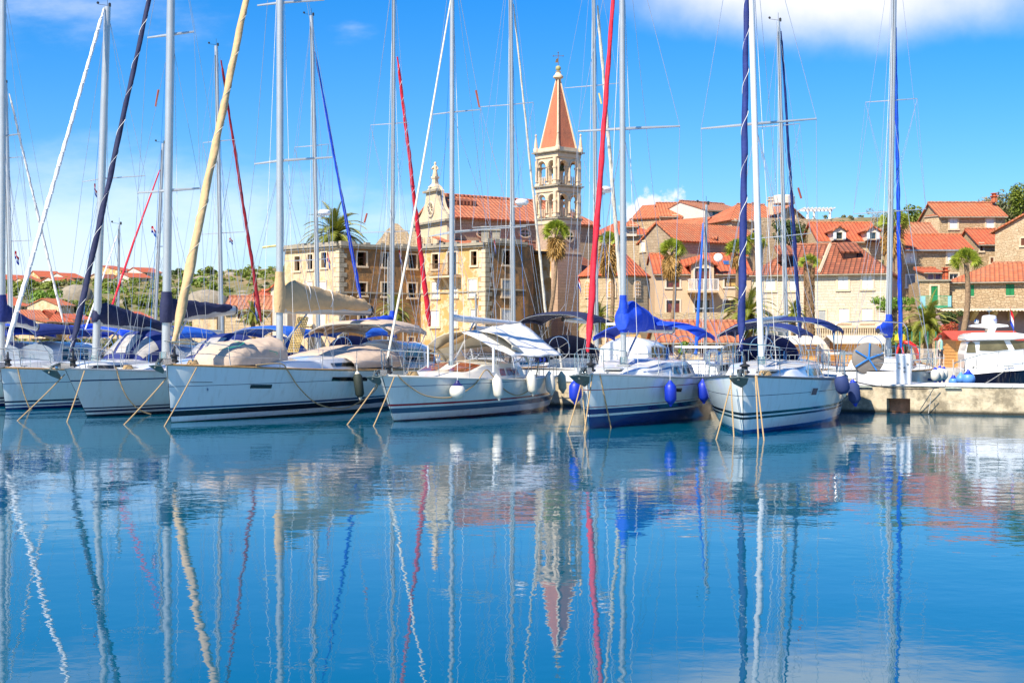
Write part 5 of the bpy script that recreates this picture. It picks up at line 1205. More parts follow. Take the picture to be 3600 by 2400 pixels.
mb = MB(); t0 = c+Vector((0, 0, z+1.3)); mb.tube([t0, t0+Vector((0, 0, 1.2))], .03, 5); mb.tube([t0+Vector((-.45, 0, .9)), t0+Vector((.45, 0, .9))], .025, 5)
for dx, dz in ((-.48, .9), (.48, .9), (0, 1.25)): mb.lathe(t0+Vector((dx, 0, dz-.06)), [(.02, 0), (.08, .06), (.02, .12)], 8)
mb.add([t0+Vector((-.3, 0, .25)), t0+Vector((0, 0, .25)), t0+Vector((0, 0, .7)), t0+Vector((-.2, 0, .6))], [(0, 1, 2, 3)]); mb.build('cross', iron, tw)
for i in range(4):
    p = sq(hw*1.0, zt_(530), TR)[i]; mb = MB(); mb.lathe(p, [(.24, 0), (.24, .35), (.18, .42), (.19, .52), (.07, 1.45), (.06, 1.55), (.11, 1.63), (.08, 1.72), (.02, 1.8)], 8); mb.build('pinnacle', trim, tw)
Rw = Wall(sq(hw*.985, 0, TR)[0], sq(hw*.985, 0, TR)[1], 0, 30); u, z = Rw.hit(2001, 831); c = Rw.at(u, z, .03); mb = MB(); mb.lathe(c, [(.01, .01), (.42, .01), (.42, .1), (.6, .1), (.62, 0)], 20, Rw.n); o = mb.build('round_window', trim, tw); mb = MB(); mb.lathe(c+Rw.n*.02, [(.01, 0), (.4, 0), (.4, .01)], 16, Rw.n); mb.build('pane', dark_in, o, False)
mb = MB()
for q in (0, math.pi/2): mb.tube([c+Rw.n*.08+(Rw.u*math.cos(q)+Vector((0, 0, 1))*math.sin(q))*s_ for s_ in (-.42, .42)], .05, 4)
mb.build('tracery', trim, o)
# dark roofed sacristy and the octagonal chapel
house('low sacristy with a dark red tiled roof between tower and chapel', 2036, 2170, 141, 150, 960, None, 862, 12, st_pink, tl_br, [], 'gable', name='sacristy', cat='building')
oc = thing('octagonal_chapel', 'cream stone chapel with a low red pyramid roof and small arched windows', 'chapel', P(2165, 1200, 132)); cx = P(2160, 0, 134).x; R8 = P(2296, 0, 132).x-cx
z8, zt8 = P(0, 964, 130).z, P(0, 858, 134).z; pts = [Vector((cx+R8*math.cos(q), 134+R8*math.sin(q), 0)) for q in [math.pi/4*i+R(14) for i in range(8)]]
mb = MB(); mb.loft([[Vector((p.x, p.y, z)) for p in pts] for z in (.7, z8)], closed=True); mb.build('wall', st_cream, oc, False)
mb = MB(); 
for i in range(8):
    a, b_ = pts[i], pts[(i+1) % 8]; cc2 = Vector((cx, 134, zt8)); e = 1.06
    roofslab(mb, [Vector((cx+(a.x-cx)*e, 134+(a.y-134)*e, z8-.1)), Vector((cx+(b_.x-cx)*e, 134+(b_.y-134)*e, z8-.1)), cc2])
mb.build('roof', tl_red, oc, False)
for i in range(8):
    a, b_ = pts[i], pts[(i+1) % 8]; wl8 = Wall(a, b_, .7, z8)
    if ((a+b_)/2-Vector((cx, 134, 0))).y < 0:
        p = (a+b_)/2; arch(wl8, wl8.L/2, P(0, 1042, 131).z, P(0, 988, 131).z, .62, oc, wood_o)

# ================================================================ the houses of the town, right of the tower
house('grey stone gabled house behind the chapel, with one pale shutter', 2248, 2376, 150, 145, 852, None, 781, 12, st_grey, tl_or, [(2253, 850, 2268, 882, 'shut')], 'front')
house('long low roof with a small square turret behind the church nave', 2085, 2300, 168, 168, 822, None, 783, 8, st_cream, tl_red, [], 'hip', hip=3)
r_, *_q = house('little roof turret with white windows left of the grey gable', 2200, 2238, 160, 160, 792, 830, 774, 3, stc_white, tl_or, [(2218, 793, 2234, 812, 'wglass')], 'hip', hip=.6, over=.4, name='roof_turret', cat='turret')
house('small orange roofed stone house standing highest, left of the white house', 2322, 2410, 176, 176, 758, 840, 716, 8, st_rub, tl_or, [(2368, 758, 2380, 776, 'wglass')], 'gable', swins=())
house('rubble gable end of the highest small house', 2404, 2474, 176, 182, 758, 840, 714, 7, st_rub, tl_or, [], 'front', over=.3)
house('wide house with an orange hipped roof and skylight below the highest gable', 2340, 2478, 165, 165, 810, 880, 766, 9, st_rub, tl_red, [], 'hip', hip=2.5)
house('small grey rendered gable with a brick chimney beside the white house', 2455, 2535, 163, 166, 800, 880, 764, 8, st_grey, tl_or, [], 'front')
r_, wl, *_q = house('tall white modern house with a flat side wall among the red roofs', 2487, 2640, 172, 176, 738, 860, 714, 10, stc_white, tl_tan, [(2505, 742, 2533, 760, 'wglass', None), (2550, 784, 2566, 812, 'wglass', None)], 'gable', over=.2)
r_, wl, q, zE, zR, ro = house('cream manor with a bracketed cornice and pale blue windows on the hilltop', 2572, 2750, 158, 160, 770, None, 720, 9, st_cream, tl_or, [(2600, 800, 2620, 850, 'wglass'), (2645, 808, 2658, 846, 'blue'), (2700, 800, 2716, 838, 'wglass')], 'hip', hip=3, rside='l')
mb = MB()
for i in range(int(wl.L/.6)): mb.box(wl.at(.3+i*.6, zE-.15, .2), (.22, .45, .3), (wl.u, wl.n, Vector((0, 0, 1))))
mb.build('cornice_brackets', trim, r_, False)
house('stone gable with two pale blue windows on the hilltop, right of the tall chimney', 2712, 2838, 162, 166, 768, None, 722, 9, st_rub2, tl_tan, [(2725, 752, 2740, 766, 'blue'), (2800, 754, 2812, 766, 'blue')], 'front', over=.3)
chimney(2702, 2717, 706, 756, 160, r_, trim, trim); chimney(2645, 2653, 724, 742, 164, r_, tl_or, tl_or)
wb = thing('water_tank', 'round pale water tank on the roof of the hilltop gable', 'tank', P(2755, 718, 166)); mb = MB(); mb.lathe(P(2755, 719, 166), [(1.2, 0), (1.3, .1), (1.3, .9), (1.1, 1.05), (.2, 1.1)], 20); mb.build('tank_body', stc_white, wb)
tw_ = Wall(P(2842, 772, 160), P(2926, 776, 161), .7, P(2842, 770, 160).z)
ret = thing('terrace_wall', 'pale rubble retaining wall under the white pergola', 'wall', tw_.at(tw_.L/2, .7)); mb = MB(); mb.prism([tw_.at(-6, .7), tw_.at(tw_.L, .7), tw_.at(tw_.L, tw_.z1), tw_.at(-6, tw_.z1)], tw_.n*-.8); mb.build('wall', st_rub2, ret, False)
pg = thing('white_pergola', 'white pergola of columns and slats on the hilltop terrace', 'pergola', P(2870, 770, 163)); 
for px, Yp in ((2840, 161), (2862, 164), (2918, 161)):
    mb = MB(); b0 = P(px, 770, Yp); mb.lathe(b0, [(.2, 0), (.2, .1), (.14, .15), (.14, 1.05), (.2, 1.1)], 10); mb.build('column', shut_w, pg)
mb = MB(); mb.box(P(2870, 741, 161), (3.6, .12, .16)); mb.box(P(2870, 741, 164), (3.6, .12, .16))
for i in range(9): mb.box(P(2817+i*13, 740, 162.5)+Vector((0, 0, .12)), (.08, 4.2, .14))
mb.build('pergola_top', shut_w, pg, False)

# the pink beige house with the balcony
house('upper orange roofed part of the pink beige house, with a white dormer', 2378, 2628, 150, 150, 899, None, 818, 9, stc_pink, tl_red, [], 'gable', over=.2)
dm = thing('dormer_window', 'small white dormer in the upper orange roof above the satellite dish', 'dormer', P(2508, 864, 148.5)); a, b_ = P(2494, 836, 148), P(2516, 864, 148)
mb = MB(); mb.box(((a.x+b_.x)/2, 148.7, (a.z+b_.z)/2), (b_.x-a.x, 1.4, a.z-b_.z)); mb.build('dormer_front', shut_w, dm, False); mb = MB(); roofslab(mb, [P(2488, 838, 147.8), P(2521, 838, 147.8), P(2528, 824, 150.5), P(2494, 824, 150.5)]); mb.build('dormer_roof', tl_or, dm, False)
pk, wl, q, zE, zR, ro = house('pink beige three storey house with a central gable and a white balcony', 2302, 2640, 142, 142, 960, None, 896, 10, stc_pink, tl_red,
    [(2343, 981, 2389, 1010, 'red', stc_white), (2547, 978, 2591, 1008, 'yellow', stc_white), (2343, 1056, 2389, 1098, 'red', stc_white), (2443, 1055, 2494, 1098, 'glass', stc_white), (2545, 1055, 2592, 1098, 'glass', stc_white)], 'gable', over=.3, gut=False)
ctr = Wall(P(2430, 0, 141.4), P(2510, 0, 141.4), P(0, 1026, 141.4).z, P(0, 928, 141.4).z); mb = MB(); h_ = ctr.rect((2443, 943, 2493, 1018)); ctr.make(mb, [h_], .2)
mb.poly(ctr.at(0, ctr.z1), ctr.at(ctr.L, ctr.z1), ctr.at(ctr.L/2, P(0, 909, 141.4).z)); 
for u in (0, ctr.L): mb.poly(ctr.at(u, ctr.z0), ctr.at(u, ctr.z1), ctr.at(u, ctr.z1, -4), ctr.at(u, ctr.z0, -4))
mb.build('gable_front', stc_pink, pk, False); window(ctr, h_, 'red', pk, stc_white)
mb = MB(); zz = P(0, 907, 141.4).z; zc_ = ctr.z1-.05
for s0, s1 in (((-.45), ctr.L/2), (ctr.L+.45, ctr.L/2)): roofslab(mb, [ctr.at(s0, zc_-.12, .35), ctr.at(s0, zc_-.12, -4.5), ctr.at(s1, zz, -4.5), ctr.at(s1, zz, .35)], .16)
mb.build('gable_roof', tl_red, ro, False)
u0, zt0 = wl.hit(2416, 984); u1, zf0 = wl.hit(2519, 1024); mb = MB(); mb.box(wl.at((u0+u1)/2, zf0-.08, .75), (u1-u0, 1.5, .18), (wl.u, wl.n, Vector((0, 0, 1)))); bal = mb.build('balcony', stc_pink, pk, False)
mb = MB()
for i in range(25): u = u0+(u1-u0)*i/24; mb.tube([wl.at(u, zf0, 1.44), wl.at(u, zt0, 1.44)], .025 if i % 6 else .05, 4)
for z in (zf0+.1, zt0): mb.tube([wl.at(u0, z, .05), wl.at(u0, z, 1.44), wl.at(u1, z, 1.44), wl.at(u1, z, .05)], .035, 4)
mb.build('railing', railw, bal)
for u in (u0+.6, u1-.6): mb = MB(); mb.prism([wl.at(u-.12, zf0-.17, 0), wl.at(u-.12, zf0-.17, 1.2), wl.at(u-.12, zf0-.55, 0)], wl.u*.24); mb.build('bracket', stc_pink, bal, False)
for px0, px1, py in ((2382, 2396, 928), (2556, 2582, 925)):
    k = (960-py)/64; p = lambda px, v: q((P(px, 0, 142).x-wl.A.x), v, zE+(zR-zE)*v/5+.14); mb = MB(); mb.poly(p(px0, 2.0), p(px1, 2.0), p(px1, 3.0), p(px0, 3.0)); mb.build('skylight', pane_b, ro, False)
ds = thing('satellite_dish', 'round white satellite dish on the orange roof above the balcony', 'dish', P(2525, 920, 141)); c = P(2525, 905, 141); mb = MB(); mb.lathe(c, [(.02, .10), (.3, .06), (.43, -.02), (.45, -.03), (.43, .0), (.3, .09), (.02, .13)], 20, (-.2, -1, .25)); mb.build('dish', gel, ds); mb = MB(); mb.tube([c, c-Vector((.1, .5, .1))], .02, 5); mb.tube([c+Vector((0, .1, 0)), c+Vector((0, .15, -.7))], .03, 5); mb.build('feed_arm', zinc, ds)
sw = Wall(P(2300, 0, 128), P(2640, 0, 128), .7, P(0, 1098, 128).z); s_ = thing('garden_wall', 'long rubble wall in front of the pink beige house', 'wall', sw.at(sw.L/2, .7)); mb = MB(); mb.prism([sw.at(0, .7), sw.at(sw.L, .7), sw.at(sw.L, sw.z1), sw.at(0, sw.z1)], sw.n*-.5); mb.build('wall', st_rub2, s_, False)
house('low waterfront building with an orange roof behind the blue bimini', 2318, 2608, 92, 92, 1198, None, 1134, 7, st_cream, tl_or, [(2340, 1210, 2368, 1250, 'brown'), (2460, 1210, 2500, 1255, 'brown')], 'gable', name='low_building', cat='building')

# the pale house with the old brown roof
bh, wl, q, zE, zR, ro = house('large pale stone house with an old brown tiled roof and white shutters', 2643, 3117, 128, 124, 962, None, 862, 11, st_white, tl_br,
    [(2691, 977, 2725, 1021, 'shut'), (2776, 977, 2800, 1021, 'shut'), (2946, 970, 2982, 1017, 'shut'), (3031, 968, 3068, 1015, 'shut'), (2770, 1090, 2803, 1132, 'shut'), (2878, 1091, 2903, 1134, 'louver'), (2950, 1084, 2984, 1131, 'shut'), (3031, 1084, 3067, 1131, 'shut')], 'hip', hip=3.2)
mb = MB(); mb.box(q(wl.L*.515, 2.7, (zE+zR)/2+.18), (.25, .3, .1)); p0, p1 = q(wl.L*.51, -.3, zE-.05), q(wl.L*.53, 5.5, zR+.1); mb.tube([p0+Vector((0, 0, .1)), p1], .16, 4); mb.build('party_wall_ridge', trim, ro, False)
for px0, px1, py0, py1, lab in ((2966, 3012, 886, 911, 'r'), (2744, 2776, 896, 918, 'l')):
    Yd = 127.5; a, b_ = P(px0, py0, Yd), P(px1, py1, Yd); mb = MB(); mb.box(((a.x+b_.x)/2, Yd+.9, (a.z+b_.z)/2), (b_.x-a.x, 1.8, a.z-b_.z)); o = mb.build('dormer', wood_br, ro, False)
    mb = MB(); roofslab(mb, [a+Vector((-.35, -.4, -.02)), Vector((b_.x+.35, Yd-.4, a.z-.02)), Vector((b_.x+.55, Yd+2.4, a.z+.95)), a+Vector((-.15, 2.4, .95))]); mb.build('dormer_roof', tl_br, o, False)
    mb = MB(); mb.box(((a.x+b_.x)/2, Yd-.02, (a.z+b_.z)/2), ((b_.x-a.x)*.8, .03, (a.z-b_.z)*.6)); mb.build('shutter', mat('weathered_wood', (.20, .11, .07), .8, var=.3), o, False)
mb = MB(); ax = (wl.u, wl.n, Vector((0, 0, 1))); zq = P(0, 1150, 127).z; mb.box(wl.at(wl.L*.7, zq, .5), (wl.L*.55, 1.0, .2), ax); mb.box(wl.at(wl.L*.7, zq-1.0, .9), (wl.L*.55, .15, .15), ax)
for i in range(34): mb.lathe(wl.at(wl.L*.43+i*wl.L*.54/33, zq-.95, .9), [(.05, 0), (.10, .25), (.05, .5), (.07, .85)], 6)
mb.build('balustrade', trim, bh, True)
house('red roofed house with two white dormers above the brown roof', 2878, 3098, 146, 146, 846, None, 786, 9, st_cream, tl_red, [], 'gable', over=.3)
for px, lb in ((2951, 'white dormer with open shutters, left one of two on the red roof'), (3069, 'white dormer with open shutters, right one of two on the red roof')):
    Yd = 144.6; dm = thing('dormer_window', lb, 'dormer', P(px, 846, Yd)); dw = Wall(P(px-21, 0, Yd), P(px+21, 0, Yd), P(0, 845, Yd).z, P(0, 812, Yd).z); h_ = dw.rect((px-10, 817, px+10, 840)); mb = MB(); dw.make(mb, [h_], .2)
    for u in (0, dw.L): mb.poly(dw.at(u, dw.z0), dw.at(u, dw.z1), dw.at(u, dw.z1, -3), dw.at(u, dw.z0, -3))
    mb.poly(dw.at(0, dw.z1), dw.at(dw.L, dw.z1), dw.at(dw.L/2, dw.z1+.4)); mb.build('dormer_front', stc_white, dm, False); window(dw, h_, 'open', dm, None)
    mb = MB(); 
    for s0 in (-.3, dw.L+.3): roofslab(mb, [dw.at(s0, dw.z1-.05, .25), dw.at(s0, dw.z1-.05, -3), dw.at(dw.L/2, dw.z1+.5, -3), dw.at(dw.L/2, dw.z1+.5, .25)], .12)
    mb.build('dormer_roof', tl_or, dm, False)
h10, *_q = house('rubble stone house at the top right with a worn orange roof and two white shutters', 3306, 3534, 152, 152, 758, None, 715, 8, st_rub, tl_or, [(3338, 768, 3366, 804, 'shut'), (3467, 768, 3494, 803, 'shut')], 'gable', over=.35)
house('left rubble gable wall of the top right house', 3250, 3305, 154, 152.2, 762, None, 722, 8, st_rub2, tl_or, [], 'shed', over=.05, ridgecap=False)
chimney(3488, 3502, 692, 712, 155, h10, tl_or, tl_red)
house('low house with a patchy faded tile roof left of the top right house', 3190, 3300, 147, 147, 828, None, 788, 7, st_rub, tl_tan, [], 'gable')
house('stone house with a bright red roof, white shutters and a blue glazed bay', 3184, 3416, 138, 138, 874, None, 828, 8, st_rub, tl_red,
    [(3184.5, 888, 3217, 924, 'shut'), (3330, 886, 3362, 923, 'shut'), (3188, 968, 3216, 1008, 'louver', shut_w), (3338, 962, 3368, 985, 'wglass')], 'gable', gut=True)
by, wl, q, zE, zR, ro = house('small glazed bay with blue panes and a red tiled canopy', 3250, 3316, 133, 133, 957, 1100, 946, 3, st_rub2, tl_red, [(3262, 960, 3284, 988, 'blue', None), (3288, 960, 3311, 988, 'blue', None)], 'shed', over=.3, name='bay_window', cat='bay')
chimney(3316, 3331, 955, 990, 132.5, by, tl_red, tl_red)
house('tall rubble house far right with a diagonal gable and dark red window', 3498, 3720, 140, 134, 812, None, 752, 12, st_rub2, tl_or, [(3590, 838, 3610, 862, 'brown')], 'front', over=.5)
house('small red roofed house between the top right house and the far right gable', 3442, 3540, 146, 146, 856, None, 808, 8, st_rub, tl_red, [(3446, 856, 3455, 882, 'brown'), (3482, 906, 3492, 925, 'brown')], 'gable')
gh, wl, q, zE, zR, ro = house('long rubble stone house with green shutters and an orange roof on the right', 3338, 3760, 122, 119, 988, None, 928, 9, st_rub, tl_or, [(3396, 1001, 3425, 1041, 'green', None), (3536, 999, 3566, 1038, 'green', None)], 'hip', hip=3.5, rside='l')
an, wl, q, zE, zR, ro = house('flat roofed rubble annex with a green door behind a green balcony', 3232, 3338, 121.8, 121.4, 988, None, None, 8, st_rub, trim, [(3273, 1005, 3297, 1070, 'green')], 'flat', name='stone_annex', cat='building')
mb = MB(); mb.box(wl.at(wl.L/2, zE+.06, -.3), (wl.L+.3, .9, .14), (wl.u, wl.n, Vector((0, 0, 1)))); mb.build('roof_edge', trimd, an, False)
u0, zt0 = wl.hit(3227, 1043); u1, zf0 = wl.hit(3336, 1080); mb = MB(); mb.box(wl.at((u0+u1)/2, zf0, .7), (u1-u0, 1.4, .22), (wl.u, wl.n, Vector((0, 0, 1)))); gm = mat('green_metal', (.03, .30, .14), .5); bal = mb.build('balcony', gm, an, False)
mb = MB()
for i in range(29): u = u0+(u1-u0)*i/28; mb.tube([wl.at(u, zf0, 1.38), wl.at(u, zt0, 1.38)], .016, 4)
mb.tube([wl.at(u0, zt0, 0), wl.at(u0, zt0, 1.38), wl.at(u1, zt0, 1.38), wl.at(u1, zt0, 0)], .03, 4); mb.build('railing', gm, bal)
for a, b_ in ((u0, u0+.45), (u1-.28, u1)): mb = MB(); mb.box(wl.at((a+b_)/2, (zf0+zt0)/2, 1.42), (b_-a, .03, zt0-zf0), (wl.u, wl.n, Vector((0, 0, 1)))); mb.build('side_panel', mat('turquoise_panel', (.25, .52, .56), .5), bal, False)
# terrace under the green shuttered house: corrugated canopy on brackets over a plum coloured wall
cv = thing('canopy', 'corrugated canopy on sloping beams below the green shuttered house', 'canopy', P(3480, 1088, 117)); wl = Wall(P(3290, 0, 119), P(3760, 0, 117.5), .7, P(0, 1090, 119).z)
mb = MB(); n = 160; mb.loft([[wl.at(wl.L*i/n, wl.z1+.14+.05*math.sin(i*1.6)-.25*(o_/3), o_-.3) for o_ in (0, 3)] for i in range(n+1)]); mb.build('canopy_sheet', trim, cv, True, thick=.05)
for i in range(7): u = 1.2+i*wl.L/7; mb = MB(); mb.prism([wl.at(u, wl.z1, 0), wl.at(u, wl.z1, 2.2), wl.at(u, wl.z1-.3, 2.2), wl.at(u, wl.z1-.9, 0)], wl.u*.35); mb.build('beam', mat('cream_beam', (.62, .50, .28), .7), cv, False)
pw_ = thing('plum_wall', 'plain plum coloured wall in the shade of the corrugated canopy', 'wall', wl.at(wl.L/2, .7)); mb = MB(); mb.prism([wl.at(0, .7, -.1), wl.at(wl.L, .7, -.1), wl.at(wl.L, wl.z1, -.1), wl.at(0, wl.z1, -.1)], wl.n*.1); mb.build('wall', mat('plum_render', (.36, .26, .27), .9, var=.15), pw_, False)

# ---------------------------------------------------------------- low houses at the left, and far houses on the hillside
house('low stone building with an old ribbed tile roof left of the ruin', 790, 952, 128, 128, 1085, None, 1046, 6, st_cream, tl_tan, [(836, 1096, 850, 1120, 'brown'), (905, 1096, 918, 1120, 'brown')], 'gable')
house('small red hipped roof behind the ribbed tile roof', 860, 958, 160, 160, 1046, None, 1022, 8, st_cream, tl_red, [], 'hip', hip=2)
house('white gabled house with a red roof close to the ruin', 952, 1003, 150, 150, 1010, None, 990, 7, stc_white, tl_red, [], 'front')
house('white terraced house with an iron stair rail left of the tan sail', 958, 1010, 120, 120, 1035, None, None, 5, stc_white, trim, [(975, 1050, 990, 1075, 'wglass')], 'flat')
house('red hipped roof peeping over the navy sail cover', 676, 762, 170, 170, 1100, None, 1074, 9, stc_pale, tl_red, [], 'hip', hip=3)
far = [ # x0, x1, eave, ridge, base, Y, kind, wall, roof, label
 (5, 88, 982, 966, 1010, 330, 'gable', st_cream, tl_red, 'long red roofed house at the left end of the skyline'),
 (85, 142, 985, 968, 1012, 335, 'gable', stc_pale, tl_red, 'red roofed house beside the white furled sail on the skyline'),
 (140, 222, 972, 953, 995, 340, 'gable', stc_mix, tl_red, 'tan skyline house with small roof dormers'),
 (100, 165, 995, 978, 1010, 322, 'gable', stc_pale, tl_or, 'low orange roof below the tan skyline house'),
 (235, 296, 975, 960, 1003, 332, 'gable', stc_white, tl_red, 'white skyline house just left of the dark navy sail'),
 (202, 270, 988, 974, 1010, 318, 'gable', stc_white, tl_red, 'white barn like house below the skyline'),
 (365, 430, 978, 964, 995, 325, 'gable', st_cream, tl_br, 'brown roofed terrace house on the skyline'),
 (425, 478, 950, 934, 972, 338, 'shed', stc_mix, tl_red, 'tan house with a single sloping roof, highest on the left hill'),
 (458, 532, 974, 960, 1006, 318, 'gable', stc_white, tl_red, 'white two storey house with dark balconies on the hill'),
 (502, 568, 956, 941, 1000, 334, 'gable', stc_white, tl_red, 'tall white house at the right end of the skyline row'),
 (0, 66, 1056, 1033, 1075, 250, 'gable', stc_white, tl_red, 'white house half way up the hill at the left edge'),
 (18, 96, 1074, 1056, 1100, 235, 'gable', stc_pale, tl_red, 'cream house below the left edge house'),
 (95, 134, 1078, 1062, 1095, 238, 'gable', stc_white, tl_red, 'tiny white house beside the green pine'),
 (206, 260, 1072, 1050, 1090, 228, 'gable', stc_pale, tl_or, 'cream house with an orange roof under the hill scrub'),
 (62, 165, 1118, 1090, 1165, 180, 'gable', stc_pale, tl_or, 'wide orange roofed house low behind the boom'),
 (160, 196, 1130, 1112, 1165, 178, 'gable', stc_pale, tl_or, 'narrow lean to right of the wide orange roofed house'),
 (172, 260, 1130, 1090, 1170, 185, 'hip', stc_mix, tl_red, 'yellowish house with a steep hipped roof behind the furled sails'),
 (256, 328, 1122, 1104, 1165, 190, 'gable', stc_white, tl_red, 'white house with a green shutter behind the dark navy sail'),
 (455, 536, 1118, 1096, 1165, 185, 'gable', stc_pale, tl_red, 'plain red roof over the blue boat covers'),
 (-40, 30, 1140, 1115, 1170, 175, 'gable', stc_pale, tl_red, 'orange roof at the far left edge'),
]
for x0, x1, ev, rg, bs, Y, kd, wm_, rm_, lb in far:
    wd_ = (x1-x0); ws = []
    if ev < bs-12:
        for k in range(2 if wd_ < 60 else 3):
            cx_ = x0+wd_*(k+.6)/(2.2 if wd_ < 60 else 3.2); hh = min(12, (bs-ev)*.35); ws.append((cx_-3.0, ev+4, cx_+3.0, ev+4+hh, 'glass', None))
    house(lb, x0, x1, Y, Y*1.01, ev, bs+25, rg, 7+wd_*.03, wm_, rm_, ws, kd, hip=2.5 if kd == 'hip' else 0, over=.3, name='hillside_house', ridgecap=False)

# ================================================================ the second row, moored behind the pier with their sterns to it
hull_w = hullmat('hull_paint_plain_white', (.76, .76, .74), [(-1, .08, (.01, .02, .10)), (.2, .26, (.01, .02, .10))])
def backboat(label, pxm, pxt, pyt, wpx, spr, furl=None, L=11.0, boomc=None, bimc=None, hoodc=None, mh=16.0, hullm=None, gap=.7, fs=1.2, radar=None, B=3.6, blen=4.0, ang=203, boomm=None, zb=2.75, bz=3.0):
    ux = Vector((math.sin(R(ang)), math.cos(R(ang)), 0)); lo, hi = -40, 40
    def pos(x): S = Vector((x, pier_y(x, 2.6+gap), 0)); return S, S-ux*(L*.58)
    for _ in range(40):
        m_ = (lo+hi)/2
        if PX(pos(m_)[1]) < pxm: lo = m_
        else: hi = m_
    S, Mp = pos(lo); b = Boat(label, S-ux*L, ang, L, B, fs+.22, fs, .3)
    b.hull(hullm or hull_w); b.trunk(1.8, L*.68, .6, [(0, .03), (.3, .28), (.7, .44), (1, .4)], gel, [(3.4, 5.0, .95, .82), (5.4, 6.4, .95, .82)])
    b.pulpit(1.4); b.mh = mh; b.mast(pxm, pxt, pyt, wpx, alu, Yo=L*.42-.3, radar=radar)
    tips = [b.spreader(*q) for q in spr]; b.rig(tips, extra=len(spr) > 0)
    if furl: b.furl(*furl[:4], furl[4], furl[5] if len(furl) > 5 else None, twist=18)
    a = b.on_mast(1200); zt = Vector((0, 0, zb-CH)); a = a+zt; e = a+b.ux*blen+Vector((0, 0, .1)); b.bm = (a, e)
    mb = MB(); mb.tube([a+b.ux*.06, e], .10, 10, flat=.7); bo = mb.build('boom', boomm or alu, b.root); mb = MB(); mb.tube([e, e+b.ux*.06], .105, 10, flat=.7); mb.build('end_cap', black, bo)
    if boomc: b.sailcover(boomc, .55, .22, .24, .12, riser=.35)
    if bimc: b.bimini(L-4.0, L-1.2, bz, bimc, w=1.5)
    if hoodc: b.sprayhood(L*.68-.9, L*.68+.9, 2.55, hoodc)
    b.wheel(L-1.9, 2.05)
    ld_ = MB(); s_ = b.w(L-.3, .3, 0); 
    for y in (.2, .6): ld_.tube([b.w(L-.22, y, fs+.35), b.w(L-.2, y, .35)], .016, 5)
    for z in (.5, .75, 1.0): ld_.tube([b.w(L-.2, .2, z), b.w(L-.2, .6, z)], .016, 5)
    ld_.build('stern_ladder', steel, b.root)
    return b
backboat('yacht behind the pier with a black and white striped furled sail, at the left edge', 42, 18, 292, 18, [((7, 560), (76, 552)), ((0, 852), (110, 845))], ((222, 1132), (33, 330), 9, 7, whitec, black), mh=13.5, hoodc=cream, boomc=navy)
b5 = backboat('yacht behind the pier with a thin leaning mast and a bright red furled sail', 540, 573, 505, 12, [((548, 868), (585, 866))], None, L=9.5, mh=11, bimc=blue, boomc=None)
mb = MB(); mb.tube([P(386, 1100, b5.mY-4.5), P(470, 850, b5.mY-2), P(562, 598, b5.mY-.2)], [.055, .05, .03], 8); mb.build('furled_sail', red, b5.root)
b6 = backboat('small yacht behind the pier with a short thin white mast', 413, 419, 790, 9, [], None, L=8.5, mh=8, boomc=blue, fs=1.0, B=3.0, bz=2.9)
mb = MB(); mb.tube([P(296, 1170, b6.mY-3.5), P(411, 830, b6.mY-.1)], [.04, .03], 8); mb.build('furled_sail', whitec, b6.root)
backboat('yacht behind the pier with a dark red furled sail', 782, 760, 162, 15, [((713, 502), (827, 491)), ((705, 824), (860, 815))], ((918, 1130), (777, 212), 13, 8, dred), L=11, mh=15, bimc=blue2, hoodc=cream)
backboat('yacht behind the pier with a royal blue furled sail and radar dome', 1122, 1095, 56, 16, [((1036, 518), (1155, 507)), ((1000, 918), (1160, 908))], ((1268, 1050), (1107, 182), 13, 6, blue), mh=16, bimc=blue2, hoodc=blue2, radar=(0, 748, .42))
backboat('yacht behind the pier with a crimson furled sail and blue sail cover', 1378, 1384, 0, 14, [((1303, 440), (1435, 430)), ((1265, 818), (1455, 811))], ((1510, 1146), (1397, 200), 19, 9, red, whitec), mh=19.5, boomc=blue, bimc=blue2, hoodc=navy, zb=2.95)
backboat('yacht behind the pier with a white furled sail beside the bell tower', 1806, 1795, 0, 16, [((1690, 376), (1875, 360)), ((1660, 800), (1905, 788))], ((1922, 1130), (1805, 15), 10, 6, cream), mh=19.5, bimc=None, hoodc=taupe, radar=(0, 712, .42))
b10 = backboat('yacht behind the pier with a cream furled sail and a wide dark navy bimini', 2098, 2087, 0, 15, [((1985, 310), (2175, 293)), ((1960, 760), (2230, 740))][:1], ((2190, 1100), (2101, 20), 16, 10, cream), mh=19.5, bimc=navy2, hoodc=navy2, radar=(0, 668, .42), B=3.9, zb=3.1, bz=3.5, boomm=alu)
b13 = backboat('small yacht behind the pier with a slim mast and thin blue furled sail', 2477, 2483, 720, 10, [((2440, 1085), (2510, 1083))], None, L=8.5, mh=9, fs=1.0, B=2.9)
mb = MB(); mb.tube([P(2446, 1245, b13.mY-3), P(2472, 785, b13.mY-.1)], [.07, .035], 8); mb.build('furled_sail', blue2, b13.root)
backboat('yacht behind the pier with a thin dark navy furled sail and grey boom', 2768, 2736, 76, 15, [((2655, 448), (2812, 435)), ((2640, 840), (2850, 820))], ((2815, 1185), (2746, 110), 14, 7, navy), mh=15.5, bimc=navy, hoodc=navy)
b12 = backboat('white yacht stern behind the pier with a round grey cover and bright blue furled sail', 3122, 3143, 0, 20, [((3043, 360), (3225, 347)), ((3000, 752), (3255, 735))], ((3167, 1222), (3146, 60), 16, 9, blue), mh=18.5, boomc=blue, B=3.7, gap=.5, fs=1.25, blen=2.6, zb=2.6)
b12.root['label'] = 'white yacht stern behind the pier with a round grey cover and bright blue furled sail'
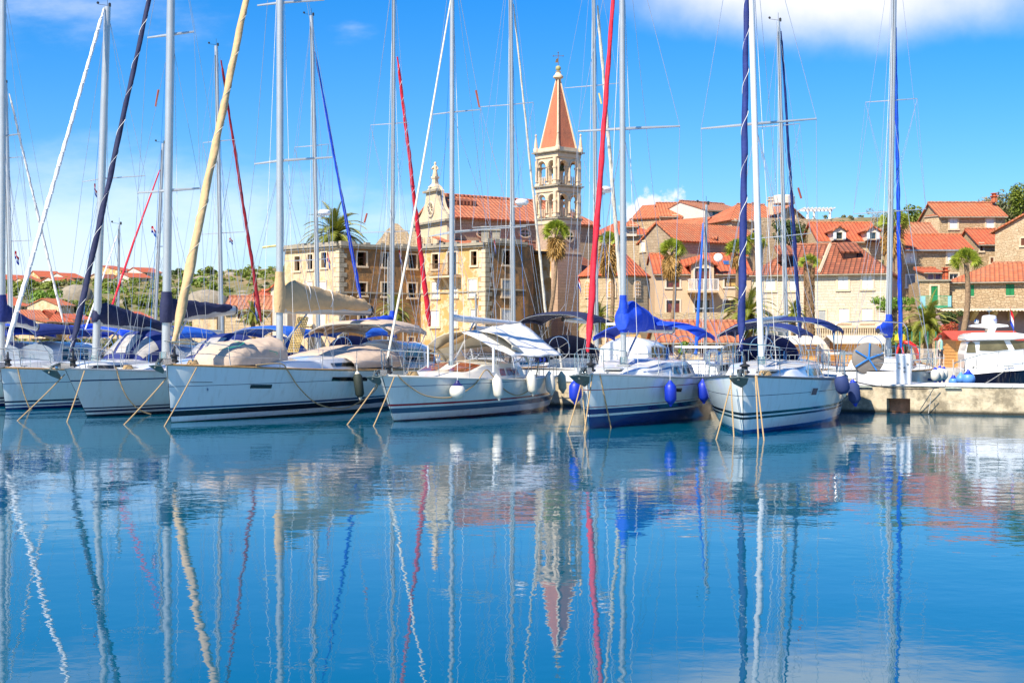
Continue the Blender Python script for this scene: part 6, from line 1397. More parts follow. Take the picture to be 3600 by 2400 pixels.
c = P(3052, 1260, b12.w(10.7, 0, 0).y); mb = MB(); mb.lathe(c, [(.02, .06), (.52, .06), (.56, .03), (.56, -.06), (.5, -.08), (.02, -.08)], 28, (0, -1, 0)); rc = mb.build('wheel_cover', mat('grey_cover', (.20, .18, .16), .8, var=.1), b12.root)
for q in (.35, 1.5, 2.6, 3.7, 5.3): mb = MB(); mb.tube([c+Vector((0, -.09, 0)), c+Vector((.54*math.cos(q), -.09, .54*math.sin(q)))], .028, 5); mb.build('blue_strap', lineb, rc)
Yh = c.y
for dy in (0, .9): mb = MB(); mb.tube([P(2932, 1215, Yh+dy), P(2932, 1150, Yh+dy), P(2942, 1134, Yh+dy), P(3060, 1128, Yh+dy), P(3175, 1134, Yh+dy), P(3188, 1152, Yh+dy), P(3196, 1230, Yh+dy)], .022, 6); mb.build('bimini_frame', steel, b12.root)

# boats with cabins seen low between the masts
def motorboat(label, px, Y, ang, L, B=2.8, cov=None, ht=1.25, hm=None, name='motorboat', fs=1.0):
    c = P(px, 1200, Y); b = Boat(label, (c.x, c.y, 0), ang, L, B, fs+.15, fs, .5, name=name); b.root['category'] = 'motorboat'
    b.hull(hm or hull_w, rail=steel); b.trunk(1.6, L*.78, .78, [(0, .03), (.25, ht*.35), (.4, ht*.95), (.85, ht), (1, ht*.9)], gel, [(L*.34, L*.50, .86, .74), (L*.53, L*.72, .86, .74)])
    w_ = MB(); w_.loft([[b.trunk_pt(x, v, *b.tr)+Vector((0, 0, .015)) for v in (-.6, -.3, 0, .3, .6)] for x in (L*.26, L*.29, L*.32, L*.35)]); w_.build('windscreen', glassd, b.root)
    b.pulpit(1.2, .5, stanch=4)
    if cov: b.bimini(L*.55, L*.95, fs+ht+.75, cov, w=B*.42)
    mb = MB(); mb.box(b.w(L*.6, 0, fs+ht+.5), (.5, B*.7, .08), (b.ux, b.uy, Vector((0, 0, 1)))); mb.build('roof_arch', gel, b.root)
    return b
motorboat('white cabin cruiser with a rolled bright blue cover behind the off white yacht', 345, 66, 200, 8.5, 3.0, blue, 1.3)
motorboat('white cabin cruiser with a grey blue hood behind the navy sail cover', 475, 65, 205, 8.0, 2.9, navy, 1.3)
motorboat('white cabin cruiser with a cream hood at the far left behind the pier', 120, 68, 200, 8.0, 2.9, cream, 1.0)
motorboat('white cabin cruiser under a blue canopy behind the covered dinghy', 900, 64, 205, 8.0, 2.9, blue2, 1.15)
motorboat('white cruiser with a beige hood behind the yacht with the awning', 1560, 58, 200, 8.5, 3.0, taupe, 1.35)
motorboat('white pilot boat with a radar mast behind the blue bimini', 2330, 57, 200, 7.5, 2.8, None, 1.45)
motorboat('white cruiser with smooth rounded bow behind the red furled sail', 2120, 56, 20, 8.0, 2.9, None, .7)
motorboat('small white motorboat right of the blue striped lifebuoy', 2545, 56, 200, 7, 2.6, None, .6)
gh_ = hullmat('hull_paint_grey_teal', (.50, .53, .50), [(.85, .95, (.03, .06, .2))])
sb_ = motorboat('grey hulled low boat with a dotted rail beside the white power pedestal', 3262, 52.5, 300, 5.5, 2.2, None, .35, gh_)

# motor yacht at the right edge
my = thing('motor_yacht', 'cream motor yacht with a dark navy hull and a radar arch at the right edge', 'motorboat', P(3560, 1400, 50)); Ym = 49.0
dx = Vector((math.cos(R(-12)), math.sin(R(-12)), 0)); dn = Vector((-dx.y, dx.x, 0))
def mp_(px, py, off=0.0):   # photo pixel on the yacht's near side plane, moved off metres away
    o_ = P(3350, 1200, Ym+.6); k = (px-1800)/F; q = (k*o_.y-o_.x)/(dx.x-k*dx.y); p = o_+dx*q; Yp = p.y; z = CH-(py-1200)/F*Yp; p = p+dn*off; p.z = z; return p
navyh = hullmat('hull_paint_dark_navy', (.008, .012, .03), [], .12)
ks = [0, .15, .3, .45, .6, .75, .9, 1.0]
def side(pxs, pys, off): return [mp_(a, b_, off) for a, b_ in zip(pxs, pys)]
hx = [3392, 3440, 3500, 3560, 3640, 3740, 3860]; hy = [1316, 1312, 1306, 1302, 1298, 1290, 1276]; mb = MB()
secs = []
for i, (a, b_) in enumerate(zip(hx, hy)):
    w = 3.4*(1 if i < 4 else 1-(i-3)*.28); y0 = 0 if i < 4 else (3.4-w)/2; t_ = mp_(a, b_, y0); u_ = mp_(a, b_, y0+w); lo = mp_(a, 1420, y0+.35); lo2 = mp_(a, 1420, y0+w-.35)
    lo.z = lo2.z = -.3; secs.append([t_, t_.lerp(lo, .5)-dn*.04, lo, lo2, u_.lerp(lo2, .5)+dn*.04, u_])
mb.loft(secs, cap=True); mb.build('hull', navyh, my, True)
mb = MB(); mb.loft([[mp_(a, b_-20 if i else b_-14, .12+(0 if i < 4 else (i-3)*.47)), mp_(a, b_+2, -.02+(0 if i < 4 else (i-3)*.47)), mp_(a, b_+2, 3.42-(0 if i < 4 else (i-3)*.47)), mp_(a, b_-20, 3.3-(0 if i < 4 else (i-3)*.47))] for i, (a, b_) in enumerate(zip(hx, hy))], closed=True, cap=True); mb.build('gunwale', gel, my, True)
def slab(pts, off0, off1, name, m, taper=.15, parent=my):
    mb = MB(); n = len(pts); a = [mp_(x, y, off0) for x, y in pts]; b_ = [mp_(x, y, off1) for x, y in pts]
    mb.loft([a, b_], closed=True, cap=True); o = mb.build(name, m, parent, True, auto=35)
    md = o.modifiers.new('bevel', 'BEVEL'); md.width = .06; md.segments = 3; md.limit_method = 'ANGLE'; return o
low = slab([(3396, 1300), (3396, 1242), (3408, 1200), (3480, 1196), (3560, 1192), (3700, 1225), (3760, 1280), (3760, 1296)], .45, 2.95, 'cabin', gel)
ro_ = slab([(3396, 1192), (3400, 1178), (3420, 1170), (3500, 1168), (3580, 1170), (3650, 1178), (3655, 1186), (3560, 1195), (3480, 1196), (3404, 1198)], .3, 3.1, 'cabin_roof', gel)
for pts in ([(3401, 1240), (3408, 1206), (3420, 1199), (3432, 1206), (3436, 1240)], [(3448, 1232), (3450, 1200), (3535, 1196), (3552, 1228), (3500, 1234)], [(3556, 1196), (3640, 1200), (3672, 1224), (3574, 1230)]):
    mb = MB(); mb.prism([mp_(x, y, .43) for x, y in pts], dn*.01); o = mb.build('cabin_window', mat('tinted_glass', (.10, .09, .05), .06, var=.6, scale=1.5, spec=.9), low, False)
for px in (3427, 3453, 3482): mb = MB(); mb.prism([mp_(px-4, 1300, .43), mp_(px-4, 1290, .43), mp_(px+4, 1289, .43), mp_(px+4, 1299, .43)], dn*.01); mb.build('porthole', glassd, low, False)
mb = MB(); mb.tube([mp_(x, y, .05) for x, y in ((3355, 1276), (3400, 1262), (3450, 1246), (3520, 1236), (3600, 1228), (3700, 1215))], .02, 6)
for x, y0, y1 in ((3355, 1276, 1330), (3395, 1264, 1316), (3436, 1250, 1300), (3512, 1238, 1292), (3600, 1228, 1284)): mb.tube([mp_(x, y0, .05), mp_(x-4, y1, .1)], .014, 5)
mb.build('guard_rail', steel, my)
ar = slab([(3426, 1147), (3430, 1140), (3500, 1134), (3560, 1140), (3566, 1147), (3520, 1150), (3512, 1170), (3486, 1170), (3490, 1152)], 1.2, 2.2, 'radar_arch', gel)
mb = MB(); c = mp_(3497, 1120, 1.6); mb.lathe(c, [(.05, -.22), (.24, -.2), (.27, -.1), (.25, .1), (.2, .14), (.02, .16)], 22); rd_ = mb.build('radar_dome', gel, my)
mb = MB(); mb.tube([c+Vector((0, 0, .1)), c+Vector((0, 0, .45))], .012, 5); mb.lathe(c+Vector((0, 0, .28)), [(.01, 0), (.1, .02), (.1, .04), (.01, .05)], 10); mb.build('antenna', steel, rd_)
mb = MB(); mb.lathe(mp_(3450, 1128, 1.5), [(.09, 0), (.07, .1), (.02, .14)], 12, dx+Vector((-1.2, -1, 0))); mb.tube([mp_(3450, 1130, 1.5), mp_(3450, 1142, 1.5)], .02, 5); mb.build('searchlight', steel, my)
def text(s_, c, size, m, parent, rz=0.0, name='lettering'):
    cu = bpy.data.curves.new(name, 'FONT'); cu.body = s_; cu.size = size; cu.align_x = 'CENTER'; cu.extrude = .002
    o = bpy.data.objects.new(name, cu); COL.objects.link(o); bpy.context.view_layer.update()
    me = bpy.data.meshes.new_from_object(o.evaluated_get(bpy.context.evaluated_depsgraph_get())); bpy.data.objects.remove(o)
    M4 = Matrix.Translation(c) @ Matrix.Rotation(rz, 4, 'Z') @ Matrix.Rotation(R(90), 4, 'X'); inv = ROOTM[parent]; me.transform(inv @ M4); me.materials.append(m)
    o = bpy.data.objects.new(name, me); COL.objects.link(o); o.parent = parent; ROOTM[o] = inv; return o
p = b10.on_mast(668)+Vector((.42, -.1, 0)); text('Raym', p+Vector((.02, -.30, -.06)), .15, mat('dark_red_print', (.12, .01, .02), .5), b10.root)
text('NO', c+Vector((.13, -.262, -.06)), .11, fblue, rd_, R(20)); text('SOLO', c+Vector((-.1, -.262, -.05)), .05, fblue, rd_, R(-15))
text('5-3', P(1907, 1270, 44.6), .16, fblue, D.root)
mb = MB(); q = mp_(3545, 1290, -.02); mb.tube([q+Vector((-.18, 0, .03)), q+Vector((.18, 0, .03))], .02, 6); mb.tube([q, q+Vector((0, 0, .04))], .03, 6); mb.build('cleat', steel, my)
ropeline('mooring_rope', 'thin white rope running down from the navy hulled motor yacht to the pier', [mp_(3545, 1292, -.05), P(3440, 1358, 46.0)], .014, ropew, .05)

# round the sterns: fenders, pedestal, lifebuoy
def fpx(label, px, py0, py1, Y, rad, m, group=None, tilt=(0, 0), capm=None): return fender(label, P(px, py0, Y), (py1-py0)/F*Y, rad, m, group, tilt, capm)
fpx('cream fender with a blue top, left one of three tied together by the pier', 3288, 1292, 1345, 49.3, .15, fwhite, 'cream fenders with blue tops', capm=fblue)
fpx('cream fender with a blue top, middle one of three tied together by the pier', 3304, 1287, 1343, 49.5, .15, fwhite, 'cream fenders with blue tops', capm=fblue)
fpx('cream fender with a blue top, right one of three tied together by the pier', 3318, 1290, 1340, 49.7, .14, fwhite, 'cream fenders with blue tops', capm=fblue)
fpx('light blue cylindrical fender leaning on the dark navy hull', 3378, 1310, 1354, 48.3, .15, fsky)
ball_fender('large round light blue fender at the stern of the navy hulled motor yacht', P(3404, 1332, 48.2), .23, fsky, fblue)
ball_fender('smaller round light blue fender left of the big one', P(3352, 1341, 48.6), .16, fsky, fblue)
pd_a = on_pier(3168); pc = P0+PD*pd_a+PN*.5; pe = thing('power_pedestal', 'white power pedestal with sockets standing on the pier', 'pedestal', pc+Vector((0, 0, PT+.02)))
mb = MB(); mb.box(pc+Vector((0, 0, PT+.50)), (.46, .30, .96), (PD, PN, Vector((0, 0, 1)))); o = mb.build('cabinet', gel, pe, False); md = o.modifiers.new('bevel', 'BEVEL'); md.width = .02; md.segments = 2
for ux_, uz_ in ((-.12, .55), (.05, .55), (-.12, .68), (.15, .68), (.05, .42)): mb = MB(); mb.lathe(pc+PD*ux_-PN*.155+Vector((0, 0, PT+uz_)), [(.035, 0), (.035, .03), (.02, .035)], 10, -PN); mb.build('socket', mat('grey_plastic', (.30, .30, .30), .5), pe)
lb = thing('lifebuoy', 'white lifebuoy with blue bands on the stern rail right of the blue bimini', 'lifebuoy', P(2507, 1262, 44)); c = P(2507, 1258, 44); mb = MB(); mb.tube([c+Vector((.22*math.cos(q), 0, .22*math.sin(q))) for q in [2*math.pi*i/28 for i in range(29)]], .055, 10); o = mb.build('ring', gel, lb)
for q in (.7, 2.3, 3.9, 5.4): mb = MB(); mb.tube([c+Vector((.22*math.cos(q+d), 0, .22*math.sin(q+d))) for d in (-.2, -.1, 0, .1, .2)], .06, 10); mb.build('band', lineb, o)
ropeline('mooring_rope', 'dark rope sagging from the rightmost yacht to the pier ring', [P(2950, 1326, 44.4), P(3300, 1363, 45.1)], .016, black, .16)
ropeline('mooring_rope', 'dark rope doubled back from the pier edge to the water', [P(3282, 1366, 44.9), P(3235, 1440, 45.2)], .014, galv, 0)
ropeline('mooring_rope', 'thin pale rope hanging down the pier face from the ring', [P(3268, 1372, 45.0), P(3272, 1400, 45.0), P(3264, 1452, 45.0)], .012, ropew)
ropeline('mooring_rope', 'reddish rope hanging down the pier face left of the recess', [P(3042, 1364, 46.3), P(3040, 1410, 46.3), P(3048, 1450, 46.3)], .012, rope)
ropeline('mooring_rope', 'worn rope from the stern of the rightmost yacht to the left pier ring', [P(2950, 1418, 45.6), P(3012, 1364, 46.2)], .014, rope, .03)

# ---------------------------------------------------------------- flags
cr_ = [(.60, .01, .02), (.76, .76, .74), (.01, .05, .40)]; FM = [mat('flag_red', cr_[0], .8), mat('flag_white', cr_[1], .8), mat('flag_blue', cr_[2], .8)]
def flag(label, px, py, Y, w, h, kind=0, droop=.5):
    c = P(px, py, Y); mb = MB(); n = 8; name = 'flag'
    for s_ in range(3):
        mb.mi = s_; rows = []
        for i in range(n+1):
            k = i/n; rows.append([c+Vector((w*k*(1-.45*droop), .10*math.sin(k*7), -droop*h*1.1*k-h*(s_+j)/3+.05*math.sin(k*5))) for j in (0, 1)])
        mb.loft(rows)
    if kind == 1:
        mb.mi = 0
        for a in range(4):
            for b_ in range(4):
                if (a+b_) % 2: k = .36+a*.07; q = c+Vector((w*k*(1-.45*droop), -.02+.10*math.sin(k*7), -droop*h*1.1*k-h*(.30+b_*.09))); mb.add([q, q+Vector((w*.05, 0, 0)), q+Vector((w*.05, 0, -h*.08)), q+Vector((0, 0, -h*.08))], [(0, 1, 2, 3)])
    return tag(mb.build(name, FM, None, True), label, 'flag')
flag('small red white and blue flag high between two left masts', 532, 795, 60, .26, .28)
flag('red white and blue ensign by the dark red furled sail', 893, 1022, 58, .22, .62, 1, .9)
flag('chequered red and blue flag in front of the pale ruin', 1150, 884, 58, .20, .40, 1, .8)
flag('small faded flag between the ruins', 1403, 876, 58, .14, .30, 0, .9)
flag('small blue and white flag near the ochre ruin', 1736, 836, 56, .14, .32, 2, .9)
flag('small red white and blue flag left of the chapel roof', 2032, 974, 56, .18, .36, 0, .7)
flag('red white and blue ensign behind the radar dome of the motor yacht', 3552, 1075, 50, .22, .55, 1, .9)
flag('tiny blue and white flag under the spreader of the dark red furled sail yacht', 806, 837, 62, .16, .2, 0, .2)
flag('faded blue and white pennant on the leftmost halyard', 52, 882, 60, .22, .34, 0, .6)
flag('small dark pennant under the spreader left of the navy furled sail', 331, 645, 46, .12, .22, 0, .8)
for lb_, px0, py0, px1, py1, Y in (('red roller hanging in the rigging between the left masts', 557, 316, 547, 375, 50), ('red roller hanging in the rigging near the central masts', 1673, 318, 1686, 378, 48), ('slim wooden roller hanging before the palm', 1290, 750, 1281, 783, 52), ('brown roller hanging in the rigging right of the navy sails', 2806, 660, 2817, 698, 47), ('pale orange roller hanging beside the red furled sail', 2106, 328, 2115, 366, 52), ('yellow wooden crossbar hung left of the tan sail cover', 923, 870, 970, 864, 46)):
    mb = MB(); mb.tube([P(px0, py0, Y), P(px1, py1, Y)], .035, 8); tag(mb.build('rigging_roller', mat('varnished_red_wood', (.30, .06, .03), .5) if 'yellow' not in lb_ and 'orange' not in lb_ else liney), lb_, 'roller')

# ---------------------------------------------------------------- the town quay: kiosks, fence, slide, people
plank = mat('orange_planks', (.62, .32, .09), .7, var=.2, scale=8)
def kiosk(label, px0, px1, pyt, Y, awn, roofm):
    a, b_ = P(px0, pyt, Y), P(px1, pyt, Y); k = thing('wooden_kiosk', label, 'kiosk', Vector(((a.x+b_.x)/2, Y, .9))); mb = MB(); zt0 = a.z
    n = 9; 
    for i in range(n): z = .9+(zt0-.9)*(i+.5)/n; mb.box(((a.x+b_.x)/2, Y+1.2, z), (b_.x-a.x, 2.4, (zt0-.9)/n-.03)); 
    mb.box(((a.x+b_.x)/2, Y+1.2, (.9+zt0)/2), (b_.x-a.x-.04, 2.36, zt0-.9)); mb.build('plank_walls', plank, k, False)
    mb = MB(); zr = P(0, awn, Y).z; cx_ = (a.x+b_.x)/2; hx_ = (b_.x-a.x)/2+.35; mb.loft([[Vector((cx_-hx_, Y-.45, zt0-.05)), Vector((cx_+hx_, Y-.45, zt0-.05))], [Vector((cx_-hx_, Y+1.2, zr)), Vector((cx_+hx_, Y+1.2, zr))], [Vector((cx_-hx_, Y+2.9, zt0-.05)), Vector((cx_+hx_, Y+2.9, zt0-.05))]]); mb.build('awning_roof', roofm, k, False, thick=.06)
    return k
kiosk('orange plank kiosk with a cream awning behind the sprayhood of the rightmost yacht', 2762, 2872, 1206, 74, 1182, cream)
kiosk('wide orange plank kiosk with a cream awning below the pale house', 2948, 3098, 1203, 74, 1180, cream)
kiosk('orange plank kiosk with a red roof left of the motor yacht', 3362, 3572, 1192, 76, 1164, mat('red_felt_roof', (.50, .07, .04), .9))
kiosk('small orange kiosk behind the navy bimini and the red furled sail', 2165, 2235, 1205, 76, 1178, plank)
sl = thing('play_slide', 'red and yellow playground slide by the blue furled sail', 'slide', P(3170, 1250, 78)); mb = MB(); mb.loft([[p+Vector((0, d, h_)) for d, h_ in ((-.3, .15), (-.3, 0), (.3, 0), (.3, .15))] for p in [P(3172, 1207, 78), P(3195, 1208, 78), P(3215, 1222, 78), P(3225, 1250, 78), P(3232, 1288, 78)]]); mb.build('chute', mat('red_plastic', (.62, .02, .02), .4), sl, True, thick=.04)
mb = MB(); 
for a_, b_ in (((3140, 1290), (3163, 1202)), ((3185, 1290), (3168, 1202)), ((3150, 1250), (3178, 1250))): mb.tube([P(*a_, 78), P(*b_, 78)], .06, 6)
mb.build('frame', mat('red_plastic', (.62, .02, .02), .4), sl); mb = MB(); mb.lathe(P(3165, 1205, 78), [(.2, 0), (.34, .15), (.3, .4), (.02, .6)], 10); mb.build('yellow_top', mat('yellow_plastic', (.7, .5, .02), .4), sl)
fc = thing('wire_fence', 'pale wire mesh fence with green posts behind the slide', 'fence', P(3300, 1290, 80)); 
for i in range(9): mb = MB(); mb.tube([P(3150+i*28, 1290, 80), P(3150+i*28, 1165, 80)], .035, 5); mb.build('post', mat('green_post', (.03, .18, .10), .6), fc)
mb = MB(); 
for i in range(60): mb.tube([P(3200+i*3.0, 1286, 79.9), P(3200+i*3.0, 1226, 79.9)], .006, 3)
for i in range(14): mb.tube([P(3200, 1226+i*4.5, 79.9), P(3378, 1226+i*4.5, 79.9)], .006, 3)
mb.build('mesh_panel', railw, fc, False)
gt = thing('white_gate', 'white picket gate between the two plank kiosks', 'gate', P(2900, 1290, 76)); mb = MB()
for i in range(10): x_ = 2880+i*4.6; mb.tube([P(x_, 1285, 76), P(x_, 1200-8*math.sin(math.pi*i/9), 76)], .03, 4)
for y_ in (1210, 1270): mb.tube([P(2878, y_, 76), P(2923, y_, 76)], .03, 4)
mb.build('pickets', railw, gt)
# a person walking on the quay, very small in the photo
def person(label, c, skinm, topm, botm, facing=0.0, h=1.72, group=None):
    ro = thing('person', label, 'person', c, facing, group); bm_ = bpy.data.meshes.new('body'); s_ = h/1.72
    J = {'pel': (0, 0, .95), 'che': (0, 0, 1.28), 'nk': (0, 0, 1.48), 'hd': (0, -.02, 1.62), 'ls': (.18, 0, 1.42), 'le': (.25, .03, 1.15), 'lh': (.24, -.14, .93), 'rs': (-.18, 0, 1.42), 're': (-.26, .03, 1.14), 'rh': (-.27, -.08, .88), 'lk': (.10, -.08, .52), 'la': (.10, .02, .10), 'lt': (.11, -.13, .04), 'rk': (-.09, -.02, .50), 'ra': (-.09, .16, .12), 'rt': (-.10, .04, .04)}
    rad = {'pel': .14, 'che': .15, 'nk': .06, 'hd': .10, 'ls': .06, 'le': .045, 'lh': .035, 'rs': .06, 're': .045, 'rh': .035, 'lk': .065, 'la': .045, 'lt': .04, 'rk': .065, 'ra': .045, 'rt': .04}
    ks_ = list(J); E_ = [('pel', 'che'), ('che', 'nk'), ('nk', 'hd'), ('che', 'ls'), ('ls', 'le'), ('le', 'lh'), ('che', 'rs'), ('rs', 're'), ('re', 'rh'), ('pel', 'lk'), ('lk', 'la'), ('la', 'lt'), ('pel', 'rk'), ('rk', 'ra'), ('ra', 'rt')]
    bm_.from_pydata([tuple(x*s_ for x in J[k]) for k in ks_], [(ks_.index(a), ks_.index(b_)) for a, b_ in E_], []); o = bpy.data.objects.new('body', bm_); COL.objects.link(o)
    md = o.modifiers.new('skin', 'SKIN'); 
    for i, k in enumerate(ks_): bm_.skin_vertices[0].data[i].radius = (rad[k]*s_, rad[k]*s_*.85)
    bm_.skin_vertices[0].data[0].use_root = True; sb2 = o.modifiers.new('sub', 'SUBSURF'); sb2.levels = sb2.render_levels = 1; bm_.materials.append(skinm); o.parent = ro
    def sh(name, m_, secs):
        mb = MB(); mb.loft([[Vector((x+rx*math.cos(q), y+ry*math.sin(q), z))*s_ for q in [2*math.pi*i/12 for i in range(12)]] for x, y, z, rx, ry in secs], closed=True, cap=True); me = mb.build(name, m_); me.parent = ro
    sh('shirt', topm, [(0, 0, .92, .17, .13), (0, 0, 1.1, .17, .13), (0, 0, 1.3, .21, .14), (0, 0, 1.44, .19, .11), (0, 0, 1.49, .08, .07)])
    sh('shorts', botm, [(0, 0, .98, .17, .13), (0, 0, .84, .18, .14), (0, -.01, .62, .19, .13)]); sh('hair', mat('dark_hair', (.05, .03, .02), .8), [(0, .0, 1.62, .11, .11), (0, .01, 1.70, .10, .10), (0, .01, 1.755, .03, .03)])
skin_m = mat('skin', (.55, .33, .22), .6)
person('person in a light green shirt and dark shorts on the quay by the fence', Vector((P(3306, 0, 74).x, 74, .9)), skin_m, mat('mint_shirt', (.35, .62, .5), .8), mat('dark_shorts', (.04, .04, .05), .8), R(60))

# ================================================================ palms, trees, scrub
g_pine = leafmat('pine_foliage', (.10, .16, .015), (.24, .28, .03)); g_dark = leafmat('dark_foliage', (.035, .07, .015), (.10, .15, .03)); g_olive = leafmat('olive_foliage', (.12, .14, .05), (.22, .22, .09)); g_bright = leafmat('bright_foliage', (.10, .22, .02), (.22, .34, .03))
g_palm = leafmat('date_palm_fronds', (.09, .14, .012), (.30, .30, .035)); g_fan = leafmat('fan_palm_leaves', (.12, .20, .012), (.38, .42, .04)); g_dead = leafmat('dead_palm_leaves', (.30, .16, .04), (.52, .32, .09)); g_red = leafmat('red_flowers', (.5, .04, .03), (.4, .12, .04)); g_bare = leafmat('bare_scrub_twigs', (.26, .20, .12), (.30, .26, .12), .1)
bark = mat('palm_trunk', (.26, .17, .10), .95, var=.4, scale=6, bump=1, bscale=12); bark2 = mat('tree_bark', (.16, .12, .08), .95, var=.3, scale=5, bump=.8)
def leaves(mb, c, rx, ry, rz, n, sz, seed=0):
    r_ = random.Random(seed)
    subs = [(c+Vector((rx*.62*r_.uniform(-1, 1), ry*.62*r_.uniform(-1, 1), rz*.62*r_.uniform(-1, 1))), r_.uniform(.28, .5)) for _ in range(max(5, int(n/90)))]
    for i in range(n):
        s_, k = subs[i % len(subs)]; d = Vector((r_.gauss(0, 1), r_.gauss(0, 1), r_.gauss(0, 1))).normalized(); rr = r_.uniform(.55, 1.05)**.5
        p = s_+Vector((d.x*rx*k*rr, d.y*ry*k*rr, d.z*rz*k*rr)); nn = (d+Vector((r_.uniform(-.7, .7), r_.uniform(-.7, .7), r_.uniform(-.3, .9)))).normalized()
        a = nn.orthogonal().normalized(); b_ = nn.cross(a); q = r_.uniform(0, 6.28); a2 = a*math.cos(q)+b_*math.sin(q); b2 = nn.cross(a2); z = sz*r_.uniform(.6, 1.3)
        mb.add([p-a2*z, p-b2*z*.6, p+a2*z, p+b2*z*.6], [(0, 1, 2, 3)])
def tree(label, c, rx, rz, m, n=900, sz=.22, trunk=1.5, name='tree', cat='tree', seed=1, group=None, cone=False):
    base = Vector((c.x, c.y, c.z-rz-trunk)); t = thing(name, label, cat, base, 0, group); r_ = random.Random(seed)
    mb = MB(); top = c+Vector((0, 0, rz*.4)); mb.tube([base, base.lerp(top, .45)+Vector((.1*rx, 0, 0)), top], [rx*.09+.05, rx*.06+.03, .03], 6)
    for i in range(7):
        s_ = base.lerp(top, r_.uniform(.35, .75)); mb.tube([s_, s_+Vector((r_.uniform(-.7, .7)*rx, r_.uniform(-.5, .5)*rx, r_.uniform(.2, .8)*rz))], [rx*.035+.02, .015], 4)
    mb.build('trunk', bark2, t); mb = MB()
    if cone:
        for j in range(5): k = j/5; leaves(mb, c+Vector((0, 0, rz*(-.8+1.7*k))), rx*(1-k*.8), rx*(1-k*.8), rz*.3, n//5, sz, seed+j)
    else: leaves(mb, c, rx, rx*.8, rz, n, sz, seed)
    mb.build('crown', m, t, False); return t
def datepalm(label, px, pyc, pyb, Y, Rpx, seed=1, nf=46, dead=0):
    c = P(px, pyc, Y); b = P(px, pyb, Y); Rr = Rpx/F*Y; t = thing('date_palm', label, 'palm', b); r_ = random.Random(seed); tr = Rr*.13
    mb = MB(); n = 9; mb.tube([b+(c-b)*i/n for i in range(n+1)], [tr*(1.15 if i == 0 else 1+.12*(i % 2)) for i in range(n)]+[tr*1.5], 10); mb.build('trunk', bark, t)
    mb = MB(); st = MB()
    for i in range(nf):
        az = i*2.39996+r_.uniform(-.2, .2); el = math.pi/2*(1-((i+.5)/nf)**.75*1.35); L_ = Rr*r_.uniform(.92, 1.12)*(1 if el > 0 else .8); h = Vector((math.cos(az), math.sin(az), 0)); pts = []
        p = c.copy(); d = h*math.cos(el)+Vector((0, 0, math.sin(el))); ns = 9
        for k in range(ns+1): pts.append(p.copy()); p = p+d*(L_*1.18/ns); d = (d+Vector((0, 0, -.17-.05*max(0, el)))).normalized()
        st.tube(pts, [Rr*.014]*(ns)+[Rr*.004], 3)
        for k in range(1, ns*3+1):
            f = k/(ns*3); j = min(ns-1, int(f*ns)); q = pts[j].lerp(pts[j+1], f*ns-j); dd = (pts[j+1]-pts[j]).normalized(); sd = dd.cross(Vector((0, 0, 1))); sd = sd.normalized() if sd.length > .1 else Vector((1, 0, 0)); up = sd.cross(dd)
            ll = Rr*.30*math.sin(math.pi*min(1, f*.85+.14))
            for s_ in (1, -1):
                tip = q+(sd*s_*.8+dd*.75+up*.10+Vector((0, 0, -.12))).normalized()*ll*r_.uniform(.8, 1.1); w_ = dd*(Rr*.027); mb.add([q-w_, q+w_, tip], [(0, 1, 2)])
    mb.build('crown', g_palm, t, False); st.build('frond_stems', mat('frond_stem', (.30, .28, .08), .7), t)
    if dead:
        mb = MB()
        for i in range(12):
            az = i*.52; h = Vector((math.cos(az), math.sin(az), 0)); p0 = c+h*tr; p1 = c+h*Rr*.55+Vector((0, 0, -Rr*.25)); p2 = c+h*Rr*.75+Vector((0, 0, -Rr*.7))
            for k in range(14): q = p0.lerp(p1, k/7) if k < 7 else p1.lerp(p2, (k-7)/7); mb.add([q, q+Vector((r_.uniform(-.1, .1), 0, -.1))*Rr, q+Vector((r_.uniform(-.15, .15), .02, -.2))*Rr], [(0, 1, 2)])
        mb.build('dead_fronds', g_dead, t, False)
    return t
